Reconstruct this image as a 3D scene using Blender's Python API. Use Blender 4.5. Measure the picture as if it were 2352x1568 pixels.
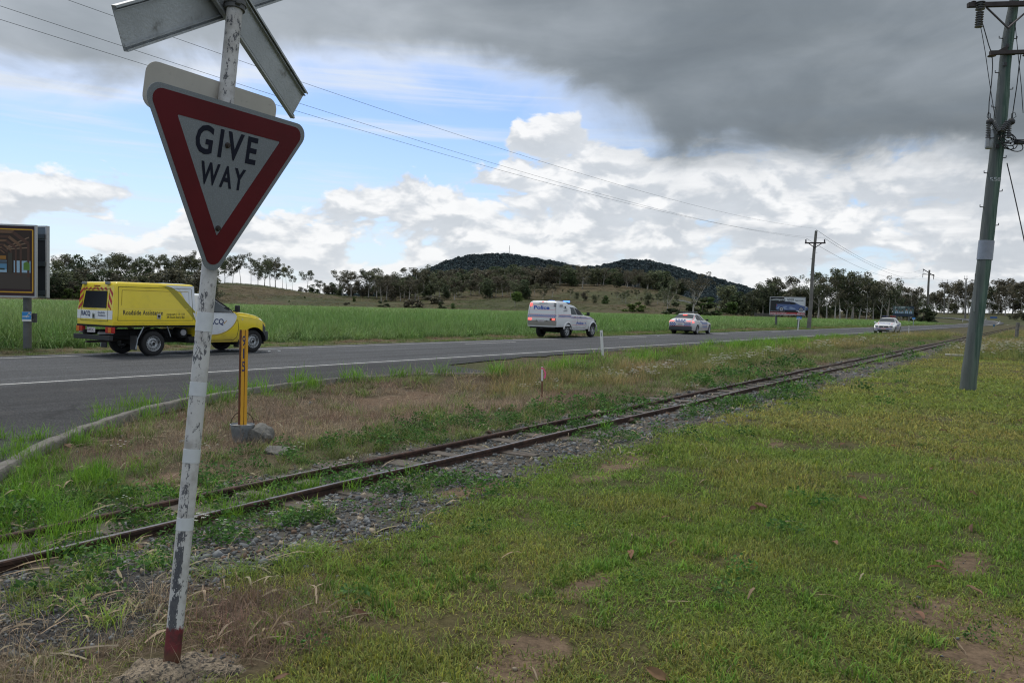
import bpy, bmesh, math, random
import numpy as np
from mathutils import Vector, Matrix
for _o in list(bpy.data.objects): bpy.data.objects.remove(_o)
SC = bpy.context.scene
COL = SC.collection
rnd = random.Random(7)
rng = np.random.default_rng(11)

# ------------------------------------------------------------------ camera
IW, IH = 2352., 1568.
FPX = 1850.0
EYE = 1.6
ROLL = math.atan(.0245)
PITCH = math.atan(78.7 * math.cos(ROLL) / FPX)
cF = np.array([0, math.cos(PITCH), -math.sin(PITCH)])
_u0 = np.array([0, math.sin(PITCH), math.cos(PITCH)])
_r0 = np.array([1., 0, 0])
cR = math.cos(ROLL) * _r0 + math.sin(ROLL) * _u0
cU = -math.sin(ROLL) * _r0 + math.cos(ROLL) * _u0
cC = np.array([0, 0, EYE])
cam = bpy.data.cameras.new('camera')
camo = bpy.data.objects.new('camera', cam)
COL.objects.link(camo)
cam.sensor_width = 36
cam.sensor_fit = 'HORIZONTAL'
cam.lens = 36 * FPX / IW
cam.clip_start = .05
cam.clip_end = 9000
_m = Matrix(((cR[0], cU[0], -cF[0], 0), (cR[1], cU[1], -cF[1], 0), (cR[2], cU[2], -cF[2], EYE), (0, 0, 0, 1)))
camo.matrix_world = _m
SC.camera = camo
SC.render.resolution_x, SC.render.resolution_y = 1024, 682
SC.view_settings.view_transform = 'Standard'
SC.view_settings.look = 'None'
SC.view_settings.gamma = 1
SC.view_settings.use_curve_mapping = False
SC.view_settings.exposure = 0.3
SC.render.engine = 'CYCLES'
SC.cycles.use_denoising = True
SC.cycles.max_bounces = 5
SC.cycles.filter_width = 1.15
SC.cycles.transparent_max_bounces = 8

# ------------------------------------------------------------------ sun and sky
SUN_EL, SUN_AZ = math.radians(62), math.radians(-35)      # azimuth from +Y towards +X
sun = bpy.data.lights.new('sun', 'SUN')
sun.energy = 1.5
sun.angle = math.radians(14)
sun.color = (1, .96, .9)
suno = bpy.data.objects.new('sun', sun)
COL.objects.link(suno)
_sd = Vector((math.sin(SUN_AZ) * math.cos(SUN_EL), math.cos(SUN_AZ) * math.cos(SUN_EL), math.sin(SUN_EL)))
suno.rotation_euler = _sd.to_track_quat('Z', 'Y').to_euler()
suno.location = (0, 0, 50)

world = bpy.data.worlds.new('World')
SC.world = world
world.use_nodes = True
world['kind'] = 'structure'


class NT:
    """tiny helper round a node tree"""
    def __init__(s, tree):
        s.t = tree; s.n = tree.nodes; s.l = tree.links
    def node(s, typ, **kw):
        n = s.n.new(typ)
        for k, v in kw.items(): setattr(n, k, v)
        return n
    def put(s, sock, v):
        if v is None: return
        if hasattr(v, 'links'): s.l.new(v, sock)
        else:
            if hasattr(sock.default_value, '__len__') and not hasattr(v, '__len__'): v = [v] * len(sock.default_value)
            if hasattr(v, '__len__') and len(sock.default_value) == 4 and len(v) == 3: v = (*v, 1)
            sock.default_value = v
    def m(s, op, a, b=None, c=None, clamp=False):
        n = s.node('ShaderNodeMath', operation=op, use_clamp=clamp)
        s.put(n.inputs[0], a); s.put(n.inputs[1], b); s.put(n.inputs[2], c)
        return n.outputs[0]
    def vm(s, op, a, b=None):
        n = s.node('ShaderNodeVectorMath', operation=op)
        s.put(n.inputs[0], a); s.put(n.inputs[1], b)
        return n.outputs[0]
    def xyz(s, x, y, z):
        n = s.node('ShaderNodeCombineXYZ')
        for i, v in enumerate((x, y, z)): s.put(n.inputs[i], v)
        return n.outputs[0]
    def noise(s, vec, scale=1, detail=5, rough=.55, dist=0, lac=2.0):
        n = s.node('ShaderNodeTexNoise')
        s.put(n.inputs['Vector'], vec); n.inputs['Scale'].default_value = scale
        n.inputs['Detail'].default_value = detail; n.inputs['Roughness'].default_value = rough
        n.inputs['Distortion'].default_value = dist; n.inputs['Lacunarity'].default_value = lac
        return n.outputs['Fac']
    def voro(s, vec, scale=1, feature='F1', out='Distance'):
        n = s.node('ShaderNodeTexVoronoi', feature=feature)
        s.put(n.inputs['Vector'], vec); n.inputs['Scale'].default_value = scale
        return n.outputs[out]
    def ss(s, x, a, b, lo=0, hi=1):
        n = s.node('ShaderNodeMapRange', interpolation_type='SMOOTHSTEP')
        s.put(n.inputs[0], x); s.put(n.inputs[1], a); s.put(n.inputs[2], b)
        s.put(n.inputs[3], lo); s.put(n.inputs[4], hi)
        return n.outputs[0]
    def lin(s, x, a, b, lo=0, hi=1):
        n = s.node('ShaderNodeMapRange')
        s.put(n.inputs[0], x); s.put(n.inputs[1], a); s.put(n.inputs[2], b)
        s.put(n.inputs[3], lo); s.put(n.inputs[4], hi)
        return n.outputs[0]
    def mix(s, f, a, b, mode='MIX'):
        n = s.node('ShaderNodeMix', data_type='RGBA', blend_type=mode)
        s.put(n.inputs[0], f); s.put(n.inputs[6], a); s.put(n.inputs[7], b)
        return n.outputs[2]
    def curve(s, x, pts, x0, x1):
        """piecewise curve y(x) through a float curve, y in 0..1"""
        n = s.node('ShaderNodeFloatCurve')
        t = s.lin(x, x0, x1)
        s.put(n.inputs['Value'], t)
        c = n.mapping.curves[0]
        pp = [((px - x0) / (x1 - x0), py) for px, py in pts]
        c.points[0].location = pp[0]; c.points[1].location = pp[-1]
        for p in pp[1:-1]: c.points.new(*p)
        n.mapping.update()
        return n.outputs[0]


def build_sky():
    t = NT(world.node_tree)
    for n in list(t.n): t.n.remove(n)
    out = t.node('ShaderNodeOutputWorld'); bg = t.node('ShaderNodeBackground')
    t.l.new(bg.outputs[0], out.inputs[0])
    sky = t.node('ShaderNodeTexSky', sky_type='NISHITA', sun_disc=False)
    sky.sun_elevation = SUN_EL; sky.sun_rotation = SUN_AZ
    sky.air_density = 1.0; sky.dust_density = .6; sky.ozone_density = 1.0
    bg.inputs[1].default_value = .082
    geo = t.node('ShaderNodeNewGeometry')
    D = t.vm('NORMALIZE', t.vm('SCALE', geo.outputs['Incoming'], None))
    sc = D.node.inputs[0].links[0].from_node; sc.inputs['Scale'].default_value = -1.0
    sep = t.node('ShaderNodeSeparateXYZ'); t.l.new(D, sep.inputs[0])
    X, Y, Z = sep.outputs
    az = t.m('MULTIPLY', t.m('ARCTAN2', X, Y), 57.2958)
    el = t.m('MULTIPLY', t.m('ARCSINE', Z), 57.2958)
    elc = t.m('MAXIMUM', el, 0.0)
    # flat-layer coordinates for the stratus
    zz = t.m('ADD', t.m('MAXIMUM', Z, 0.0), .10)
    PX = t.m('DIVIDE', X, zz); PY = t.m('DIVIDE', Y, zz)
    flat = t.xyz(PX, PY, 0)
    # --- clear sky, a little milky near the horizon
    base = t.mix(1.0, sky.outputs[0], (1.24, 1.34, 1.58, 1), 'MULTIPLY')
    milk = t.ss(elc, 13, 0.0)
    base = t.mix(t.m('MULTIPLY', milk, .50), base, (6.6, 7.7, 9.2, 1))
    # cirrus streaks
    st = t.noise(t.xyz(t.m('MULTIPLY', az, .030), t.m('ADD', t.m('MULTIPLY', elc, .55), t.m('MULTIPLY', az, .012)), 3.1), 1.6, 5, .55, .3)
    cir = t.m('MULTIPLY', t.ss(st, .47, .74), t.ss(elc, .5, 4))
    base = t.mix(t.m('MULTIPLY', cir, .75), base, (7.6, 8.2, 8.9, 1))
    # --- cumulus banks
    def cum(off, det):
        w = t.noise(t.xyz(t.m('MULTIPLY', az, .09), t.m('MULTIPLY', elc, .12), 7.7), 1, 3, .5)
        e2 = t.m('ADD', elc, off)
        v = t.xyz(t.m('MULTIPLY', az, .15), t.m('MULTIPLY', e2, .29), t.m('MULTIPLY', w, 1.1))
        return t.noise(v, 1.35, det, .54, .25)
    nA = cum(0.0, 9); nB = cum(.8, 4)
    # coverage: how much cloud at this azimuth, and up to which height it climbs
    cov = t.curve(az, [(-180, .5), (-45, .50), (-33, .66), (-22, .68), (-17, .70), (-9, .74), (-3, .74), (1, .80), (8, .86), (20, .86), (34, .84), (60, .6), (180, .5)], -180, 180)
    top = t.curve(az, [(-180, .30), (-45, .30), (-33, .44), (-24, .40), (-16, .34), (-13, .42), (-8, .46), (-3, .46), (-.5, .60), (2.5, .68), (5, .62), (9, .56), (20, .60), (34, .6), (60, .5), (180, .4)], -180, 180)
    topd = t.m('MULTIPLY', top, 20.0)
    big = t.noise(t.xyz(t.m('MULTIPLY', az, .06), t.m('MULTIPLY', elc, .1), 21.0), 1.3, 3, .5)
    fall = t.ss(t.m('ADD', elc, t.m('MULTIPLY', t.m('SUBTRACT', big, .5), 5.0)), t.m('SUBTRACT', topd, 2.0), t.m('ADD', topd, 2.2), 0, .40)
    thr = t.m('ADD', t.m('SUBTRACT', .82, t.m('MULTIPLY', cov, .58)), fall)
    dens = t.ss(nA, thr, t.m('ADD', thr, .085))
    # shading of the heaps: bases grey, tops bright
    lit = t.m('SUBTRACT', nA, nB)
    shade = t.ss(lit, -.075, .085)
    thick = t.ss(nA, thr, t.m('ADD', thr, .26))
    fine = t.noise(t.xyz(t.m('MULTIPLY', az, .5), t.m('MULTIPLY', elc, .9), 1.0), 1.2, 7, .6)
    shade = t.m('ADD', shade, t.m('MULTIPLY', t.m('SUBTRACT', fine, .5), .7), clamp=True)
    ccol = t.mix(shade, (6.7, 7.1, 7.6, 1), (9.6, 9.65, 9.7, 1))
    ccol = t.mix(t.m('MULTIPLY', thick, t.m('SUBTRACT', .5, t.m('MULTIPLY', shade, .5))), ccol, (5.2, 5.6, 6.05, 1))
    ccol = t.mix(t.m('MULTIPLY', t.ss(elc, 5, 0), .35), ccol, (7.6, 7.9, 8.2, 1))
    col = t.mix(t.m('MULTIPLY', dens, .97), base, ccol)
    # distant flat grey banks low on the right
    lb = t.noise(t.xyz(t.m('MULTIPLY', az, .05), t.m('MULTIPLY', elc, .42), 12.0), 1.5, 5, .55)
    lbm = t.m('MULTIPLY', t.ss(lb, .46, .64), t.ss(az, 3, 20))
    lbm = t.m('MULTIPLY', lbm, t.ss(elc, .5, 3))
    col = t.mix(t.m('MULTIPLY', lbm, .55), col, (5.6, 6.0, 6.5, 1))
    # --- the heavy stratus sheet overhead; its ragged lower edge dips to the right
    edge = t.curve(az, [(-180, .50), (-60, .58), (-38, .60), (-33, .47), (-28, .48), (-24, .53), (-20, .57), (-14, .61), (-8, .61), (-2, .59), (2, .56), (5, .50), (8, .44), (13, .385), (20, .355), (27, .345), (34, .34), (60, .42), (180, .50)], -180, 180)
    edged = t.m('MULTIPLY', edge, 25.0)
    e1 = t.noise(t.xyz(t.m('MULTIPLY', az, .11), t.m('MULTIPLY', elc, .17), 4.0), 1.0, 7, .56, .5)
    e2 = t.noise(t.xyz(t.m('MULTIPLY', az, .05), t.m('MULTIPLY', elc, .30), 9.0), 1.0, 4, .5)
    ew = t.m('ADD', elc, t.m('MULTIPLY', t.m('SUBTRACT', t.m('ADD', e1, t.m('MULTIPLY', e2, .5)), .75), 7.0))
    sm = t.ss(t.m('SUBTRACT', ew, edged), -2.3, 3.0)
    # tone of the sheet
    n1 = t.noise(flat, .55, 6, .55, .4)
    n2 = t.noise(t.xyz(t.m('MULTIPLY', az, .035), t.m('MULTIPLY', elc, .10), 2.0), 1.6, 6, .52, .6)
    n3 = t.noise(t.xyz(t.m('MULTIPLY', az, .16), t.m('MULTIPLY', elc, .32), 5.0), 1.2, 6, .55, .3)
    tone = t.curve(az, [(-180, .6), (-60, .55), (-38, .60), (-30, .56), (-22, .64), (-14, .60), (-6, .52), (0, .40), (6, .32), (12, .23), (20, .20), (28, .25), (34, .30), (60, .4), (180, .6)], -180, 180)
    up = t.ss(elc, 13, 21)
    tone = t.m('ADD', tone, t.m('MULTIPLY', up, t.m('MULTIPLY', t.ss(az, 10, 2), -.05)))
    tone = t.m('ADD', tone, t.m('MULTIPLY', up, t.ss(az, 6, 22, 0, .08)))
    tone = t.m('ADD', tone, t.m('MULTIPLY', t.m('SUBTRACT', n1, .5), .38))
    tone = t.m('ADD', tone, t.m('MULTIPLY', t.m('SUBTRACT', n2, .5), .62))
    tone = t.m('ADD', tone, t.m('MULTIPLY', t.m('SUBTRACT', n3, .5), .20))
    rim = t.m('SUBTRACT', 1.0, t.ss(t.m('SUBTRACT', ew, edged), -.8, 3.2))
    tone = t.m('ADD', tone, t.m('MULTIPLY', rim, .62), clamp=True)
    # beyond the frame, overhead, the sheet thins out and is brighter
    tone = t.m('ADD', tone, t.ss(elc, 26, 60, 0, .42), clamp=True)
    r = t.node('ShaderNodeValToRGB')
    t.l.new(tone, r.inputs[0])
    e = r.color_ramp.elements
    e[0].position = 0; e[0].color = (1.35, 1.58, 1.80, 1)
    e[1].position = 1; e[1].color = (8.3, 8.6, 9.0, 1)
    for p, c in ((.25, (2.15, 2.48, 2.78, 1)), (.5, (3.6, 4.0, 4.4, 1)), (.75, (5.3, 5.75, 6.3, 1))):
        k = e.new(p); k.color = c
    col = t.mix(t.m('MULTIPLY', sm, .985), col, r.outputs[0])
    t.l.new(col, bg.inputs[0])


build_sky()
# ------------------------------------------------------------------ geometry of the view and the road
def ray(px, py):
    return ((px - IW / 2) / FPX) * cR - ((py - IH / 2) / FPX) * cU + cF
def gp(px, py, z=0.0):
    d = ray(px, py); t = (z - EYE) / d[2]
    return cC + t * d
def at(px, py, Y):
    d = ray(px, py)
    return cC + d * (Y / d[1])
def onplane(px, py, p0, n):
    d = ray(px, py)
    return cC + d * ((np.array(p0) - cC) @ n) / (d @ n)

PSI = math.radians(34.37)
DS = np.array([math.sin(PSI), math.cos(PSI)]); DP = np.array([-math.cos(PSI), math.sin(PSI)])
def W2(s, p): return DS * s + DP * p
def SP(x, y): return x * DS[0] + y * DS[1], x * DP[0] + y * DP[1]
P_NEAR, P_DASH, P_FAR = 15.55, 20.85, 21.98
def rail_p(s):          # near rail, distance left of the camera
    s = np.asarray(s, float)
    return 5.22 + .0135 * s + .0000 * s + np.where(s > 60, (s - 60) * .0015, 0)
GAUGE = .60

# ------------------------------------------------------------------ numpy value noise
_perm = np.random.default_rng(5).random((256, 256))
def vnoise(x, y):
    xi = np.floor(x).astype(int); yi = np.floor(y).astype(int)
    fx = x - xi; fy = y - yi
    fx = fx * fx * (3 - 2 * fx); fy = fy * fy * (3 - 2 * fy)
    a = _perm[xi % 256, yi % 256]; b = _perm[(xi + 1) % 256, yi % 256]
    c = _perm[xi % 256, (yi + 1) % 256]; d = _perm[(xi + 1) % 256, (yi + 1) % 256]
    return (a * (1 - fx) + b * fx) * (1 - fy) + (c * (1 - fx) + d * fx) * fy
def fbm(x, y, o=4, k=.5):
    x = np.asarray(x, float); y = np.asarray(y, float)
    s = 0; a = 1; t = 0
    for i in range(o):
        s = s + a * vnoise(x * 2 ** i + 17.3 * i, y * 2 ** i + 5.1 * i); t += a; a *= k
    return s / t
def sstep(a, b, x):
    t = np.clip((np.asarray(x, float) - a) / (b - a), 0, 1)
    return t * t * (3 - 2 * t)
def inpoly(x, y, poly):
    r = np.zeros(np.shape(x), bool); n = len(poly)
    for i in range(n):
        x1, y1 = poly[i]; x2, y2 = poly[(i + 1) % n]
        c = ((y1 > y) != (y2 > y)) & (x < (x2 - x1) * (y - y1) / (y2 - y1 + 1e-12) + x1)
        r ^= c
    return r
def dist_path(x, y, path):
    best = np.full(np.shape(x), 1e9)
    for (x1, y1), (x2, y2) in zip(path[:-1], path[1:]):
        dx, dy = x2 - x1, y2 - y1
        t = np.clip(((x - x1) * dx + (y - y1) * dy) / (dx * dx + dy * dy), 0, 1)
        best = np.minimum(best, np.hypot(x - x1 - t * dx, y - y1 - t * dy))
    return best

# ------------------------------------------------------------------ materials
MATS = {}
def mat(name, col, rough=.6, metal=0, spec=.5, var=0, vscale=8, bump=0, bscale=30, emit=0, dirt=None, dscale=3, dlo=.5, dhi=.65, coat=0, coord='Object', trans=0, subs=None, sheen=0):
    if name in MATS: return MATS[name]
    m = bpy.data.materials.new(name); m.use_nodes = True
    t = NT(m.node_tree); b = m.node_tree.nodes['Principled BSDF']
    b.inputs['Roughness'].default_value = rough; b.inputs['Metallic'].default_value = metal
    b.inputs['Specular IOR Level'].default_value = spec
    b.inputs['Coat Weight'].default_value = coat
    b.inputs['Coat Roughness'].default_value = .08
    c = (*col, 1)
    tc = t.node('ShaderNodeTexCoord').outputs[coord] if (var or bump or dirt) else None
    o = None
    if var:
        n = t.noise(tc, vscale, 5, .6)
        f = t.lin(n, .25, .75, 1 - var, 1 + var)
        o = t.mix(1.0, c, t.xyz(f, f, f), 'MULTIPLY')
    if dirt:
        n = t.noise(tc, dscale, 8, .65)
        o = t.mix(t.ss(n, dlo, dhi), o if o is not None else c, (*dirt, 1))
    if o is not None: t.l.new(o, b.inputs['Base Color'])
    else: b.inputs['Base Color'].default_value = c
    if bump:
        bn = t.node('ShaderNodeBump'); bn.inputs['Strength'].default_value = bump; bn.inputs['Distance'].default_value = .02
        t.l.new(t.noise(tc, bscale, 6, .6), bn.inputs['Height']); t.l.new(bn.outputs[0], b.inputs['Normal'])
    if emit:
        b.inputs['Emission Color'].default_value = c; b.inputs['Emission Strength'].default_value = emit
    MATS[name] = m
    return m

# ------------------------------------------------------------------ mesh building
def tag(o, label=None, cat=None, group=None, kind=None):
    if label: o['label'] = label
    if cat: o['category'] = cat
    if group: o['group'] = group
    if kind: o['kind'] = kind
    return o
def empty(name, loc=(0, 0, 0), rz=0, label=None, cat=None, group=None, scale=1, rot=None):
    o = bpy.data.objects.new(name, None); COL.objects.link(o)
    o.location = loc; o.rotation_euler = rot if rot is not None else (0, 0, rz)
    o.scale = (scale,) * 3; o.empty_display_size = .2
    return tag(o, label, cat, group)
def link(name, me, parent=None, mats=None):
    o = bpy.data.objects.new(name, me); COL.objects.link(o)
    if parent is not None: o.parent = parent
    if mats is not None:
        for m in (mats if isinstance(mats, (list, tuple)) else [mats]): me.materials.append(m)
    return o

class MB:
    """collects shapes and links them as one mesh object"""
    def __init__(s): s.v = []; s.f = []; s.mi = []; s.k = 0
    def mat(s, i): s.k = i; return s
    def add(s, v, f, M=None):
        b = len(s.v)
        for p in v:
            p = Vector(p)
            if M is not None: p = M @ p
            s.v.append(tuple(p))
        for q in f:
            s.f.append(tuple(b + i for i in q)); s.mi.append(s.k)
        return s
    def box(s, c, d, M=None, bev=0):
        x, y, z = (q / 2 for q in d)
        if bev <= 0:
            v = [(sx * x + c[0], sy * y + c[1], sz * z + c[2]) for sx in (-1, 1) for sy in (-1, 1) for sz in (-1, 1)]
            return s.add(v, [(0, 1, 3, 2), (4, 6, 7, 5), (0, 4, 5, 1), (2, 3, 7, 6), (0, 2, 6, 4), (1, 5, 7, 3)], M)
        bm = bmesh.new(); bmesh.ops.create_cube(bm, size=1)
        for v in bm.verts: v.co = (v.co.x * d[0], v.co.y * d[1], v.co.z * d[2])
        bmesh.ops.bevel(bm, geom=bm.edges[:], offset=bev, segments=2, affect='EDGES', profile=.6)
        v = [tuple(q.co + Vector(c)) for q in bm.verts]; bm.verts.index_update()
        f = [tuple(w.index for w in q.verts) for q in bm.faces]; bm.free()
        return s.add(v, f, M)
    def tube(s, pts, r, n=8, cap=True):
        """tube along points; r is a number or a list"""
        pts = [Vector(p) for p in pts]; m = len(pts)
        rr = r if hasattr(r, '__len__') else [r] * m
        v = []; ref = None
        for i, p in enumerate(pts):
            d = (pts[min(i + 1, m - 1)] - pts[max(i - 1, 0)])
            d = d.normalized() if d.length > 1e-9 else Vector((0, 0, 1))
            if ref is None:
                ref = d.orthogonal().normalized()
            a = (ref - d * ref.dot(d))
            a = a.normalized() if a.length > 1e-6 else d.orthogonal().normalized()
            ref = a; b = d.cross(a)
            for k in range(n):
                t = 2 * math.pi * k / n
                v.append(p + (a * math.cos(t) + b * math.sin(t)) * rr[i])
        f = []
        for i in range(m - 1):
            for k in range(n):
                k2 = (k + 1) % n
                f.append((i * n + k, i * n + k2, (i + 1) * n + k2, (i + 1) * n + k))
        if cap: f.append(tuple(range(n - 1, -1, -1))); f.append(tuple((m - 1) * n + k for k in range(n)))
        return s.add(v, f)
    def lathe(s, prof, n=24, M=None, cap=True):
        """profile (r, z) round the z axis"""
        v = []; f = []
        for r, z in prof:
            for k in range(n):
                t = 2 * math.pi * k / n; v.append((r * math.cos(t), r * math.sin(t), z))
        m = len(prof)
        for i in range(m - 1):
            for k in range(n):
                k2 = (k + 1) % n
                f.append((i * n + k, i * n + k2, (i + 1) * n + k2, (i + 1) * n + k))
        if cap: f.append(tuple(range(n - 1, -1, -1))); f.append(tuple((m - 1) * n + k for k in range(n)))
        return s.add(v, f, M)
    def prism(s, poly, z0, z1, M=None):
        """polygon (x, y) extruded from z0 to z1"""
        n = len(poly)
        v = [(x, y, z0) for x, y in poly] + [(x, y, z1) for x, y in poly]
        f = [tuple(range(n - 1, -1, -1)), tuple(range(n, 2 * n))] + [(i, (i + 1) % n, n + (i + 1) % n, n + i) for i in range(n)]
        return s.add(v, f, M)
    def mesh(s, name):
        me = bpy.data.meshes.new(name); me.from_pydata(s.v, [], s.f)
        me.polygons.foreach_set('material_index', s.mi); me.update()
        return me
    def build(s, name, mats, parent=None, smooth=None, normals=True):
        me = s.mesh(name)
        if normals:
            bm = bmesh.new(); bm.from_mesh(me); bmesh.ops.recalc_face_normals(bm, faces=bm.faces); bm.to_mesh(me); bm.free()
        if smooth is not None:
            me.polygons.foreach_set('use_smooth', [True] * len(me.polygons))
            me.set_sharp_from_angle(angle=math.radians(smooth))
        return link(name, me, parent, mats)

def frame_M(o, x, y, z):
    return Matrix(((x[0], y[0], z[0], o[0]), (x[1], y[1], z[1], o[1]), (x[2], y[2], z[2], o[2]), (0, 0, 0, 1)))
ROTX = lambda a: Matrix.Rotation(a, 4, 'X'); ROTY = lambda a: Matrix.Rotation(a, 4, 'Y'); ROTZ = lambda a: Matrix.Rotation(a, 4, 'Z')
TR = lambda *a: Matrix.Translation(a)

_tcache = {}
def text_flat(s, size=1, bold=0, shear=0, space=1, sx=1):
    """flat lettering: vertices (x, y) starting at x=0 on the baseline, faces, width"""
    key = (s, bold, shear, space)
    if key not in _tcache:
        cu = bpy.data.curves.new('t', 'FONT'); cu.body = s; cu.size = 1; cu.offset = bold; cu.shear = shear
        cu.space_character = space; cu.resolution_u = 3
        o = bpy.data.objects.new('t', cu); COL.objects.link(o)
        bpy.context.view_layer.update()
        dg = bpy.context.evaluated_depsgraph_get()
        me = bpy.data.meshes.new_from_object(o.evaluated_get(dg))
        v = [(p.co.x, p.co.y) for p in me.vertices]; f = [tuple(q.vertices) for q in me.polygons]
        bpy.data.objects.remove(o); bpy.data.curves.remove(cu); bpy.data.meshes.remove(me)
        x0 = min(p[0] for p in v); x1 = max(p[0] for p in v)
        y0 = min(p[1] for p in v); y1 = max(p[1] for p in v)
        _tcache[key] = ([(x - x0, y) for x, y in v], f, x1 - x0, y0, y1)
    v, f, w, y0, y1 = _tcache[key]
    return [(x * size * sx, y * size) for x, y in v], f, w * size * sx
def text_fit(s, w, h, bold=0, shear=0, space=1):
    """lettering scaled to a given width and capital height"""
    v, f, w0 = text_flat(s, 1, bold, shear, space)
    H = text_flat('H', 1, bold)[0]; hh = max(p[1] for p in H)
    return [(x * w / w0, y * h / hh) for x, y in v], f
# ------------------------------------------------------------------ terrain
def hz(px): return 676.5 + .0245 * px
def pxaz(px): return math.degrees(math.atan2(*(ray(px, hz(px))[:2])))
_RIDGE = [(-900, 690, 380), (-300, 655, 380), (0, 652, 400), (250, 655, 400), (540, 654, 400), (620, 661, 400), (690, 671, 400), (780, 680, 410), (870, 684, 420), (960, 676, 440),
          (1050, 662, 470), (1180, 652, 480), (1300, 652, 480), (1420, 655, 480), (1520, 668, 470), (1600, 690, 460), (1700, 708, 450), (1800, 714, 450), (2000, 717, 450), (2150, 719, 460),
          (2352, 722, 470), (3000, 735, 470)]
_raz = [pxaz(p[0]) for p in _RIDGE]
_rh = [EYE + (hz(p[0]) - p[1]) / FPX * p[2] for p in _RIDGE]
_rd = [p[2] for p in _RIDGE]
_MT = [(500, 705), (800, 690), (900, 668), (960, 645), (1000, 626), (1040, 612), (1080, 604), (1150, 601), (1200, 606), (1270, 618), (1330, 632), (1375, 628), (1430, 615), (1480, 616), (1530, 628), (1600, 648), (1660, 660), (1720, 676), (1800, 700), (1900, 722)]
_maz = [pxaz(p[0]) for p in _MT]
_mh = [EYE + (hz(p[0]) - p[1]) / FPX * 1500 for p in _MT]
_MT2 = [(700, 705), (1000, 650), (1150, 632), (1300, 640), (1500, 650), (1650, 690), (1800, 718)]
def terrain(x, y):
    x = np.asarray(x, float); y = np.asarray(y, float)
    d = np.hypot(x, y); az = np.degrees(np.arctan2(x, y))
    rh = np.interp(az, _raz, _rh); rd = np.interp(az, _raz, _rd)
    front = sstep(-80, -60, az) * (1 - sstep(60, 80, az))
    t = np.clip((d - 262) / (rd - 262), 0, 1)
    rise = t * t * (3 - 2 * t) * .75 + t * .25
    h = rh * rise * front
    h = h + front * (fbm(x * .02, y * .02, 3) - .5) * 2.2 * sstep(290, 380, d) * (1 - sstep(24, 28, az))
    back = np.interp(az, _raz, np.minimum(_rh, 9))
    h = h * (1 - sstep(rd + 15, rd + 160, d)) + front * back * sstep(rd + 15, rd + 160, d) * .6
    mh = np.interp(az, _maz, _mh, left=0, right=0)
    mh = mh * (1 + .05 * (fbm(az * .5, d * .004, 3) - .5))
    h = h + mh * sstep(800, 1500, d) * (1 - .85 * sstep(1550, 2400, d))
    return h
def near_relief(x, y):
    """small unevenness of the verge; none under road and rails"""
    s, p = SP(x, y)
    d = np.hypot(x, y)
    rp = rail_p(s)
    k = (1 - sstep(30, 60, d))
    bump = (fbm(x * .5, y * .5, 3) - .5) * .10 + (fbm(x * 2.3, y * 2.3, 3) - .5) * .035
    swale = -.16 * np.exp(-((p - (rp + 4.2)) / 1.6) ** 2) * sstep(3, 10, s)
    m = sstep(.35, 1.1, np.abs(p - rp - .3)) * (1 - sstep(P_NEAR - 2.8, P_NEAR - 1.8, p))
    m2 = (1 - sstep(P_NEAR - 2.6, P_NEAR - 1.6, p)) * np.where((s > 8) & (s < 30) & (p > 9) & (p < 15), sstep(.25, 1.1, dist_path(x, y, _EDGE)), 1)
    return (bump * m + swale * m2) * k - .012 - .040 * m2 - .038 * np.exp(-((p - rp - .3) / .75) ** 2)
_EDGE = [tuple(gp(*q)[:2]) for q in [(900, 864), (1040, 858), (1140, 857), (1170, 848), (1291, 829)]] + [tuple(W2(27, P_NEAR - 1.25)), tuple(W2(40, P_NEAR - 1.25))]
def ground_z(x, y):
    return terrain(x, y) + near_relief(x, y)

# the kerb of the side-road mouth, from left to right
KERB = [gp(*q)[:2] for q in [(-420, 1330), (-200, 1175), (-60, 1105), (0, 1072), (60, 1036), (175, 988), (300, 947), (380, 928), (470, 912), (600, 891), (690, 880), (760, 873), (900, 864), (1040, 858), (1140, 857)]]
_ks = [tuple(k) for k in KERB]
ASPH = _ks + [tuple(gp(1170, 848)[:2]), tuple(gp(1291, 829)[:2]), tuple(W2(27, P_NEAR - 1.25)), tuple(W2(60, P_NEAR - 1.2)), tuple(W2(262, P_NEAR - 1.2)), tuple(W2(262, 22.9)), tuple(W2(-60, 22.9)), tuple(W2(-60, 4)), tuple(W2(-12, 4))]
def in_asph(x, y, grow=0): return inpoly(x, y, ASPH)

def ell(x, y, px, py, a, b, rot=0, n=.45, f=1.7):
    """soft irregular patch round the ground point seen at (px, py); a along the rails, b across"""
    g = gp(px, py); s, p = SP(x - g[0], y - g[1])
    c, q = math.cos(rot), math.sin(rot)
    u = (s * c + p * q) / a; v = (-s * q + p * c) / b
    r = np.sqrt(u * u + v * v) + (fbm(x * f + px, y * f + py, 4) - .5) * n * 4
    return 1 - sstep(.75, 1.1, r)

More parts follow.
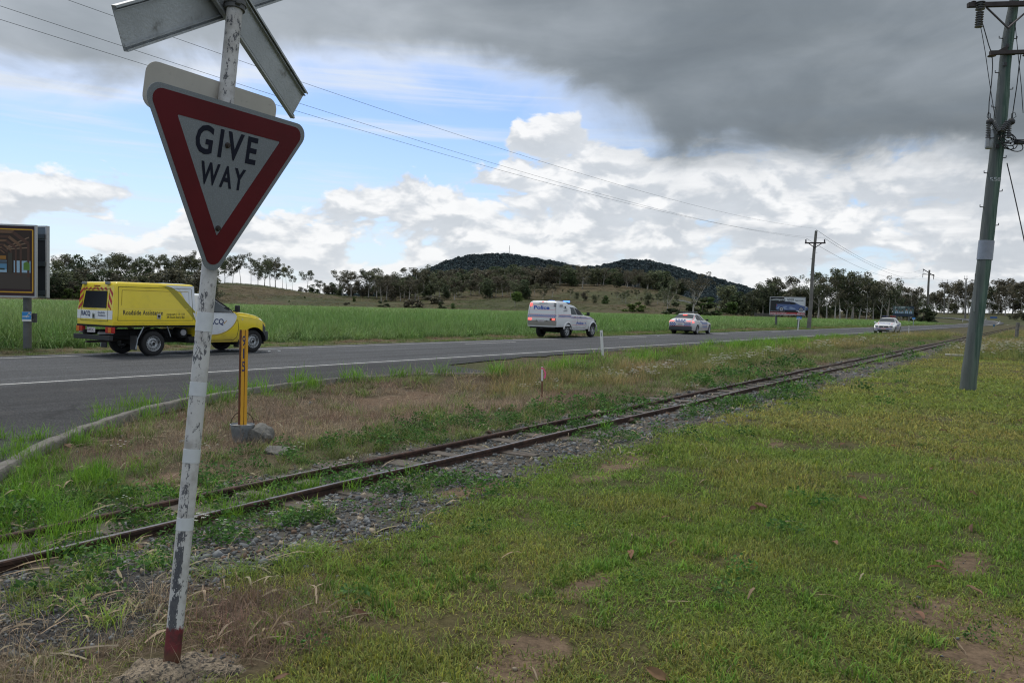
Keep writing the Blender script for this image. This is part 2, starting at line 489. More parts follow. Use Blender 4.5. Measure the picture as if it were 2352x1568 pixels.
def zones(x, y):
    """weights of the ground covers, each 0..1"""
    x = np.asarray(x, float); y = np.asarray(y, float)
    s, p = SP(x, y); d = np.hypot(x, y); rp = rail_p(s)
    Z = {}
    n1 = fbm(x * .8, y * .8, 4); n2 = fbm(x * .25 + 40, y * .25, 4); n3 = fbm(x * 2.1, y * 2.1 + 9, 4)
    asph = inpoly(x, y, ASPH)
    kd = dist_path(x, y, _ks)
    verge = (p > rp + .75) & (~asph) & (p < P_NEAR + .5)
    lawnside = p < rp - .15
    # ballast strip on the near side and between the rails
    w = .30 + 1.15 * n2 + .35 * (n3 - .5)
    strip = np.where(lawnside, 1 - sstep(w - .1, w + .75, rp - p), 1 - sstep(.55, 1.0, p - rp - .2))
    strip = np.clip(strip, 0, 1) * (d < 60)
    bed = strip * (1 - .55 * sstep(.42, .62, n3) * (s < 14))
    gleft = np.maximum.reduce([ell(x, y, 190, 1350, 1.1, .42), ell(x, y, -60, 1340, 1.2, .6), ell(x, y, 560, 1235, 1.3, .5), ell(x, y, 820, 1190, 1.3, .35), ell(x, y, 330, 1300, 1.2, .4)])
    Z['gravel'] = np.clip(np.maximum(bed, gleft) * (p < rp + 1.0), 0, 1)
    Z['track'] = strip
    Z['dirtgrey'] = np.maximum(ell(x, y, 150, 1410, .85, .32), ell(x, y, -100, 1390, .8, .4))
    Z['dirt'] = np.maximum.reduce([ell(x, y, 2290, 1480, .85, .42, .5), ell(x, y, 1200, 1490, .30, .16), ell(x, y, 1340, 1330, .33, .13), ell(x, y, 1420, 1060, .95, .20), ell(x, y, 1100, 1105, .5, .2),
                                   ell(x, y, 345, 1090, .5, .2), ell(x, y, 950, 893, 1.2, .5), ell(x, y, 2230, 1275, .3, .1), ell(x, y, 1760, 1010, .5, .15), ell(x, y, 2262, 893, .9, .25, .4), ell(x, y, 2195, 815, 1.1, .4)])
    Z['concrete'] = ell(x, y, 430, 1520, .30, .18, .3, .1)
    # dead brown grass: left foreground and the bank behind the bucket
    dead = np.maximum.reduce([ell(x, y, 60, 1505, 1.7, .5), ell(x, y, 330, 1470, .8, .3), ell(x, y, 520, 1500, .5, .25), ell(x, y, 520, 960, 3.2, 1.5), ell(x, y, 800, 915, 4.6, 1.9), ell(x, y, 1000, 880, 3.4, 1.4), ell(x, y, 280, 1035, 1.1, .8),
                              ell(x, y, 1530, 825, 3.6, 1.2), ell(x, y, 1180, 905, 2.0, 1.2), ell(x, y, 700, 985, 1.8, .6)])
    Z['dead'] = np.clip(dead, 0, 1)
    # rank straw-coloured grass further along
    tall = np.maximum.reduce([ell(x, y, 1420, 850, 5.5, 1.5), ell(x, y, 1600, 825, 9, 1.5), ell(x, y, 1900, 790, 16, 1.8), ell(x, y, 2100, 772, 22, 2.2)]) * verge
    far_r = sstep(34, 46, s) * (p < rp - 1.2) * (1 - sstep(0.5, 2.5, 1.2 - (p - 0)) * 0)
    Z['tall'] = np.clip(np.maximum(tall, far_r * sstep(.3, .5, n2 + .2)), 0, 1)
    # fresh bright grass
    fresh = np.maximum.reduce([ell(x, y, 60, 1215, 1.5, .55), ell(x, y, 330, 1150, 1.0, .42), ell(x, y, 100, 1090, .8, .7), ell(x, y, 20, 1150, 1.0, .8), ell(x, y, 480, 1170, .7, .25), ell(x, y, 620, 1125, .8, .16),
                               ell(x, y, 640, 1275, .65, .18), ell(x, y, 420, 1275, .45, .2), ell(x, y, 1330, 835, 3.4, .7), ell(x, y, 1700, 800, 12, 1.3), ell(x, y, 1900, 776, 20, 1.5), ell(x, y, 200, 1180, 1.2, .5)])
    kfar = verge * (1 - sstep(.15, .55 + .4 * n3, kd)) * .9
    Z['fresh'] = np.clip(np.maximum(fresh, kfar), 0, 1)
    # broad-leaved weeds hug the rails
    wd = (np.exp(-((p - rp - 1.25) / .75) ** 2) + .75 * np.exp(-((p - rp + .55) / .55) ** 2) + .5 * np.exp(-((p - rp - .3) / .35) ** 2)) * sstep(1.5, 4, s)
    foot = gp(395, 1512); Z['bare'] = 1 - sstep(.10, .34, np.hypot((x - foot[0] - .04) * .8, y - foot[1] + .03))
    Z['weed'] = np.clip(wd * sstep(.40, .60, n1) * (1 - .6 * sstep(16, 26, s)), 0, 1)
    Z['asph'] = asph.astype(float)
    Z['lawn'] = np.clip((p < rp - .3) * (1 - strip) * (1 - sstep(42, 60, s)), 0, 1)
    Z['verge'] = verge.astype(float)
    Z['field'] = ((p > 25.3) & (d < 268)).astype(float)
    for k in ('lawn', 'dead', 'tall', 'fresh', 'weed', 'verge', 'dirt'):
        Z[k] = Z[k] * (1 - asph) * (1 - Z['bare'])
    Z['fresh'] = np.maximum(Z['fresh'], asph * (kd < .12 + .6 * sstep(.38, .6, n1)) * sstep(.36, .50, n3) * (s < 11) * 1.0)
    Z['sparse'] = np.clip(Z['track'] * (p < rp) * sstep(.42, .58, n1) + ell(x, y, 620, 1290, 1.2, .35) * .8, 0, 1) * (1 - asph)
    return Z

C_ = dict(soil=(.085, .062, .042), lawn=(.072, .088, .026), lawn2=(.105, .098, .034), dead=(.105, .078, .055), fresh=(.055, .105, .02), gravel=(.10, .093, .082), dirt=(.165, .115, .078), dirtgrey=(.045, .045, .047),
          conc=(.26, .22, .17), tall=(.115, .105, .048), verge=(.07, .08, .03), hill=(.098, .080, .048), hillg=(.070, .075, .036), field=(.045, .085, .025), mount=(.035, .045, .025))
C_ = {k: np.array(v) for k, v in C_.items()}
def ground_color(x, y):
    Z = zones(x, y); s, p = SP(x, y); d = np.hypot(x, y); az = np.degrees(np.arctan2(x, y))
    n = fbm(x * .35, y * .35, 4)[..., None]; nf = fbm(x * 3, y * 3, 3)[..., None]
    c = C_['verge'] * (1 - n) + C_['dead'] * n
    L = lambda a, b, w: a * (1 - w[..., None]) + b * w[..., None]
    lw = C_['lawn'] * (1 - sstep(.38, .62, n)) + C_['lawn2'] * sstep(.38, .62, n)
    lw = lw * .55 + C_['soil'] * .45
    c = L(c, lw, Z['lawn'])
    c = L(c, C_['dead'], Z['dead'] * .9); c = L(c, C_['tall'] * .7, Z['tall'] * .8); c = L(c, C_['fresh'] * .6, Z['fresh'] * .8)
    c = L(c, C_['gravel'], np.maximum(Z['gravel'], Z['track'] * .9)); c = L(c, C_['dirtgrey'], Z['dirtgrey'] * .85)
    c = L(c, C_['dirt'], Z['dirt'] * .9); c = L(c, C_['conc'], Z['concrete'])
    far = (p > 22.5).astype(float)
    vg = (C_['dead'] * .9 + C_['fresh'] * .35) * (.6 + .8 * nf)
    c = L(c, vg, far * (p < 26))
    c = L(c, C_['field'] * .75, Z['field'])
    hn = fbm(x * .03, y * .03, 4)[..., None]; hf = fbm(x * .25, y * .25, 3)[..., None]
    hill = C_['hill'] * (1 - sstep(.45, .62, hn)) + C_['hillg'] * sstep(.45, .62, hn)
    hill = hill * (.55 + .9 * hf)
    hill = L(hill, np.broadcast_to(C_['hillg'] * 1.1, hill.shape), sstep(24, 27, az) * .7)
    c = L(c, hill, sstep(262, 270, d))
    c = L(c, np.broadcast_to(C_['mount'], c.shape), sstep(620, 800, d))
    c = c * (.8 + .4 * nf)
    return c

def ground_material(name, bumpk=.5):
    m = bpy.data.materials.new(name); m.use_nodes = True
    t = NT(m.node_tree); b = m.node_tree.nodes['Principled BSDF']
    a = t.node('ShaderNodeAttribute', attribute_name='tint', attribute_type='GEOMETRY').outputs['Color']
    P = t.node('ShaderNodeTexCoord').outputs['Object']
    n1 = t.noise(P, 14, 8, .7); n2 = t.noise(P, 70, 6, .7); n3 = t.noise(P, 1.3, 5, .6)
    f = t.m('ADD', t.lin(n1, .3, .7, .55, 1.35), t.lin(n2, .3, .7, -.3, .3))
    f = t.m('MULTIPLY', f, t.lin(n3, .3, .7, .85, 1.15))
    c = t.mix(1.0, a, t.xyz(f, f, f), 'MULTIPLY')
    t.l.new(c, b.inputs['Base Color']); b.inputs['Roughness'].default_value = .95; b.inputs['Specular IOR Level'].default_value = .15
    bn = t.node('ShaderNodeBump'); bn.inputs['Strength'].default_value = bumpk; bn.inputs['Distance'].default_value = .03
    t.l.new(t.m('ADD', n1, t.m('MULTIPLY', n2, .5)), bn.inputs['Height']); t.l.new(bn.outputs[0], b.inputs['Normal'])
    return m

def polar_sheet(name, dists, azs, mtl, wrap=False):
    A, Dd = np.meshgrid(np.radians(azs), dists)
    x = Dd * np.sin(A); y = Dd * np.cos(A)
    z = ground_z(x, y)
    # the earth sheet dips under the asphalt
    near = np.hypot(x, y) < 320
    asp = inpoly(x, y, ASPH) & near
    z = np.where(asp, np.minimum(z, -.025), z)
    c = ground_color(x, y)
    nr, nc = x.shape
    me = bpy.data.meshes.new(name)
    v = np.stack([x, y, z], -1).reshape(-1, 3)
    idx = np.arange(nr * nc).reshape(nr, nc)
    if wrap: r = np.roll(idx, -1, 1); q = np.stack([idx[:-1], r[:-1], r[1:], idx[1:]], -1).reshape(-1, 4)
    else: q = np.stack([idx[:-1, :-1], idx[:-1, 1:], idx[1:, 1:], idx[1:, :-1]], -1).reshape(-1, 4)
    q = q[:, ::-1]
    me.vertices.add(len(v)); me.vertices.foreach_set('co', v.ravel())
    me.loops.add(q.size); me.loops.foreach_set('vertex_index', q.ravel())
    me.polygons.add(len(q)); me.polygons.foreach_set('loop_start', np.arange(0, q.size, 4)); 
    me.update(calc_edges=True)
    me.polygons.foreach_set('use_smooth', [True] * len(q))
    ca = me.color_attributes.new('tint', 'FLOAT_COLOR', 'POINT')
    ca.data.foreach_set('color', np.concatenate([c.reshape(-1, 3), np.ones((len(v), 1))], 1).ravel())
    o = link(name, me, None, mtl)
    o['kind'] = 'structure'
    return o
_azs = np.concatenate([np.arange(-180, -44, 4.0), np.arange(-43, 43.01, .16), np.arange(44, 180, 4.0)])
_ds = np.concatenate([[0.01], np.geomspace(.4, 2.2, 10), np.geomspace(2.3, 60, 430), np.geomspace(61, 268, 90)])
GM = ground_material('earth_and_turf')
polar_sheet('ground', _ds, _azs, GM, True)
HM = ground_material('hill_grass', .3)
polar_sheet('hills', np.concatenate([np.geomspace(268, 620, 90), np.geomspace(630, 2500, 60), [4000, 8000]]), np.concatenate([np.arange(-180, -44, 4.0), np.arange(-43, 43.01, .3), np.arange(44, 180, 4.0)]), HM, True)

# ------------------------------------------------------------------ road
def asphalt_material():
    m = bpy.data.materials.new('asphalt'); m.use_nodes = True
    t = NT(m.node_tree); b = m.node_tree.nodes['Principled BSDF']
    P = t.node('ShaderNodeTexCoord').outputs['Object']
    # rotate into road axes
    rot = t.node('ShaderNodeVectorRotate', rotation_type='Z_AXIS'); t.l.new(P, rot.inputs[0]); rot.inputs['Angle'].default_value = PSI
    sp = t.node('ShaderNodeSeparateXYZ'); t.l.new(rot.outputs[0], sp.inputs[0])
    pp = t.m('MULTIPLY', sp.outputs[0], -1.0); ss_ = sp.outputs[1]
    grain = t.voro(P, 40); g2 = t.voro(P, 140, out='Color')
    sg = t.node('ShaderNodeSeparateColor'); t.l.new(g2, sg.inputs[0])
    long_ = t.noise(t.xyz(t.m('MULTIPLY', pp, 1.6), t.m('MULTIPLY', ss_, .05), 0), 1.2, 6, .6)
    big = t.noise(P, .35, 6, .6)
    old = t.ss(t.m('ADD', pp, t.m('MULTIPLY', t.m('SUBTRACT', big, .5), .5)), P_NEAR - .15, P_NEAR - .5)
    base = t.mix(old, (.120, .124, .131, 1), (.066, .067, .070, 1))
    wheel = t.m('ADD', t.ss(t.m('ABSOLUTE', t.m('SUBTRACT', pp, 16.9)), .7, .1), t.ss(t.m('ABSOLUTE', t.m('SUBTRACT', pp, 18.9)), .7, .1))
    f = t.m('ADD', t.lin(long_, .3, .7, .70, 1.25), t.m('MULTIPLY', wheel, -.10))
    f = t.m('MULTIPLY', f, t.lin(big, .3, .7, .88, 1.12))
    f = t.m('MULTIPLY', f, t.lin(grain, 0, .6, 1.5, .45))
    f = t.m('MULTIPLY', f, t.lin(sg.outputs[0], 0, 1, .7, 1.35))
    c = t.mix(1.0, base, t.xyz(f, f, f), 'MULTIPLY')
    # cracks and tar seams in the older seal
    cr = t.voro(t.vm('ADD', P, t.xyz(t.noise(P, 2, 4, .6), t.noise(P, 2.3, 4, .6), 0)), .55, 'DISTANCE_TO_EDGE')
    c = t.mix(t.m('MULTIPLY', t.m('MULTIPLY', t.ss(cr, .012, .002), old), .6), c, (.015, .015, .016, 1))
    dust = t.m('MULTIPLY', t.ss(t.noise(P, .9, 7, .65), .55, .75), old)
    c = t.mix(t.m('MULTIPLY', dust, .35), c, (.11, .10, .085, 1))
    t.l.new(c, b.inputs['Base Color']); b.inputs['Roughness'].default_value = .88; b.inputs['Specular IOR Level'].default_value = .3
    bn = t.node('ShaderNodeBump'); bn.inputs['Strength'].default_value = .55; bn.inputs['Distance'].default_value = .012
    t.l.new(t.m('SUBTRACT', 1.0, grain), bn.inputs['Height']); t.l.new(bn.outputs[0], b.inputs['Normal'])
    return m

def build_road():
    bm = bmesh.new()
    k = 0
    mb = MB()
    # ragged near edge beyond the kerb
    pts = list(_ks)
    e0 = gp(1170, 848)[:2]
    s0 = SP(*e0)[0]
    for s in np.concatenate([np.arange(s0, 40, .35), np.arange(40, 260, 3.0)]):
        w = 1.25 + (fbm(s * .5, 3.3, 4) - .5) * .9 + (fbm(s * 3, 9.3, 2) - .5) * .25
        ps = P_NEAR - w - max(0, 1 - abs(s - s0) / 5) * .5
        pts.append(tuple(W2(s, ps)))
    pts += [tuple(W2(260, 22.8))]
    for s in np.arange(256, -40, -4.0):
        pts.append(tuple(W2(s, 22.75 + (fbm(s * .4, 1, 3) - .5) * .3)))
    pts += [tuple(W2(-60, 22.8)), tuple(W2(-60, 4)), tuple(W2(-12, 4))]
    vs = [bm.verts.new((x, y, 0)) for x, y in pts]
    bm.faces.new(vs); bmesh.ops.triangulate(bm, faces=bm.faces[:])
    bmesh.ops.recalc_face_normals(bm, faces=bm.faces)
    for f_ in bm.faces:
        if f_.normal.z < 0: f_.normal_flip()
    me = bpy.data.meshes.new('road'); bm.to_mesh(me); bm.free()
    o = link('road', me, None, asphalt_material()); o['kind'] = 'structure'
    paint = mat('road_paint', (.62, .62, .6), .7, dirt=(.17, .17, .17), dscale=45, dlo=.47, dhi=.66, coord='Object')
    def strip(name, segs, par=o):
        mb = MB()
        for (s0, s1, p, w) in segs:
            n = max(1, int((s1 - s0) / 8))
            for i in range(n):
                a = s0 + (s1 - s0) * i / n; b = s0 + (s1 - s0) * (i + 1) / n
                q = [(*W2(a, p - w / 2), .004), (*W2(b, p - w / 2), .004), (*W2(b, p + w / 2), .004), (*W2(a, p + w / 2), .004)]
                mb.add(q, [(0, 1, 2, 3)])
        x = mb.build(name, paint, par, normals=False); return x
    strip('near_edge_line', [(-55, 259, P_NEAR, .11)])
    strip('far_edge_line', [(-55, 259, P_FAR, .10)])
    def spx(px, py):  # distance along the road of what is seen at px on the dash line
        lo, hi = -60., 255.
        for _ in range(50):
            mid = (lo + hi) / 2; w = W2(mid, P_DASH); q = np.array([w[0], w[1], 0]) - cC
            if q @ cF <= 0.1 or IW / 2 + FPX * (q @ cR) / (q @ cF) < px: lo = mid
            else: hi = mid
        return lo
    for a, b in ((341, 596), (1069, 1185), (1423, 1485), (1636, 1672), (1772, 1796), (1866, 1881), (1934, 1951), (1988, 1998), (2040, 2049), (2085, 2093), (2123, 2130)):
        strip('lane_dash', [(spx(a, 0), spx(b, 0), P_DASH, .10)])
    mk = mat('marker_white', (.7, .7, .68), .4)
    for a in (617, 640, 1512, 1800, 2010):
        s = spx(a, 0); x, y = W2(s, P_DASH)
        MB().box((0, 0, .012), (.1, .1, .02), TR(x, y, 0) @ ROTZ(-PSI)).build('road_stud', mk, o)
    # the bend, climbing away to the left
    px = [(2215, 747.5, None)]
    cl = [W2(230, 18.8), W2(262, 18.8), W2(290, 19.6), W2(312, 22.5), W2(330, 29), W2(341, 39), W2(346, 52), W2(348, 68), W2(349, 86), W2(351, 106), W2(354, 126), W2(357, 150)]
    cl = np.array(cl)
    # smooth
    tt = np.linspace(0, len(cl) - 1, 120); xs = np.interp(tt, range(len(cl)), cl[:, 0]); ys = np.interp(tt, range(len(cl)), cl[:, 1])
    for _ in range(6):
        xs[1:-1] = (xs[:-2] + xs[1:-1] * 2 + xs[2:]) / 4; ys[1:-1] = (ys[:-2] + ys[1:-1] * 2 + ys[2:]) / 4
    t_ = np.gradient(np.stack([xs, ys], 1), axis=0); t_ /= np.linalg.norm(t_, axis=1)[:, None]; nn_ = np.stack([-t_[:, 1], t_[:, 0]], 1)
    global BEND
    BEND = [(xs[i], ys[i]) for i in range(len(xs))]
    def ribbon(name, off0, off1, dz, mt, par=None):
        v = []; f = []
        for i in range(len(xs)):
            for q, of in enumerate((off0, off1)):
                X = xs[i] + nn_[i, 0] * of; Y = ys[i] + nn_[i, 1] * of
                zc = float(terrain(xs[i], ys[i]))
                v.append((X, Y, max(zc, 0) * 1.0 + .10 * min(1, i / 20) + dz - .03 * (1 if i < 14 else 0) * 0))
        for i in range(len(xs) - 1): f.append((2 * i, 2 * i + 2, 2 * i + 3, 2 * i + 1))
        me = bpy.data.meshes.new(name); me.from_pydata(v, [], f); me.update()
        r = link(name, me, par, mt); 
        return r
    r = ribbon('road', -4.6, 4.6, .008, o.data.materials[0]); r['kind'] = 'structure'
    ribbon('outer_edge_line', -3.3, -3.1, .016, paint, r); ribbon('inner_edge_line', 3.1, 3.3, .016, paint, r)
build_road()

# kerb
def build_kerb():
    km = mat('old_kerb_concrete', (.18, .168, .15), .9, var=.25, vscale=20, bump=.6, bscale=50, dirt=(.13, .115, .10), dscale=6)
    path = []
    for a, b in zip(KERB[:-1], KERB[1:]):
        n = max(1, int(np.linalg.norm(np.array(b) - np.array(a)) / .16))
        for i in range(n): path.append(np.array(a) + (np.array(b) - np.array(a)) * i / n)
    path.append(np.array(KERB[-1])); path = np.array(path)
    for _ in range(12): path[1:-1] = (path[:-2] + 2 * path[1:-1] + path[2:]) / 4
    t = np.gradient(path, axis=0); t /= np.linalg.norm(t, axis=1)[:, None]; n = np.stack([t[:, 1], -t[:, 0]], 1)   # towards the verge
    # cut into lengths: each run of kerb between two joints is a part
    par = empty('kerb', (0, 0, 0)); par['kind'] = 'structure'
    step = 15; i = 0
    while i < len(path) - 3:
        j = min(i + step, len(path) - 1)
        v = []; f = []
        for k in range(i, j + 1):
            g = .012 if k in (i, j) else 0
            q = path[k] + (t[k] * g if k == i else -t[k] * g)
            jit = (fbm(k * .7, 2.2, 3) - .5) * .03
            tail = 1 - .75 * max(0, (k - (len(path) - 14)) / 14)
            h = (.048 + jit) * tail
            for (o_, z) in ((-.005, -.05), (.0, h - .02), (.02, h), (.13 + jit, h + .004), (.15 + jit, h - .02), (.16, -.08)):
                w = q + n[k] * o_
                v.append((w[0], w[1], z + (fbm(k * 2.1, o_ * 30, 2) - .5) * .012))
        m = j - i + 1
        for k in range(m - 1):
            for q in range(5): f.append((k * 6 + q, k * 6 + q + 1, (k + 1) * 6 + q + 1, (k + 1) * 6 + q))
        f.append(tuple(range(6))); f.append(tuple((m - 1) * 6 + q for q in range(5, -1, -1)))
        MB().add(v, f).build('kerb_length', km, par, smooth=50)
        i = j
build_kerb()

# ------------------------------------------------------------------ railway
RAIL_Z = 0.0
def build_rails():
    root = empty('cane_railway', (0, 0, 0), 0, 'narrow gauge cane railway track with rusty rails running beside the road', 'railway')
    m = bpy.data.materials.new('rusty_rail'); m.use_nodes = True
    t = NT(m.node_tree); b = m.node_tree.nodes['Principled BSDF']
    P = t.node('ShaderNodeTexCoord').outputs['Object']; G = t.node('ShaderNodeNewGeometry')
    sep = t.node('ShaderNodeSeparateXYZ'); t.l.new(G.outputs['Normal'], sep.inputs[0])
    sp = t.node('ShaderNodeSeparateXYZ'); t.l.new(P, sp.inputs[0])
    n = t.noise(P, 12, 7, .65)
    rust = t.mix(t.ss(n, .35, .7), (.028, .015, .011, 1), (.085, .040, .026, 1))
    top = t.m('MULTIPLY', t.ss(sep.outputs[2], .75, .95), t.ss(sp.outputs[2], -.012, -.006))
    polished = t.mix(t.ss(t.noise(P, 5, 5, .6), .4, .7), (.23, .21, .21, 1), (.13, .105, .095, 1))
    t.l.new(t.mix(top, rust, polished), b.inputs['Base Color'])
    t.l.new(t.m('MULTIPLY', top, .6), b.inputs['Metallic']); t.l.new(t.m('SUBTRACT', .8, t.m('MULTIPLY', top, .42)), b.inputs['Roughness'])
    prof = [(-.045, -.105), (-.045, -.097), (-.01, -.085), (-.006, -.04), (-.022, -.030), (-.024, -.008), (-.016, 0), (.016, 0), (.024, -.008), (.022, -.030), (.006, -.04), (.01, -.085), (.045, -.097), (.045, -.105)]
    ss = np.concatenate([np.arange(-10, 40, .5), np.arange(40, 300, 4.)])
    for k in (0, 1):
        v = []; f = []
        for s in ss:
            p = float(rail_p(s)) + (GAUGE if k else 0)
            zz = RAIL_Z + (fbm(s * .25, 4.4 + k * 0, 3) - .5) * .05 - .012 * (k) + (-.05 * float(1 - sstep(-1, 2.5, s)) if k else 0)
            off = (fbm(s * .3 + 9, 1.1, 2) - .5) * .05
            for (a, z) in prof:
                w = W2(s, p + off + a); v.append((w[0], w[1], zz + z))
        n_ = len(prof)
        for i in range(len(ss) - 1):
            for q in range(n_):
                q2 = (q + 1) % n_
                f.append((i * n_ + q, i * n_ + q2, (i + 1) * n_ + q2, (i + 1) * n_ + q))
        o = MB().add(v, f).build('rail', m, root, smooth=35)
        for s in (3.6, 12.2, 13.2 + k * .0, 24.6):   # joints with fish plates
            p = float(rail_p(s)) + (GAUGE if k else 0) + (fbm(s * .3 + 9, 1.1, 2) - .5) * .05
            w = W2(s, p - .018 if True else p)
            Mx = TR(w[0], w[1], -.06) @ ROTZ(-PSI)
            mb = MB().box((0, 0, 0), (.014, .42, .05), Mx, .003)
            for q in (-.15, -.05, .05, .15): mb.box((-.012, q, 0), (.014, .028, .028), Mx, .003)
            mb.build('fish_plate', m, o)
    # sleepers
    sm = mat('weathered_sleeper', (.125, .108, .092), .95, var=.35, vscale=15, bump=.8, bscale=40, dirt=(.08, .06, .045), dscale=5)
    mes = []
    for q in range(4):
        L = 1.32 + .08 * q
        mb = MB().box((0, 0, 0), (L, .18 + .01 * q, .11), None, .012)
        mb.v = [(x + (fbm(y * 20, z * 20 + q, 2) - .5) * .03, y + (fbm(x * 6, q, 2) - .5) * .015, z + (fbm(x * 5, y * 9 + q, 2) - .5) * .018) for x, y, z in mb.v]
        me = mb.mesh('sleeper'); me.materials.append(sm); mes.append(me)
    s = -6.0; i = 0
    while s < 75:
        p = float(rail_p(s)) + GAUGE / 2 - .04 + rnd.uniform(-.06, .06)
        w = W2(s, p)
        o = bpy.data.objects.new('sleeper', mes[i % 4]); COL.objects.link(o); o.parent = root
        z = -.118 + rnd.uniform(-.012, .009)
        o.location = (w[0], w[1], z); o.rotation_euler = (rnd.uniform(-.02, .02), rnd.uniform(-.02, .02), -PSI + math.radians(rnd.uniform(-3, 3)))
        s += .64 + rnd.uniform(-.03, .05); i += 1
build_rails()
# ------------------------------------------------------------------ low plants: prototypes and scattering
def leafy_material(name, transl=.35, rough=.6, obj_random=False, base=None, tint=True, spec=.25):
    m = bpy.data.materials.new(name); m.use_nodes = True
    t = NT(m.node_tree); b = m.node_tree.nodes['Principled BSDF']; out = m.node_tree.nodes['Material Output']
    c = t.node('ShaderNodeAttribute', attribute_name='bc', attribute_type='GEOMETRY').outputs['Color']
    if tint:
        a = t.node('ShaderNodeAttribute', attribute_name='tint', attribute_type='INSTANCER').outputs['Color']
        c = t.mix(1.0, a, c, 'MULTIPLY')
    elif base: c = t.mix(1.0, (*base, 1), c, 'MULTIPLY')
    if obj_random:
        r = t.node('ShaderNodeObjectInfo').outputs['Random']
        f = t.lin(r, 0, 1, .72, 1.28)
        c = t.mix(1.0, c, t.xyz(f, t.m('MULTIPLY', f, 1.0), t.m('MULTIPLY', f, .95)), 'MULTIPLY')
        hs = t.node('ShaderNodeHueSaturation'); t.l.new(c, hs.inputs['Color'])
        t.l.new(t.lin(t.m('FRACT', t.m('MULTIPLY', r, 7.13)), 0, 1, .475, .515), hs.inputs['Hue'])
        c = hs.outputs[0]
    t.l.new(c, b.inputs['Base Color']); b.inputs['Roughness'].default_value = rough; b.inputs['Specular IOR Level'].default_value = spec
    if transl:
        tr = t.node('ShaderNodeBsdfTranslucent'); t.l.new(c, tr.inputs[0])
        mx = t.node('ShaderNodeMixShader'); mx.inputs[0].default_value = transl
        t.l.new(b.outputs[0], mx.inputs[1]); t.l.new(tr.outputs[0], mx.inputs[2]); t.l.new(mx.outputs[0], out.inputs[0])
    return m
M_BLADE = leafy_material('blades')

def np_mesh(name, v, quads=None, tris=None, col=None, mtl=None, smooth=False):
    me = bpy.data.meshes.new(name)
    v = np.asarray(v, float).reshape(-1, 3)
    me.vertices.add(len(v)); me.vertices.foreach_set('co', v.ravel())
    loops = []; starts = []; n = 0
    if quads is not None and len(quads):
        q = np.asarray(quads, int); loops.append(q.ravel()); starts.append(n + np.arange(0, q.size, 4)); n += q.size
    if tris is not None and len(tris):
        q = np.asarray(tris, int); loops.append(q.ravel()); starts.append(n + np.arange(0, q.size, 3)); n += q.size
    loops = np.concatenate(loops); starts = np.concatenate(starts)
    me.loops.add(len(loops)); me.loops.foreach_set('vertex_index', loops)
    me.polygons.add(len(starts)); me.polygons.foreach_set('loop_start', starts)
    me.update(calc_edges=True)
    if smooth: me.polygons.foreach_set('use_smooth', [True] * len(starts))
    if col is not None:
        ca = me.color_attributes.new('bc', 'FLOAT_COLOR', 'POINT')
        c = np.concatenate([np.asarray(col).reshape(-1, 3), np.ones((len(v), 1))], 1)
        ca.data.foreach_set('color', c.ravel())
    if mtl is not None: me.materials.append(mtl)
    return me

def blades(n, R, h, w, bend=.5, lean=.4, seg=3, cols=((1, 1, 1),), cw=None, r=None, hvar=.4, clump=False, straight=0):
    """n tapering blades on a disc of radius R"""
    r = r or rng
    a = r.uniform(0, 2 * math.pi, n); q = R * np.sqrt(r.uniform(0, 1, n))
    if clump: q = q * r.uniform(0, 1, n)
    px, py = q * np.cos(a), q * np.sin(a)
    hh = h * r.uniform(1 - hvar, 1 + hvar, n); da = r.uniform(0, 2 * math.pi, n)
    if clump: da = a + r.normal(0, .5, n)
    ln = np.abs(r.normal(0, lean, n)) + .05; bd = np.abs(r.normal(0, bend, n)) + .05
    ci = r.choice(len(cols), n, p=cw); cc = np.array(cols)[ci] * r.uniform(.75, 1.25, n)[:, None]
    V = []; Cc = []; Q = []; T = []
    dx, dy = np.cos(da), np.sin(da); sx, sy = -dy, dx
    base = 0
    k = seg
    pts = []
    for i in range(k + 1):
        t = i / k
        ang = ln + bd * t * 1.3
        # arc
        rad = hh * t
        out = rad * np.sin(np.minimum(ang, 1.9)); z = rad * np.cos(np.minimum(ang, 1.9)) + .0
        ww = w * (1 - t ** 1.6) * .5 * r.uniform(.8, 1.2, n) if i else np.full(n, w * .35)
        cx, cy = px + dx * out, py + dy * out
        if i < k:
            pts.append(np.stack([cx - sx * ww, cy - sy * ww, z - (.01 if i == 0 else 0)], 1)); pts.append(np.stack([cx + sx * ww, cy + sy * ww, z - (.01 if i == 0 else 0)], 1))
        else: pts.append(np.stack([cx, cy, z], 1))
    P = np.stack(pts, 1); m = P.shape[1]
    idx = np.arange(n)[:, None] * m
    for i in range(k - 1): Q.append(idx + np.array([2 * i, 2 * i + 1, 2 * i + 3, 2 * i + 2]))
    T.append(idx + np.array([2 * (k - 1), 2 * k - 1, 2 * k]))
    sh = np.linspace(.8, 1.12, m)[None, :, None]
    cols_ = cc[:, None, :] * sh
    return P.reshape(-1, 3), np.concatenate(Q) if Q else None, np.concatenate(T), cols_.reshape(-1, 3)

def join(parts):
    V = []; Q = []; T = []; Cc = []; b = 0
    for v, q, t, c in parts:
        V.append(v); Cc.append(c)
        if q is not None and len(q): Q.append(np.asarray(q) + b)
        if t is not None and len(t): T.append(np.asarray(t) + b)
        b += len(v)
    return np.concatenate(V), (np.concatenate(Q) if Q else None), (np.concatenate(T) if T else None), np.concatenate(Cc)

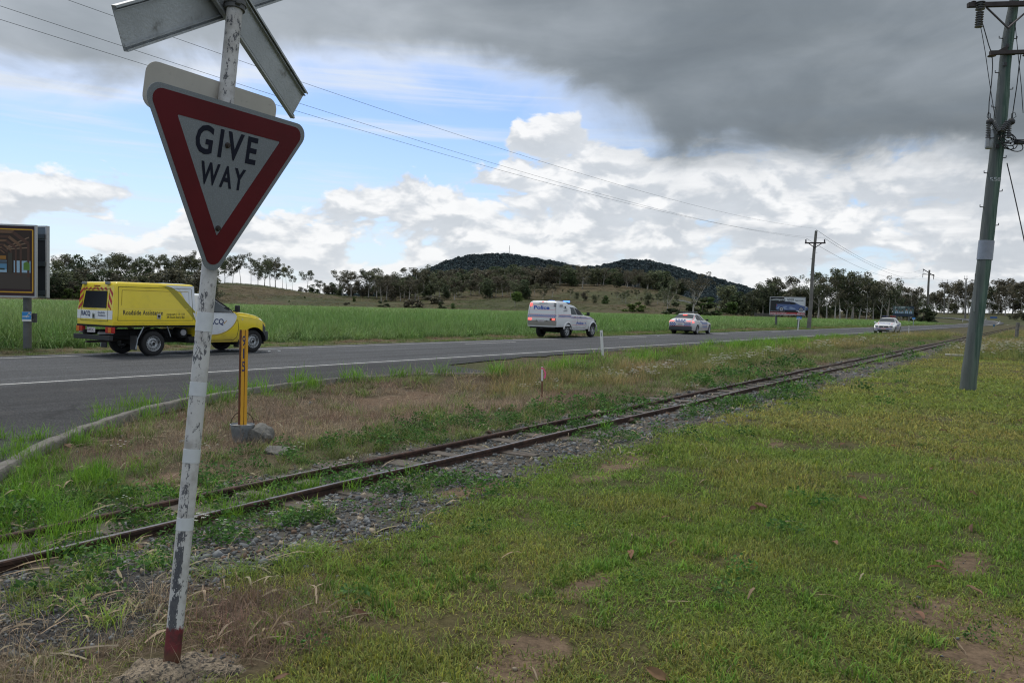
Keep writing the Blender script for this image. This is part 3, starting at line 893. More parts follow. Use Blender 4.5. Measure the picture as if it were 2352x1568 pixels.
def leaves(n, R, h, size, cols, r=None, aspect=.5, flat=.5, zmin=0, dome=True):
    """small pointed leaves through a low dome"""
    r = r or rng
    a = r.uniform(0, 2 * math.pi, n); q = R * np.sqrt(r.uniform(0, 1, n)); z = zmin + h * r.uniform(.15, 1, n) * (np.sqrt(np.maximum(0, 1 - (q / R) ** 2)) * .8 + .2 if dome else 1)
    c = np.stack([q * np.cos(a), q * np.sin(a), z], 1)
    return leaf_cards(c, size * r.uniform(.6, 1.3, n), cols, r, aspect, flat)
def leaf_cards(c, size, cols, r, aspect=.5, flat=.5, dirs=None):
    n = len(c)
    u = r.normal(0, 1, (n, 3)); u[:, 2] *= flat; u /= np.linalg.norm(u, axis=1)[:, None]
    w = r.normal(0, 1, (n, 3)); w -= (w * u).sum(1)[:, None] * u; w /= np.linalg.norm(w, axis=1)[:, None]
    s = np.asarray(size)[:, None] * .5
    P = np.stack([c - u * s, c + w * s * aspect, c + u * s, c - w * s * aspect], 1)
    ci = r.choice(len(cols), n); cc = np.array(cols)[ci] * r.uniform(.7, 1.3, n)[:, None]
    return P.reshape(-1, 3), np.arange(4 * n).reshape(-1, 4), None, np.repeat(cc, 4, axis=0)

PROTO = bpy.data.collections
def protos(name, meshes):
    c = bpy.data.collections.new(name)
    for i, me in enumerate(meshes):
        o = bpy.data.objects.new('%s_%02d' % (name, i), me); c.objects.link(o)
    return c
def scatter(name, coll, P, scale, tint, label, cat, nproto, rotz=None, tilt=None, parent=None, kind='stuff', idx=None):
    n = len(P)
    me = bpy.data.meshes.new(name)
    me.vertices.add(n); me.vertices.foreach_set('co', np.asarray(P, float).ravel())
    rot = np.zeros((n, 3)); rot[:, 2] = rng.uniform(0, 2 * math.pi, n) if rotz is None else rotz
    if tilt is not None:
        rot[:, 0] = rng.normal(0, tilt, n); rot[:, 1] = rng.normal(0, tilt, n)
    scale = np.asarray(scale, float)
    if scale.ndim == 1: scale = np.repeat(scale[:, None], 3, 1)
    def att(nm, typ, data, key):
        a = me.attributes.new(nm, typ, 'POINT'); a.data.foreach_set(key, np.ascontiguousarray(data).ravel())
    att('rot', 'FLOAT_VECTOR', rot, 'vector'); att('scl', 'FLOAT_VECTOR', scale, 'vector')
    att('idx', 'INT', (rng.integers(0, nproto, n) if idx is None else idx).astype(np.int32), 'value')
    tt = np.concatenate([np.asarray(tint, float).reshape(-1, 3), np.ones((n, 1))], 1)
    att('tint', 'FLOAT_COLOR', tt, 'color')
    o = link(name, me, parent)
    g = bpy.data.node_groups.new(name, 'GeometryNodeTree')
    g.interface.new_socket('Geometry', in_out='INPUT', socket_type='NodeSocketGeometry')
    g.interface.new_socket('Geometry', in_out='OUTPUT', socket_type='NodeSocketGeometry')
    gi = g.nodes.new('NodeGroupInput'); go = g.nodes.new('NodeGroupOutput')
    ip = g.nodes.new('GeometryNodeInstanceOnPoints'); ci = g.nodes.new('GeometryNodeCollectionInfo')
    ci.inputs['Collection'].default_value = coll; ci.inputs['Separate Children'].default_value = True; ci.inputs['Reset Children'].default_value = True
    mp = g.nodes.new('GeometryNodeMeshToPoints')
    g.links.new(gi.outputs[0], mp.inputs[0]); g.links.new(mp.outputs[0], ip.inputs['Points'])
    g.links.new(ci.outputs[0], ip.inputs['Instance']); ip.inputs['Pick Instance'].default_value = True
    for nm, dt, sock in (('idx', 'INT', 'Instance Index'), ('rot', 'FLOAT_VECTOR', 'Rotation'), ('scl', 'FLOAT_VECTOR', 'Scale')):
        na = g.nodes.new('GeometryNodeInputNamedAttribute'); na.data_type = dt; na.inputs[0].default_value = nm
        src = na.outputs[0]
        if nm == 'rot':
            e = g.nodes.new('FunctionNodeEulerToRotation'); g.links.new(src, e.inputs[0]); src = e.outputs[0]
        g.links.new(src, ip.inputs[sock])
    g.links.new(ip.outputs[0], go.inputs[0])
    md = o.modifiers.new('scatter', 'NODES'); md.node_group = g
    tag(o, label, cat, None, kind)
    if parent is not None and cat: del o['category']
    return o

G1 = (1, 1, 1); GD = (1.7, 1.15, 1.2); GK = (.55, .62, .6)
def lawn_proto(i):
    r = np.random.default_rng(100 + i)
    return np_mesh('lawn_tuft', *join([blades(44, .13, .054, .0085, .7, .75, 2, (G1, (1.35, 1.2, .9), GK), (.5, .28, .22), r, .5),
                                        blades(10, .13, .035, .004, .6, 1.1, 2, ((2.1, 1.4, 2.2),), None, r)]), mtl=M_BLADE)
def fresh_proto(i):
    r = np.random.default_rng(200 + i)
    return np_mesh('grass_tuft', *blades(34, .09, .17, .0055, .5, .28, 3, (G1, (1.25, 1.15, .9), (.6, .7, .6)), (.6, .2, .2), r), mtl=M_BLADE)
def dead_proto(i):
    r = np.random.default_rng(300 + i)
    return np_mesh('dry_tuft', *join([blades(34, .15, .10, .003, .9, .8, 3, (G1, (1.5, 1.4, 1.3), (.55, .5, .5)), (.5, .25, .25), r),
                                       blades(4, .13, .2, .0022, .25, .3, 3, (G1,), None, r)]), mtl=M_BLADE)
def tall_proto(i):
    r = np.random.default_rng(400 + i)
    return np_mesh('tall_tuft', *blades(44, .16, .42, .006, .75, .3, 4, (G1, (1.5, 1.3, 1.2), (.5, .62, .45)), (.5, .25, .25), r), mtl=M_BLADE)
def weed_proto(i):
    r = np.random.default_rng(500 + i)
    return np_mesh('weed', *leaves(70, .12, .10 + .02 * i, .032, (G1, (1.3, 1.2, 1.0), (.6, .7, .6)), r, .55, .45), mtl=M_BLADE)
def strip_proto(i):
    """a long dead cane leaf lying about"""
    r = np.random.default_rng(600 + i); P = []; 
    n = 6; L = r.uniform(.12, .42); w = r.uniform(.003, .0085) if i % 3 else r.uniform(.010, .016); a = r.uniform(-.2, .2); px = py = 0.; dz = r.uniform(.0, .05)
    pts = [(0, 0, .006)]
    for k in range(n):
        a += r.normal(0, .10); px += math.cos(a) * L / n; py += math.sin(a) * L / n
        pts.append((px, py, .006 + dz * math.sin((k + 1) / n * 3.1)))
    v = []; q = []
    for k, p in enumerate(pts):
        ww = w * (1 - abs(k / n - .45) * 1.2)
        v += [(p[0], p[1] - ww, p[2]), (p[0], p[1] + ww, p[2] + r.uniform(-.006, .008))]
    for k in range(n): q.append((2 * k, 2 * k + 1, 2 * k + 3, 2 * k + 2))
    return np_mesh('cane_trash', v, q, None, np.ones((len(v), 3)) * r.uniform(.8, 1.2), M_BLADE)
def stone_proto(i):
    r = np.random.default_rng(700 + i); bm = bmesh.new(); s = r.uniform(.55, 1.25, 3) * np.array([1, 1, .55])
    for _ in range(11):
        p = r.normal(0, 1, 3); p /= np.linalg.norm(p); bm.verts.new(tuple(p * s * r.uniform(.8, 1.1)))
    bmesh.ops.convex_hull(bm, input=bm.verts[:]); bmesh.ops.delete(bm, geom=[v for v in bm.verts if not v.link_faces], context='VERTS'); bm.verts.index_update()
    v = [tuple(q.co) for q in bm.verts]; f = [tuple(w.index for w in q.verts) for q in bm.faces]; bm.free()
    return np_mesh('stone', v, None, f, np.ones((len(v), 3)), M_STONE)
M_STONE = leafy_material('broken_stone', 0, .8, spec=.3)
def flower_proto(i):
    r = np.random.default_rng(800 + i); v = []; q = []; c = []
    for k in range(6):
        x, y = r.normal(0, .05, 2); z = .10 + r.uniform(0, .07); s = .010
        for a in range(5):
            t = a * 1.2566
            b = len(v); d = np.array([math.cos(t), math.sin(t)])
            v += [(x, y, z), (x + d[0] * s - d[1] * s * .5, y + d[1] * s + d[0] * s * .5, z + .004), (x + d[0] * s * 1.9, y + d[1] * s * 1.9, z), (x + d[0] * s + d[1] * s * .5, y + d[1] * s - d[0] * s * .5, z + .004)]
            q.append((b, b + 1, b + 2, b + 3)); c += [(1, 1, 1)] * 4
        b = len(v); v += [(x - .0012, y, 0), (x + .0012, y, 0), (x + .001, y, z), (x - .001, y, z)]; q.append((b, b + 1, b + 2, b + 3)); c += [(.1, .16, .05)] * 4
    return np_mesh('daisy', v, q, None, c, M_BLADE)
def dryleaf_proto(i):
    r = np.random.default_rng(900 + i); n = 5; v = []; q = []
    for k in range(n + 1):
        t = k / n; w = .022 * math.sin(math.pi * min(max(t, .04), .97)) ** .8; z = .008 + .018 * math.sin(t * 3) * r.uniform(.4, 1.2)
        v += [((t - .5) * .11, -w, z + .012), ((t - .5) * .11, 0, z), ((t - .5) * .11, w, z + .008 * r.uniform(0, 2))]
    for k in range(n): q += [(3 * k, 3 * k + 1, 3 * k + 4, 3 * k + 3), (3 * k + 1, 3 * k + 2, 3 * k + 5, 3 * k + 4)]
    return np_mesh('fallen_leaf', v, q, None, np.ones((len(v), 3)), M_BLADE)
def cane_proto(i):
    r = np.random.default_rng(1000 + i)
    return np_mesh('cane_clump', *blades(30, .34, .62, .026, .8, .28, 4, (G1, (1.25, 1.2, 1.1), (.62, .7, .6)), (.6, .2, .2), r, .35), mtl=M_BLADE)

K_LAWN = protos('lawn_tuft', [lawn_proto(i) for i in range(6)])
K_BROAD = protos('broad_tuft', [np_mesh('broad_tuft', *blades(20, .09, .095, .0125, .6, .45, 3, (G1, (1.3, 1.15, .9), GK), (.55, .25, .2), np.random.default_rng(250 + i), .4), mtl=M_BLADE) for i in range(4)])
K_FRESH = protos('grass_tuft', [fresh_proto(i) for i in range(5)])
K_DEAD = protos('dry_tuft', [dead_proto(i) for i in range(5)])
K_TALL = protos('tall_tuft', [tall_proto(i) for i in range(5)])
K_WEED = protos('weed', [weed_proto(i) for i in range(4)])
K_STRIP = protos('cane_trash', [strip_proto(i) for i in range(10)])
K_STONE = protos('stone', [stone_proto(i) for i in range(7)])
K_FLOWER = protos('daisy', [flower_proto(i) for i in range(3)])
K_DLEAF = protos('fallen_leaf', [dryleaf_proto(i) for i in range(3)])
K_CANE = protos('cane_clump', [cane_proto(i) for i in range(6)])

def candidates(d0, d1, dens0, dref, azr=37, fall=1.5, dmax=None):
    """ground points, denser near the camera: dens0 per square metre at dref, falling with distance"""
    out = []
    edges = np.geomspace(d0, d1, 24)
    for a, b in zip(edges[:-1], edges[1:]):
        area = math.radians(2 * azr) * (b * b - a * a) / 2
        dm = math.sqrt(a * b)
        den = dens0 * min(1, (dref / dm) ** fall)
        n = rng.poisson(area * den)
        r = np.sqrt(rng.uniform(a * a, b * b, n)); t = np.radians(rng.uniform(-azr, azr, n))
        out.append(np.stack([r * np.sin(t), r * np.cos(t), np.full(n, den)], 1))
    return np.concatenate(out)
def tone(base, n, var=.18, alt=None, w=None):
    c = np.tile(np.array(base, float), (n, 1))
    if alt is not None: c = c * (1 - w[:, None]) + np.array(alt) * w[:, None]
    return c * rng.uniform(1 - var, 1 + var, (n, 1)) * rng.uniform(.92, 1.08, (n, 3))
def clear_track(s, p, rp):
    return 1 - .85 * sstep(9, 16, s) * (np.abs(p - rp - .3) < .62)
def put(cand, prob): return cand[rng.uniform(0, 1, len(cand)) < prob]
def xyz_of(c, dz=0.0): return np.stack([c[:, 0], c[:, 1], ground_z(c[:, 0], c[:, 1]) + dz], 1)

def plant_verge():
    # lawn: short broad grass, tuft by tuft
    c = candidates(2.6, 62, 300, 5.0, 38, 1.75)
    Z = zones(c[:, 0], c[:, 1])
    bare = np.maximum.reduce([Z['dirt'] * .84, Z['gravel'] * .85, Z['dirtgrey'], Z['concrete'], Z['dead'] * .75, Z['asph']])
    thin = .25 + .75 * sstep(.33, .47, fbm(c[:, 0] * 1.7, c[:, 1] * 1.7, 4))
    k = put(np.arange(len(c)), Z['lawn'] * (1 - bare) * thin)
    c1 = c[k]; d = np.hypot(c1[:, 0], c1[:, 1])
    n = fbm(c1[:, 0] * .32, c1[:, 1] * .32, 4); n2 = fbm(c1[:, 0] * 1.3 + 9, c1[:, 1] * 1.3, 3)
    s, p = SP(c1[:, 0], c1[:, 1])
    w = np.clip(sstep(.40, .62, n + (n2 - .5) * .5) * .72 + .42 * sstep(5, 16, s) , 0, 1)
    tint = tone((.170, .275, .045), len(c1), .26, (.275, .29, .08), w)
    sc = (np.clip(d / 7.0, .78, 3.2)) * rng.uniform(.7, 1.25, len(c1))
    zs = np.stack([sc, sc, np.minimum(sc, 1.25) * (.55 + .7 * n2)], 1)
    scatter('lawn', K_LAWN, xyz_of(c1), zs, tint, 'short patchy green and yellowing mown grass in front of the railway', 'grass', 6)
    # broader, longer blades in the lush part of the lawn
    c = candidates(2.4, 14, 130, 5, 38, 1.5); Z = zones(c[:, 0], c[:, 1])
    lush = np.maximum.reduce([ell(c[:, 0], c[:, 1], 1180, 1450, 1.2, .45), ell(c[:, 0], c[:, 1], 1500, 1500, 1.3, .4), ell(c[:, 0], c[:, 1], 2000, 1440, 1.0, .5), ell(c[:, 0], c[:, 1], 1450, 1270, 1.4, .4), ell(c[:, 0], c[:, 1], 860, 1330, 1.0, .4) * .6, ell(c[:, 0], c[:, 1], 2250, 1180, 1.6, .5) * .5])
    cb = put(c, lush * (1 - Z['dirt']) * Z['lawn'] * sstep(.38, .58, fbm(c[:, 0] * 1.9, c[:, 1] * 1.9, 3))); sb = rng.uniform(.35, .8, len(cb))
    scatter('lush_grass', K_BROAD, xyz_of(cb), sb, tone((.150, .275, .042), len(cb), .3), 'lusher broad-bladed green grass tufts in the lawn foreground', 'grass', 4)
    # fresh long grass
    c = candidates(2.4, 110, 80, 5, 38, 1.6)
    Z = zones(c[:, 0], c[:, 1]); s, p = SP(c[:, 0], c[:, 1]); rp = rail_p(s)
    onrail = (np.abs(p - rp) < .07) | (np.abs(p - rp - GAUGE) < .07)
    pr = np.maximum(Z['fresh'], 0) * (.35 + .65 * sstep(.35, .5, fbm(c[:, 0] * 3, c[:, 1] * 3, 3)))
    pr = np.maximum(pr, Z['sparse'] * .35 * sstep(.45, .6, fbm(c[:, 0] * 4, c[:, 1] * 4, 2)))
    pr = np.where(onrail, 0, pr) * clear_track(s, p, rp)
    c2 = put(c, pr); d = np.hypot(c2[:, 0], c2[:, 1]); n2 = fbm(c2[:, 0] * 1.1 + 3, c2[:, 1] * 1.1, 3)
    sc = np.clip(d / 9, 1, 3) * rng.uniform(.6, 1.25, len(c2)); s2, p2 = SP(c2[:, 0], c2[:, 1])
    lowcam = p2 < rail_p(s2) - .2
    zs = np.stack([sc, sc, np.minimum(sc, 2.0) * np.where(lowcam, .55, .65 + .9 * n2)], 1)
    scatter('fresh_grass', K_FRESH, xyz_of(c2), zs, tone((.165, .33, .035), len(c2), .25, (.23, .32, .06), lowcam * .8), 'long bright green grass growing through the rails and along the verge', 'grass', 5)
    # dead grass
    c = candidates(2.4, 60, 150, 5, 38, 1.5)
    Z = zones(c[:, 0], c[:, 1]); s, p = SP(c[:, 0], c[:, 1]); rp = rail_p(s)
    pr = np.clip(Z['dead'] * 1.1 + Z['verge'] * .30, 0, 1) * (1 - Z['dirt'] * .85) * (1 - Z['gravel'] * .8) * (1 - Z['fresh'] * .85) * (.3 + .7 * sstep(.34, .5, fbm(c[:, 0] * 2, c[:, 1] * 2, 3)))
    onrail = (np.abs(p - rp) < .07) | (np.abs(p - rp - GAUGE) < .07)
    pr = np.where(onrail, 0, pr) * clear_track(s, p, rp)
    c3 = put(c, pr); d = np.hypot(c3[:, 0], c3[:, 1])
    sc = np.clip(d / 9, 1, 2.5) * rng.uniform(.6, 1.4, len(c3))
    w = sstep(.4, .6, fbm(c3[:, 0] * .9, c3[:, 1] * .9, 3))
    scatter('dead_grass', K_DEAD, xyz_of(c3), np.stack([sc, sc, np.minimum(sc, 1.6)], 1), tone((.25, .178, .128), len(c3), .33, (.34, .275, .185), w), 'matted dead brown grass on the bank between kerb and rails', 'grass', 5)
    # mixed low green on the verge
    c = candidates(4, 90, 45, 6, 38, 1.6)
    Z = zones(c[:, 0], c[:, 1]); s, p = SP(c[:, 0], c[:, 1]); rp = rail_p(s)
    pr = clear_track(s, p, rp) * Z['verge'] * (1 - Z['dead'] * .75) * (1 - Z['dirt']) * (1 - Z['gravel'] * .7) * sstep(.36, .54, fbm(c[:, 0] * 1.2 + 5, c[:, 1] * 1.2, 4)) * (1 - Z['fresh'] * .5)
    c4 = put(c, pr); d = np.hypot(c4[:, 0], c4[:, 1])
    sc = np.clip(d / 8, 1, 3) * rng.uniform(.7, 1.3, len(c4))
    scatter('verge_grass', K_FRESH, xyz_of(c4), np.stack([sc, sc, np.minimum(sc, 1.6) * .62], 1), tone((.155, .215, .055), len(c4), .3), 'mixed green and straw grass on the verge beyond the rails', 'grass', 5)
    # tall straw-coloured clumps
    c = candidates(8, 130, 18, 12, 38, 1.3)
    Z = zones(c[:, 0], c[:, 1]); s, p = SP(c[:, 0], c[:, 1]); rp = rail_p(s)
    pr = Z['tall'] * sstep(.32, .5, fbm(c[:, 0] * .8, c[:, 1] * .8, 3)) * np.where(np.abs(p - rp - .3) < 1.1, 0, 1) * (1 - sstep(P_NEAR - 2.6, P_NEAR - 1.8, p)) * (1 - Z['fresh'] * .6)
    c5 = put(c, pr); d = np.hypot(c5[:, 0], c5[:, 1])
    sc = np.clip(d / 16, .9, 2.2) * rng.uniform(.55, 1.25, len(c5)); w = sstep(.4, .62, fbm(c5[:, 0] * .4, c5[:, 1] * .4, 3))
    scatter('tall_grass', K_TALL, xyz_of(c5), np.stack([sc, sc, np.minimum(sc, 1.15) * .95], 1), tone((.30, .26, .115), len(c5), .25, (.16, .21, .06), w), 'rank tall grass going to straw beside the railway', 'grass', 5)
    # weeds
    c = candidates(3.4, 60, 60, 6, 38, 1.5)
    Z = zones(c[:, 0], c[:, 1]); s, p = SP(c[:, 0], c[:, 1]); rp = rail_p(s)
    onrail = (np.abs(p - rp) < .05) | (np.abs(p - rp - GAUGE) < .05)
    c6 = put(c, np.where(onrail, .0, Z['weed']) * clear_track(s, p, rp) + Z['lawn'] * .012); d = np.hypot(c6[:, 0], c6[:, 1])
    sc = np.clip(d / 10, 1, 2.4) * rng.uniform(.5, 1.2, len(c6))
    scatter('weeds', K_WEED, xyz_of(c6), sc, tone((.085, .185, .045), len(c6), .3), 'low leafy green weeds hugging both rails', 'weeds', 4, tilt=.15)
    c = put(c, np.clip(Z['weed'] * .035 + Z['tall'] * (p < rp + 4) * (s > 14) * .5, 0, 1) * np.where(onrail, 0, 1)); 
    sc = np.clip(np.hypot(c[:, 0], c[:, 1]) / 13, .8, 2.6) * rng.uniform(.7, 1.3, len(c))
    scatter('white_daisies', K_FLOWER, xyz_of(c, .03), sc, tone((.62, .62, .58), len(c), .1), 'tiny white daisies dotted among the weeds by the track', 'flowers', 3)
    # stones
    c = candidates(2.6, 45, 2300, 4.5, 38, 2.2)
    Z = zones(c[:, 0], c[:, 1]); s, p = SP(c[:, 0], c[:, 1]); rp = rail_p(s)
    onrail = (np.abs(p - rp) < .045) | (np.abs(p - rp - GAUGE) < .045)
    pr = np.clip(Z['gravel'] * .95 * (.35 + .65 * sstep(.35, .5, fbm(c[:, 0] * 2.5, c[:, 1] * 2.5, 3))) + Z['track'] * .35 + Z['dirtgrey'] * .35 + Z['concrete'] * .3 + Z['dirt'] * .03 + Z['verge'] * .006, 0, 1)
    c7 = put(c, np.where(onrail, 0, pr)); d = np.hypot(c7[:, 0], c7[:, 1]); n = len(c7)
    Z7 = zones(c7[:, 0], c7[:, 1])
    sz = np.clip(rng.lognormal(-4.22, .50, n), .005, .042) * np.clip(d / 8, 1, 2.0) * (1 - .5 * np.clip(Z7['dirtgrey'] + Z7['concrete'] + Z7['dirt'], 0, 1))
    u = rng.uniform(0, 1, n); base = np.where(u[:, None] < .78, np.array([.21, .22, .225]), np.where(u[:, None] < .93, np.array([.36, .30, .22]), np.array([.20, .13, .09])))
    base = base * rng.uniform(.25, 1.1, (n, 1))
    scatter('ballast', K_STONE, xyz_of(c7, .004), sz, base, 'loose grey and tan railway ballast stones', 'stones', 7, tilt=.5)
    # cane trash
    c = candidates(2.6, 34, 100, 5, 38, 1.2)
    Z = zones(c[:, 0], c[:, 1]); s, p = SP(c[:, 0], c[:, 1]); rp = rail_p(s)
    nn = fbm(c[:, 0] * .7 + 30, c[:, 1] * .7, 3)
    pr = np.clip((Z['dead'] * .55 + Z['gravel'] * .45 + Z['verge'] * .25 + Z['weed'] * .3 + ell(c[:, 0], c[:, 1], 720, 1010, 1.4, .5) * 1.2 + ell(c[:, 0], c[:, 1], 620, 1075, 1.4, .4) + ell(c[:, 0], c[:, 1], 1400, 1065, 1.6, .5) * .6) * sstep(.38, .6, nn) + Z['lawn'] * .012, 0, 1)
    c8 = put(c, pr * (1 - Z['asph'])); n = len(c8)
    rz = math.pi / 2 - PSI + rng.normal(0, .75, n)
    scatter('cane_trash', K_STRIP, xyz_of(c8, .012), rng.uniform(.35, 1.0, n), tone((.36, .29, .19), n, .3), 'dead straw coloured cane leaves strewn along the track', 'litter', 10, rotz=rz, tilt=.10)
    c = candidates(2.8, 20, 2.4, 6, 38, .8); Z = zones(c[:, 0], c[:, 1])
    c9 = put(c, (Z['lawn'] * .35 + .25 * Z['dead'] + .3 * Z['dirt']) * (1 - Z['asph'])); n = len(c9)
    scatter('fallen_leaves', K_DLEAF, xyz_of(c9, .02), rng.uniform(.5, 1.1, n), tone((.23, .13, .08), n, .35), 'scattered dry brown fallen leaves on the turf', 'leaves', 3, tilt=.35)
    # far roadside
    c = candidates(18, 240, 12, 26, 38, 1.25); s, p = SP(c[:, 0], c[:, 1])
    m = (p > 22.75 + (fbm(c[:, 0] * .8, c[:, 1] * .8, 3) - .5) * .5) & (p < 26.0)
    c10 = c[m]; s, p = SP(c10[:, 0], c10[:, 1]); d = np.hypot(c10[:, 0], c10[:, 1])
    w = sstep(.42, .58, fbm(c10[:, 0] * .35, c10[:, 1] * .35 + 7, 4)) * sstep(23.2, 23.8, p)
    sc = np.clip(d / 22, 1.2, 4) * rng.uniform(.7, 1.2, len(c10))
    scatter('roadside_grass', K_FRESH, xyz_of(c10), np.stack([sc, sc, np.clip(sc * .4, .5, 1.0) * rng.uniform(.6, 1.3, len(c10))], 1), tone((.14, .22, .05), len(c10), .25, (.27, .20, .13), w), 'patchy green and brown grass along the far edge of the highway', 'grass', 5)
    # cane field
    c = candidates(22, 266, 5.0, 32, 38, 1.35); s, p = SP(c[:, 0], c[:, 1]); d = np.hypot(c[:, 0], c[:, 1])
    m = (p > 25.6 + (fbm(s * .3, 2, 2) - .5)) & ~((s > 236) & (p < 38)) & (d < 262)
    c11 = c[m]; d = d[m]; s, p = SP(c11[:, 0], c11[:, 1]); n = len(c11)
    sc = np.clip(d / 40, 1.05, 5.5) * rng.uniform(.8, 1.2, n)
    hz_ = (.78 + .5 * fbm(c11[:, 0] * .12, c11[:, 1] * .12, 3)) * np.where(p < 27.5, .7, 1) * rng.uniform(.72, 1.25, n) * (.85 + .35 * fbm(c11[:, 0] * .7, c11[:, 1] * .7, 2)) * 1.14 * (1 - .25 * sstep(120, 260, d))
    w = sstep(.45, .65, fbm(c11[:, 0] * .05, c11[:, 1] * .05, 3))
    scatter('cane_field', K_CANE, xyz_of(c11), np.stack([sc, sc, hz_], 1), tone((.155, .265, .075), n, .16, (.20, .295, .10), w), 'level field of young green sugar cane beyond the highway', 'crop', 6)
    # rough pasture on the slopes
    n = 16000; a = np.radians(rng.uniform(-36, 26, n)); d = rng.uniform(264, 440, n); x, y = d * np.sin(a), d * np.cos(a)
    k = fbm(x * .06, y * .06, 4) > rng.uniform(.3, .62, n); x, y, d = x[k], y[k], d[k]; n = len(x)
    w = sstep(.42, .6, fbm(x * .03 + 5, y * .03, 3)); sc = rng.uniform(1.6, 4.2, n)
    scatter('pasture', K_TALL, np.stack([x, y, terrain(x, y)], 1), np.stack([sc * 1.3, sc * 1.3, sc * .42], 1), tone((.20, .17, .10), n, .35, (.12, .15, .06), w), 'rough brown and green pasture covering the open slopes', 'grass', 5)
    print('INST', len(c1), len(c2), len(c3), len(c4), len(c5), len(c6), len(c7), len(c8), len(c10), len(c11))
plant_verge()
# ------------------------------------------------------------------ trees
M_BARK = mat('pale_gum_bark', (.50, .46, .41), .9, var=.3, vscale=1.2, dirt=(.12, .10, .085), dscale=.8, dlo=.52, dhi=.7)
M_BARKD = mat('dark_bark', (.09, .075, .06), .95, var=.3, vscale=1)
M_GUM = leafy_material('gum_leaves', .25, .6, True, (.150, .168, .098), False)
M_GUMD = leafy_material('dark_leaves', .25, .6, True, (.085, .115, .058), False)
M_GUMB = leafy_material('brownish_leaves', .2, .6, True, (.145, .135, .095), False)
M_BRIGHT = leafy_material('bright_leaves', .3, .6, True, (.17, .27, .07), False)
M_SHRUB = leafy_material('shrub_leaves', .25, .6, True, (.115, .18, .055), False)
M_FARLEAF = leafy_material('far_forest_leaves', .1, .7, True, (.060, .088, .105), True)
LC = ((1, 1, 1), (1.35, 1.28, 1.15), (.62, .66, .7), (.4, .45, .5))

def crown_cards(clusters, per, size, r, flat=.45):
    P = []
    for c, R in clusters:
        n = int(per * (R[0] * R[1] * R[2]) ** (1 / 3) ** 1)
        u = r.normal(0, 1, (n, 3)); u /= np.linalg.norm(u, axis=1)[:, None]
        u *= r.uniform(.35, 1, (n, 1)) ** .6
        P.append(np.array(c) + u * np.array(R))
    P = np.concatenate(P)
    return leaf_cards(P, size * r.uniform(.6, 1.4, len(P)), LC, r, .55, flat)

def gum(seed, H=14., first=.42, spread=.30, nl=5, per=78, leaf=.46, r0=.24, sub=3, lean=.06, topheavy=1):
    """eucalypt of height H: pale trunk, rising limbs, open leaf clumps at their ends"""
    r = np.random.default_rng(seed); mb = MB(); cl = []
    top = np.array([r.normal(0, lean * H), r.normal(0, lean * H), H * .80])
    def pt(t): return np.array([top[0] * t ** 1.4 + math.sin(t * 5 + seed) * .02 * H * t, top[1] * t ** 1.4 + math.cos(t * 4 + seed) * .015 * H * t, H * .80 * t])
    tr = [pt(t) for t in np.linspace(0, 1, 8)]
    mb.tube(tr, [r0 * (1.35 if i == 0 else 1) * (1 - .78 * i / 7) for i in range(8)], 6)
    a0 = r.uniform(0, 6.28)
    for k in range(nl):
        t = first + (.95 - first) * (k + r.uniform(0, .6)) / nl
        p0 = pt(t); a = a0 + k * 2.4 + r.normal(0, .4); L = H * spread * r.uniform(.7, 1.25) * (1.15 - .5 * (t - first))
        el = r.uniform(.5, 1.05)
        d = np.array([math.cos(a) * math.cos(el), math.sin(a) * math.cos(el), math.sin(el)])
        p1 = p0 + d * L * .5 + np.array([0, 0, -.02 * H]); p2 = p0 + d * L + np.array([0, 0, L * .12])
        rr = r0 * (.55 - .35 * t)
        mb.tube([p0, p1, p2], [rr, rr * .7, rr * .35], 5)
        for q in range(sub):
            b = a + r.normal(0, .8); e2 = r.uniform(.2, 1.2); L2 = L * r.uniform(.3, .6)
            d2 = np.array([math.cos(b) * math.cos(e2), math.sin(b) * math.cos(e2), math.sin(e2) * (1.5 if q == 1 else 1)])
            p3 = (p1 if q == 0 else p2) + d2 * L2
            mb.tube([p1 if q == 0 else p2, p3], [rr * .35, rr * .12], 3)
            R = H * r.uniform(.045, .10)
            cl.append((p3, (R * 1.15, R * 1.15, R * .85)))
        R = H * r.uniform(.06, .1); cl.append((p2, (R * 1.2, R * 1.2, R * .8)))
        if r.uniform() < .7: R = H * r.uniform(.05, .085); cl.append((p1 + r.normal(0, .03 * H, 3), (R * 1.1, R * 1.1, R)))
    for q in range(3):
        R = H * r.uniform(.06, .10); cl.append((pt(1) + r.normal(0, .05 * H, 3) * np.array([1, 1, .6]) + np.array([0, 0, H * .07 * (q != 1)]), (R, R, R * .9)))
    z = max(c[2] + R[2] for c, R in cl); k = H / z
    v, q, t_, c = crown_cards(cl, per, leaf, r)
    v = v * k; mb.v = [(x * k, y * k, zz * k) for x, y, zz in mb.v]
    return mb, (v, q, t_, c)
def bushy(seed, H=8., W=3.2, per=85, leaf=.55, base=.12, ncl=16, trunk=.12):
    r = np.random.default_rng(seed); mb = MB(); cl = []
    for k in range(ncl):
        a = r.uniform(0, 6.28); t = r.uniform(base, .86); q = W * math.sqrt(r.uniform(0, 1)) * math.sin(math.pi * (.2 + .7 * t)) * .75
        R = H * r.uniform(.11, .2)
        cl.append(((q * math.cos(a), q * math.sin(a), H * t), (R, R, R * .8)))
    mb.tube([(0, 0, 0), (.05, 0, H * .35), (.1, .1, H * .75)], [trunk, trunk * .8, trunk * .3], 5)
    for k in range(4):
        c = cl[k][0]; mb.tube([(0, 0, H * .22), (c[0] * .6, c[1] * .6, c[2] * .7), c], [trunk * .5, trunk * .35, trunk * .15], 4)
    return mb, crown_cards(cl, per, leaf, r, .6)
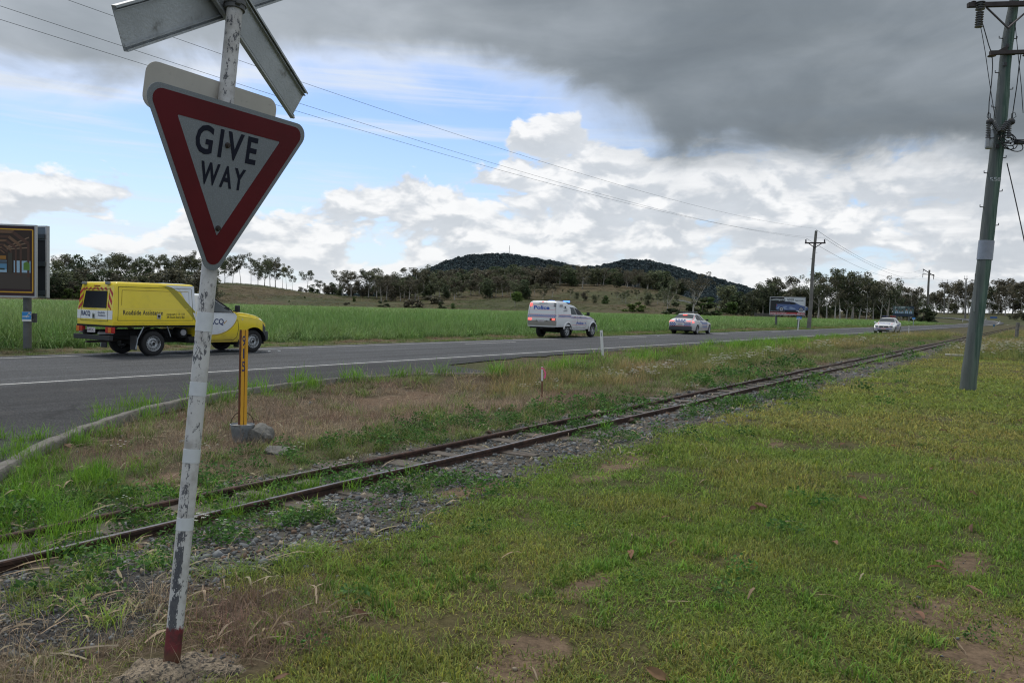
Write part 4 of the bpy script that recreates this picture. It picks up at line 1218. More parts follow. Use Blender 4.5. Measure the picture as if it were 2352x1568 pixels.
def conifer(seed, H=12.):
    r = np.random.default_rng(seed); mb = MB(); cl = []
    mb.tube([(0, 0, 0), (0, 0, H * .97)], [.22, .04], 6)
    for k in range(26):
        t = .06 + .9 * k / 26; q = (1 - t) * H * .24
        for a in range(4):
            b = a * 1.57 + k; cl.append(((math.cos(b) * q * .6, math.sin(b) * q * .6, H * t), (q * .5 + .15, q * .5 + .15, .3)))
    return mb, crown_cards(cl, 26, .4, r, .4)

def tree_meshes(kind, seed, bark, leafm, **kw):
    mb, (v, q, t, c) = kind(seed, **kw)
    tm = mb.mesh('trunk'); tm.materials.append(bark); tm.polygons.foreach_set('use_smooth', [True] * len(tm.polygons))
    cm = np_mesh('crown', v, q, t, c, leafm)
    return tm, cm, float(np.max(v[:, 2]))
TK = {
    'gum': [tree_meshes(gum, 20 + i, M_BARK, (M_GUM, M_GUM, M_GUMB)[i % 3], first=(.26, .40, .32, .46, .22, .36)[i], spread=(.30, .26, .34, .24, .32, .28)[i], nl=(7, 6, 7, 5, 8, 6)[i], sub=(4, 4, 3, 5, 3, 5)[i]) for i in range(6)],
    'thin': [tree_meshes(gum, 40 + i, M_BARK, M_GUM, first=.55, spread=.22, nl=4, sub=2, r0=.16, per=85) for i in range(3)],
    'big': [tree_meshes(gum, 55 + i, M_BARK, (M_GUMB, M_GUM)[i], first=.28, spread=.42, nl=8, sub=4, r0=.42, per=75, leaf=.42, lean=.03) for i in range(2)],
    'dark': [tree_meshes(bushy, 60 + i, M_BARKD, (M_GUMD, M_GUM, M_GUMB)[i], H=9., W=3.0 + .3 * i) for i in range(3)],
    'round': [tree_meshes(bushy, 70 + i, M_BARK, M_BRIGHT, H=7., W=2.6, base=.38, leaf=.4, per=160) for i in range(1)],
    'bush': [tree_meshes(bushy, 80 + i, M_BARKD, (M_SHRUB, M_GUMD, M_GUMB)[i], H=3., W=2.4, base=.02, ncl=16, leaf=.30, per=330, trunk=.07) for i in range(3)],
    'shrub': [tree_meshes(bushy, 90 + i, M_BARKD, M_SHRUB, H=3., W=1.0, base=.02, ncl=11, leaf=.28, per=260, trunk=.06) for i in range(2)],
    'conifer': [tree_meshes(conifer, 99, M_BARKD, M_GUMD)],
}
ORD = ['first', 'second', 'third', 'fourth', 'fifth', 'sixth', 'seventh', 'eighth', 'ninth', 'tenth', 'eleventh', 'twelfth', 'thirteenth', 'fourteenth', 'fifteenth', 'sixteenth', 'seventeenth', 'eighteenth', 'nineteenth', 'twentieth']
ORD += ['twenty-' + o for o in ORD[:9]] + ['thirtieth'] + ['thirty-' + o for o in ORD[:9]]
def plant(kind, x, y, h, label, cat='tree', group=None, v=None, sx=1.0, name=None):
    vs = TK[kind]; v = rnd.randrange(len(vs)) if v is None else v % len(vs)
    tm, cm, H0 = vs[v]
    k = h / H0
    nm = name or {'gum': 'gum_tree', 'thin': 'gum_tree', 'big': 'gum_tree', 'dark': 'wattle_tree', 'round': 'young_tree', 'bush': 'bush', 'shrub': 'shrub', 'conifer': 'pine_tree'}[kind]
    o = empty(nm, (x, y, float(terrain(x, y)) - .15), rnd.uniform(0, 6.28), label, cat, group)
    o.scale = (k * sx, k * sx, k)
    link('trunk', tm, o); link('crown', cm, o)
    return o
def tree_px(px, top, D, kind, label, cat='tree', group=None, v=None, sx=1.0, name=None, hmin=1.0):
    a = math.radians(pxaz(px)); x, y = D * math.sin(a), D * math.cos(a)
    zt = EYE + (hz(px) - top) / FPX * y; z0 = float(terrain(x, y)) - .15
    return plant(kind, x, y, max(hmin, zt - z0), label, cat, group, v, sx, name)

def build_trees():
    # row on the left ridge, from the billboard to the give-way post
    L = [(126, 595), (142, 588), (156, 581), (172, 586), (187, 579), (210, 581), (226, 595), (250, 578), (271, 576), (293, 581), (308, 588), (322, 583), (345, 590), (363, 579), (384, 586), (400, 588), (414, 581), (428, 585), (441, 575), (457, 583)]
    for i, (px, t) in enumerate(L):
        tree_px(px + rnd.uniform(-4, 4), t + rnd.uniform(-2, 7), 385 + rnd.uniform(-22, 22), 'gum' if i % 4 else 'dark', 'gum on the left wooded ridge, %s one right of the brown billboard' % ORD[i], group='gum trees on the left ridge')
    tree_px(352, 612, 350, 'conifer', 'dark cone-shaped pine standing in front of the gums above the yellow ute')
    R = [(500, 590, 'gum'), (516, 586, 'gum'), (534, 592, 'gum'), (553, 580, 'thin'), (576, 590, 'thin'), (592, 598, 'gum'), (607, 586, 'gum'), (620, 594, 'gum'), (632, 589, 'gum'), (648, 604, 'thin'), (658, 614, 'thin'), (672, 632, 'thin')]
    for i, (px, t, k) in enumerate(R):
        tree_px(px, t, 398 + rnd.uniform(-8, 10), k, 'pale-trunked gum on the bare hilltop, %s one right of the give-way sign' % ORD[i], group='gums on the bare hilltop')
    for i in range(34):   # under-storey below the left ridge trees
        px = 108 + i * 11.4 + rnd.uniform(-5, 5)
        tree_px(px, rnd.uniform(614, 640), rnd.uniform(282, 362), 'dark', 'low dark wattle under the left ridge gums, %s from the billboard' % ORD[i], group='wattles below the left ridge', sx=1.3)
    for i in range(10):
        tree_px(104 + i * 9 + rnd.uniform(-5, 5), rnd.uniform(643, 655), rnd.uniform(285, 300), 'bush', 'bush at the cane edge behind the yellow ute, %s from the billboard' % ORD[i], 'bush', 'bushes behind the yellow ute', sx=1.2)
    M = [(704, 620, 405, 'thin', 'slender lone gum on the saddle right of the hilltop gums'), (735, 642, 430, 'gum', 'small distant gum low on the saddle skyline'),
         (720, 660, 430, 'bush', 'dark low bush under the small saddle gum'), (765, 648, 415, 'dark', 'dark bushy tree left of the twin tall gums on the saddle'), (752, 655, 420, 'dark', 'lower dark tree beside the bushy tree on the saddle'),
         (787, 619, 395, 'gum', 'tall spreading gum, left one of the saddle pair'), (806, 629, 385, 'gum', 'leafy gum with split pale trunk, right one of the saddle pair'),
         (846, 614, 385, 'gum', 'tallest gum where the open saddle meets the woods'), (865, 618, 380, 'gum', 'tall gum with crooked pale limbs beside the tallest saddle gum'),
         (832, 642, 388, 'dark', 'dark short tree under the tallest saddle gum')]
    for px, t, D, k, lb in M:
        tree_px(px, t, D, k, lb, 'bush' if k == 'bush' else 'tree', sx=1.25 if k == 'gum' else 1.2)
    for i in range(14):
        px = 690 + i * 13.5 + rnd.uniform(-5, 5)
        tree_px(px, rnd.uniform(650, 664), rnd.uniform(400, 425), 'dark', 'low dark scrub tree on the saddle skyline, %s from the hilltop gums' % ORD[i], group='scrub along the saddle skyline', sx=1.4)
    F = [(887, 628), (916, 623), (930, 634), (954, 613), (974, 606), (955, 640), (990, 625), (1018, 632), (1048, 632), (1056, 645), (1080, 640), (1100, 637), (1125, 640), (1138, 632), (1154, 632), (1172, 640), (1195, 642), (1226, 648)]
    for i, (px, t) in enumerate(F):
        tree_px(px, t, 372 + rnd.uniform(-10, 14), 'gum', 'pale-trunked gum on the front edge of the hillside woods, %s from its left end' % ORD[i], group='gums along the edge of the hillside woods', sx=1.15)
    # the wood behind them
    n = 0
    while n < 230:
        px = rnd.uniform(868, 1560); D = rnd.uniform(392, 520)
        if px > 1250 and D < 405 + (px - 1250) * .06: continue
        a = math.radians(pxaz(px)); x, y = D * math.sin(a), D * math.cos(a)
        plant(rnd.choice(['gum', 'dark', 'dark', 'gum']), x, y, rnd.uniform(7.0, 11.5), 'dense dark tree in the wood covering the middle hillside', 'tree', 'trees of the hillside wood', sx=rnd.uniform(1.15, 1.5)); n += 1
    for i in range(46):
        px = rnd.uniform(872, 1270)
        tree_px(px, hz(px) - rnd.uniform(44, 66), rnd.uniform(345, 395), rnd.choice(['dark', 'gum', 'gum']), 'dull green gum or wattle in the lower fringe of the hillside wood', group='lower fringe of the hillside wood', sx=1.25)
    for i in range(22):
        px = 1288 + i * 12.5 + rnd.uniform(-4, 4); D = rnd.uniform(330, 400)
        tree_px(px, hz(px) - rnd.uniform(28, 52), D, rnd.choice(['dark', 'gum']), 'scattered dull tree on the open slope, %s rightwards from the police van' % ORD[i], group='scattered trees on the open slope', sx=1.1)
    S = [(1183, 668, 300, 'round', 'light green round-crowned young tree left of the white police van', 'tree', 1.15), (881, 688, 285, 'bush', 'spreading dark bush at field edge, left of the larger one', 'bush', 1.3),
         (946, 686, 283, 'bush', 'widest dark bush on the cane field edge below the woods', 'bush', 1.9), (991, 678, 320, 'bush', 'pale twiggy bush just above the widest dark bush', 'bush', 2.2),
         (1016, 692, 279, 'bush', 'grey-brown scrubby bush right of the widest dark bush', 'bush', 1.2), (1040, 696, 279, 'shrub', 'thin leafless shrub beside the grey-brown bush', 'shrub', 1.3),
         (664, 689, 300, 'shrub', 'bright green shrub low on the bare slope, nearest the yellow ute bonnet', 'shrub', 1.2), (700, 680, 330, 'shrub', 'small upright green shrub halfway up the bare slope', 'shrub', 1.0),
         (692, 672, 395, 'bush', 'leafy shrub on the bare crest below the lone gum', 'bush', .8), (723, 668, 400, 'bush', 'yellow-green shrub on the saddle crest', 'bush', .8), (798, 694, 300, 'bush', 'flat bright green patch of shrub on the lower slope', 'bush', 2.2),
         (814, 681, 330, 'shrub', 'small green shrub under the saddle pair of gums', 'shrub', 1.4), (1299, 690, 300, 'bush', 'green bush seen over the roof of the police van', 'bush', 1.3), (1390, 678, 330, 'shrub', 'dark upright shrub alone on the open slope', 'shrub', 1.2),
         (1457, 692, 290, 'bush', 'pale green sprawling bush on the slope left of the police sedan', 'bush', 2.0), (1560, 694, 272, 'bush', 'dark dense bush left of the big pale gum', 'bush', 1.9), (1612, 692, 274, 'bush', 'dark dense bush right of the big pale gum', 'bush', 2.0),
         (1643, 680, 280, 'bush', 'rounded olive bush between the big gum and the billboard', 'bush', 1.6), (1490, 672, 330, 'dark', 'dark squat tree at the foot of the open slope', 'tree', 1.2)]
    for px, t, D, k, lb, cat, sx in S:
        tree_px(px, t, D, k, lb, cat, sx=sx, hmin=.8)
    tree_px(1533, 640, 276, 'big', 'tall thin-crowned gum left of the big pale gum, behind the police sedan', v=1, sx=.75)
    tree_px(1592, 623, 270, 'big', 'big pale gum with bare forked limbs behind the police sedan', v=0, sx=.9)
    Q = [(1668, 651, 'dark'), (1690, 668, 'dark'), (1708, 676, 'gum'), (1727, 657, 'gum'), (1752, 641, 'gum'), (1776, 634, 'gum'), (1793, 634, 'gum'), (1813, 650, 'gum'), (1830, 660, 'dark'), (1845, 656, 'gum'), (1862, 655, 'gum')]
    for i, (px, t, k) in enumerate(Q):
        tree_px(px, t, 300 + rnd.uniform(-12, 16), k, 'gum in the row behind the car-repair billboard, %s from the left' % ORD[i], group='gums behind the car repair billboard', sx=1.1)
    Q = [(1880, 627), (1899, 623), (1918, 634), (1929, 616), (1944, 626), (1958, 615), (1974, 624), (1990, 650), (2006, 634), (2022, 640), (2038, 631), (2056, 652), (2070, 657), (2092, 658)]
    for i, (px, t) in enumerate(Q):
        tree_px(px, t, 268 + rnd.uniform(-6, 14), 'gum' if i % 5 else 'big', 'tall pale-trunked gum along the far field edge, %s right of the crossarm pole' % ORD[i], group='tall gums right of the crossarm pole', sx=.95)
    for i in range(30):
        px = 1655 + i * 15.2 + rnd.uniform(-6, 6)
        tree_px(px, rnd.uniform(662, 690), rnd.uniform(290, 330), 'dark', 'dark understorey tree below the far field gums, %s from the left' % ORD[i], group='understorey behind the field', sx=1.2)
    tree_px(2132, 699, 272, 'dark', 'rounded dark green mango-like tree right of the school billboard', sx=1.25, v=0)
    tree_px(2120, 706, 268, 'bush', 'low dark bush at the left foot of the rounded dark tree', 'bush', sx=1.6)
    Q = [(2124, 683), (2145, 672), (2161, 668), (2177, 645), (2196, 643), (2212, 655), (2225, 643), (2243, 650), (2271, 646), (2292, 638), (2308, 650), (2325, 646), (2346, 649), (2368, 644), (2395, 640)]
    for i, (px, t) in enumerate(Q):
        tree_px(px, t, 400 + rnd.uniform(-10, 30), 'gum', 'distant gum beyond the road bend, %s from the left' % ORD[i], group='gums beyond the road bend', sx=1.15)
    for i in range(26):
        px = 2100 + i * 12 + rnd.uniform(-5, 5)
        tree_px(px, rnd.uniform(668, 700), rnd.uniform(408, 450), rnd.choice(['dark', 'gum']), 'dark tree in the belt behind the road bend, %s from its left' % ORD[i], group='belt of trees behind the road bend', sx=1.3)
    for px, t, D in ((2338, 712, 330), (2362, 700, 320), (2318, 722, 345)):
        tree_px(px, t, D, 'dark', 'dark bushy tree at the outer side of the road bend, top at height %d' % t if False else {2338: 'grey-green bush outside the road bend', 2362: 'dark tree at the right edge beyond the bend', 2318: 'low scrub on the outside corner of the bend'}[px], sx=1.4)
    # mountain forest: one mass far off
    cr = protos('far_crown', [TK['dark'][0][1], TK['gum'][1][1]])
    r = np.random.default_rng(77)
    n = 20000; az = r.uniform(-14, 22, n); d = r.uniform(880, 1620, n)
    x = d * np.sin(np.radians(az)); y = d * np.cos(np.radians(az)); z = terrain(x, y)
    k = z > 4
    x, y, z = x[k], y[k], z[k]; n = len(x)
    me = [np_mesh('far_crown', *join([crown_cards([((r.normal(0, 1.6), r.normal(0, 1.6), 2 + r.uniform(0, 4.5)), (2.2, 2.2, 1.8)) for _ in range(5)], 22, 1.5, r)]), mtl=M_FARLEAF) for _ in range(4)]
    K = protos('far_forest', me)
    scatter('mountain_forest', K, np.stack([x, y, z], 1), r.uniform(.5, 1.15, n), np.array([.062, .090, .106]) * r.uniform(.7, 1.35, (n, 1)), 'dark blue-green forest covering the distant twin-topped mountain', 'forest', 4)  # bluish haze of distance is mixed into the leaf tint
build_trees()

# communication mast on the mountain top
def mast():
    a = math.radians(pxaz(1167)); D = 1490; x, y = D * math.sin(a), D * math.cos(a)
    z = float(terrain(x, y))
    o = empty('radio_mast', (x, y, z), 0, 'tiny thin radio mast on the mountain skyline', 'mast')
    MB().tube([(0, 0, 0), (0, 0, 24)], .35, 6).build('pole', mat('far_steel', (.3, .3, .32), .6), o)
    MB().tube([(-1.2, 0, 19), (1.2, 0, 19)], .2, 5).build('crossbar', mat('far_steel', (.3, .3, .32), .6), o)
mast()
# ------------------------------------------------------------------ railway crossing sign
WHITE = mat('white_paint', (.72, .72, .70), .45)
GALV = mat('galvanised_steel', (.34, .36, .38), .45, .55, var=.15, vscale=8)
DARK = mat('dark_metal', (.03, .03, .032), .5)
BOLT = mat('rusty_bolt', (.05, .04, .035), .7, .3)
ALU = mat('weathered_aluminium', (.40, .42, .43), .48, .45, var=.16, vscale=5, dirt=(.13, .125, .11), dscale=7, dlo=.58, dhi=.78, bump=.15, bscale=60)
BLACKP = mat('black_lettering', (.006, .008, .022), .6, spec=.25)

def peeling_post():
    """white paint flaking off dark metal on one side, maroon at the foot"""
    m = bpy.data.materials.new('peeling_white_paint'); m.use_nodes = True
    t = NT(m.node_tree); b = m.node_tree.nodes['Principled BSDF']
    P = t.node('ShaderNodeTexCoord').outputs['Object']
    sp = t.node('ShaderNodeSeparateXYZ'); t.l.new(P, sp.inputs[0]); X, Y, Z = sp.outputs
    gn = t.node('ShaderNodeNewGeometry'); dt = t.node('ShaderNodeVectorMath', operation='DOT_PRODUCT')
    t.l.new(gn.outputs['True Normal'], dt.inputs[0]); dt.inputs[1].default_value = (-.02, -1.0, 0)     # the weathered side
    band = dt.outputs['Value']
    n = t.noise(t.xyz(X, Y, t.m('MULTIPLY', Z, .5)), 42, 9, .75)
    nb = t.noise(t.xyz(X, Y, t.m('MULTIPLY', Z, .35)), 7, 4, .6)
    side = t.ss(band, .72, 1.0)
    low = t.ss(Z, .95, .55)
    bare = t.m('ADD', t.m('MULTIPLY', side, t.m('ADD', .05, t.m('MULTIPLY', low, .19))), t.m('MULTIPLY', t.m('SUBTRACT', nb, .5), .55))
    bare = t.m('ADD', bare, t.m('MULTIPLY', t.m('SUBTRACT', n, .5), 1.45))
    bare = t.ss(bare, .125, .145)
    dirt = t.noise(P, 9, 7, .65)
    white = t.mix(t.ss(dirt, .42, .72), (.58, .57, .56, 1), (.36, .34, .32, 1))
    dark = t.mix(t.ss(n, .4, .6), (.045, .05, .066, 1), (.10, .10, .11, 1))
    c = t.mix(bare, white, dark)
    hem = t.m('ADD', Z, t.m('MULTIPLY', t.m('SUBTRACT', n, .5), .10))
    c = t.mix(t.ss(hem, .150, .132), c, t.mix(t.ss(t.noise(P, 20, 6, .6), .4, .65), (.16, .022, .028, 1), (.07, .02, .022, 1)))
    c = t.mix(t.ss(hem, .055, .02), c, (.105, .042, .022, 1))
    t.l.new(c, b.inputs['Base Color']); b.inputs['Roughness'].default_value = .55
    bn = t.node('ShaderNodeBump'); bn.inputs['Strength'].default_value = .4; bn.inputs['Distance'].default_value = .002
    t.l.new(t.m('SUBTRACT', 1.0, bare), bn.inputs['Height']); t.l.new(bn.outputs[0], b.inputs['Normal'])
    return m

def build_crossing_sign():
    foot = gp(395, 1512); top = at(547, -60, 3.88)
    root = empty('crossing_sign', (foot[0], foot[1], 0), 0, 'leaning peeling white post carrying a red and white GIVE WAY triangle and crossbuck', 'road sign')
    off = Vector((foot[0], foot[1], 0)); ax = Vector(top) - Vector(foot); L = ax.length; ax.normalize()
    q = ax.to_track_quat('Z', 'Y'); Mp = q.to_matrix().to_4x4()
    # orient the post's own x axis roughly to the picture's right
    mb = MB(); mb.lathe([(.036, -.06)] + [(.036, z) for z in np.linspace(0, L, 40)], 28)
    po = mb.build('post', peeling_post(), root, smooth=40); po.matrix_local = Mp
    # reflective wraps round the post
    wrap = mat('reflective_wrap', (.60, .62, .64), .35, var=.08, vscale=20)
    def tpost(py):      # height along the post of picture row py
        lo, hi = 0., L
        for _ in range(40):
            m_ = (lo + hi) / 2; p = np.array(Vector(foot) + ax * m_) - cC
            if IH / 2 - FPX * (p @ cU) / (p @ cF) > py: lo = m_
            else: hi = m_
        return lo
    for y0, y1 in ((828 + 48, 828 + 9), (930, 905), (1065, 1041), (1215, 1190)) if False else ((909, 877), (1062, 1030), (1216, 1187), (826, 771 + 24), (876 + 0, 846 + 0))[:3] + ((762, 718),):
        a, b_ = tpost(y0), tpost(y1)
        MB().lathe([(.0366, a), (.0375, a + .001), (.0375, b_ - .001), (.0366, b_)], 28, cap=False).build('reflective_band', wrap, root, smooth=40).matrix_local = Mp
    # clamp where the crossbuck meets the post
    zc = tpost(12)
    mb = MB().lathe([(.037, zc - .025), (.047, zc - .025), (.047, zc + .02), (.037, zc + .02)], 24)
    mb.lathe([(.046, zc - .004), (.052, zc - .004), (.052, zc + .004), (.046, zc + .004)], 24)
    mb.box((.055, .0, zc), (.035, .03, .04), ROTZ(-.6), .004).box((-.055, 0, zc), (.03, .025, .035), ROTZ(-.6), .004)
    mb.lathe([(.009, 0), (.009, .05)], 8, TR(.055, .02, zc) @ ROTX(1.57))
    c = mb.build('clamp', mat('clamp_steel', (.13, .13, .13), .6, .5, var=.2), root, smooth=40); c.matrix_local = Mp
    # give way triangle
    S = .925
    V = [cC + S * (np.array(a) - cC) for a in [(-1.617, 3.48, 2.547), (-1.092, 4.33, 2.527), (-1.495, 3.972, 1.685)]]
    e1 = V[1] - V[0]; e1 /= np.linalg.norm(e1); mid = (V[0] + V[1]) / 2
    e2 = mid - V[2]; e2 /= np.linalg.norm(e2); e2 -= e1 * (e1 @ e2); e2 /= np.linalg.norm(e2); nn = np.cross(e1, e2)
    side = np.linalg.norm(V[1] - V[0]); Hh = side * .866
    ctr = V[2] + e2 * Hh * (2 / 3)
    Ms = frame_M(Vector(ctr) - off, e1, e2, nn)
    def tri(inset, rad, seg=7):
        """rounded downward triangle; inset from the extrapolated corners"""
        R = side / math.sqrt(3) - 2 * inset; pts = []
        for k, a in enumerate((150, 30, -90)):
            a = math.radians(a); c_ = np.array([math.cos(a), math.sin(a)]) * (R - 2 * rad)
            for s in range(seg + 1):
                b = a + math.radians(60 - 120 * s / seg); pts.append(tuple(c_ + rad * np.array([math.cos(b), math.sin(b)])))
        return pts
    m_grey = bpy.data.materials.new('retroreflective_sheeting'); m_grey.use_nodes = True
    t = NT(m_grey.node_tree); b = m_grey.node_tree.nodes['Principled BSDF']
    P = t.node('ShaderNodeTexCoord').outputs['Object']
    vo = t.voro(P, 160); f = t.lin(vo, 0, .5, 1.12, .82); n_ = t.noise(P, 3, 4, .5); f = t.m('MULTIPLY', f, t.lin(n_, .3, .7, .93, 1.07))
    t.l.new(t.mix(1.0, (.235, .26, .29, 1), t.xyz(f, f, f), 'MULTIPLY'), b.inputs['Base Color']); b.inputs['Roughness'].default_value = .35
    m_red = bpy.data.materials.new('red_sheeting'); m_red.use_nodes = True
    t = NT(m_red.node_tree); b = m_red.node_tree.nodes['Principled BSDF']
    P = t.node('ShaderNodeTexCoord').outputs['Object']
    f = t.lin(t.noise(P, 2.5, 5, .55), .3, .7, .8, 1.2)
    t.l.new(t.mix(1.0, (.105, .004, .009, 1), t.xyz(f, f, f), 'MULTIPLY'), b.inputs['Base Color']); b.inputs['Roughness'].default_value = .5; b.inputs['Specular IOR Level'].default_value = .3
    pl = MB().prism(tri(0, .055), -.002, .0015).build('give_way_plate', m_grey, root, smooth=30); pl.matrix_local = Ms
    # red border band as a raised film
    def film(name, outer, inner, mt, z0=.0015, z1=.0026):
        mb = MB(); n = len(outer)
        v = [(x, y, z) for z in (z0, z1) for x, y in outer] + [(x, y, z) for z in (z0, z1) for x, y in inner]
        f = []
        for i in range(n):
            j = (i + 1) % n
            f += [(i, j, n + j, n + i), (n + i, n + j, 3 * n + j, 3 * n + i), (2 * n + j, 2 * n + i, 3 * n + i, 3 * n + j)]
        o = mb.add(v, f).build(name, mt, pl); return o
    film('red_border', tri(.020, .042), tri(.107, .004), m_red)
    # lettering: GIVE / WAY
    def word(s, xc, yb, w, h, bold=.03):
        v, f = text_fit(s, w, h, bold, 0, 1.3)
        v = [(x - w / 2 + xc, y + yb, .0030) for x, y in v]
        MB().add(v, f).build('lettering', BLACKP, pl, normals=False)
    # baseline height from the picture: GIVE capital height .115, WAY .095
    word('GIVE', -.012, .030, .328, .118, .024)
    word('WAY', -.012, -.098, .240, .094, .026)
    for yy in (.085, -.285):
        MB().lathe([(.013, 0), (.013, .004), (.009, .006), (.009, .012), (0.001, .013)], 10, TR(-.012 if yy > 0 else .0, yy, .0026)).build('bolt', BOLT, pl, smooth=40)
    # grey blank plate behind, fixed on the back of the post
    pm = ctr - nn * .235
    def loc(px, py, p0, n_, a, b_):
        w = onplane(px, py, p0, n_) - p0; return (w @ a, w @ b_)
    mb_ = MB()
    A = loc(338, 134, pm, nn, e1, e2); B = loc(637, 236, pm, nn, e1, e2)
    x0, x1 = A[0] + .0, B[0]; yt = A[1]
    w_, h_ = x1 - x0, .20; r_ = .055; pts = []
    for cx_, cy_, a0 in ((x1 - r_, yt - r_, 0), (x0 + r_, yt - r_, 90), (x0 + r_, yt - h_ + r_, 180), (x1 - r_, yt - h_ + r_, 270)):
        for s in range(7):
            a = math.radians(a0 + 15 * s); pts.append((cx_ + r_ * math.cos(a), cy_ + r_ * math.sin(a)))
    Mb = frame_M(Vector(pm) - off, e1, e2, nn)
    MB().prism(pts, -.0015, .0015).build('backing_plate', mat('blank_plate', (.52, .49, .44), .42, .5, var=.12, vscale=4, dirt=(.25, .24, .22), dscale=30, dlo=.6, dhi=.8), root, smooth=30).matrix_local = Mb
    for yy in (yt - .14,):
        MB().box(((x0 + x1) / 2, yy, .014), (w_ * .75, .035, .02), None, .003).build('rail_bracket', ALU, root).matrix_local = Mb
    # crossbuck boards seen from the back, flanged aluminium
    yaw, bk = math.radians(70), math.radians(-10)
    h = np.array([math.cos(yaw), math.sin(yaw), 0]); kk = np.array([-math.sin(yaw), math.cos(yaw), 0])
    up = np.array([0, 0, 1.]) + math.tan(bk) * kk; up /= np.linalg.norm(up); n2 = np.cross(h, up)
    Q = at(542, 10, 3.92); Q = Q - n2 * .0
    z = lambda x, y: ((400 + x / 2.6133) / 1.7415, (y / 2.6133) / 1.7415)
    def P2(zx, zy, p0): return loc(*z(zx, zy), p0, n2, h, up)
    for bi, (c0, c1, w0, dist) in enumerate((((115, 45), (255, 548), (1300, 200), -.045), ((2145, 975), (1985, 1235), (1620, 90), -.020))):
        p0 = Q + n2 * dist
        e0 = np.array(P2(*c0, p0)); ea = np.array(P2(*c1, p0))
        wd = .184
        endc = (e0 + ea) / 2
        if bi == 0:
            d = np.array(P2(1300, 200, p0)) - ea
        else:
            d = e0 - np.array(P2(1600, 95, p0)); d = -d
        d /= np.linalg.norm(d); nrm = np.array([-d[1], d[0]])
        # extend the board through the post to the far end
        a = endc; Lb = 1.42
        o3 = p0 + h * a[0] + up * a[1]; d3 = h * d[0] + up * d[1]; s3 = h * nrm[0] + up * nrm[1]
        Mx = frame_M(Vector(o3) - off, d3, s3, np.cross(d3, s3))
        zs = 1 if (np.cross(d3, s3) @ n2) > 0 else -1
        mb = MB(); mb.box((Lb / 2, 0, 0), (Lb, wd, .003))
        for sy in (-1, 1):
            mb.box((Lb / 2, sy * (wd / 2 - .0015), zs * .012), (Lb, .003, .021))
            mb.box((Lb / 2, sy * (wd / 2 - .020), zs * .009), (Lb, .003, .015))
            mb.box((Lb / 2, sy * (wd / 2 - .005), zs * .0235), (Lb, .010, .002))
        mb.build('crossbuck_board', ALU, root).matrix_local = Mx
    # concrete footing, broken round the post
    mb = MB(); n = 64; G = 16; r = np.random.default_rng(3)
    for g_ in range(G):
        q = g_ / (G - 1)
        for k in range(n):
            a = 2 * math.pi * k / n; R = (.155 + .04 * math.sin(a * 2 + .6) + .03 * math.sin(a * 5 + 1) + .05 * (fbm(math.cos(a) * 2 + 9, math.sin(a) * 2 + 9, 3) - .5)) * q
            x, y = .035 + R * math.cos(a) * 1.45, R * math.sin(a) - .03
            z = .018 * (1 - q ** 5) - .045 * q ** 6 + (fbm(x * 26 + 50, y * 26 + 50, 4) - .5) * .045 - .022
            mb.v.append((x, y, float(z)))
    for g_ in range(G - 1):
        for k in range(n):
            mb.f.append((g_ * n + k, g_ * n + (k + 1) % n, (g_ + 1) * n + (k + 1) % n, (g_ + 1) * n + k)); mb.mi.append(0)
    mb.build('concrete_footing', mat('crumbling_concrete', (.33, .265, .19), .95, var=.45, vscale=60, bump=1.0, bscale=90, dirt=(.08, .07, .06), dscale=45, dlo=.5, dhi=.58), root)
build_crossing_sign()

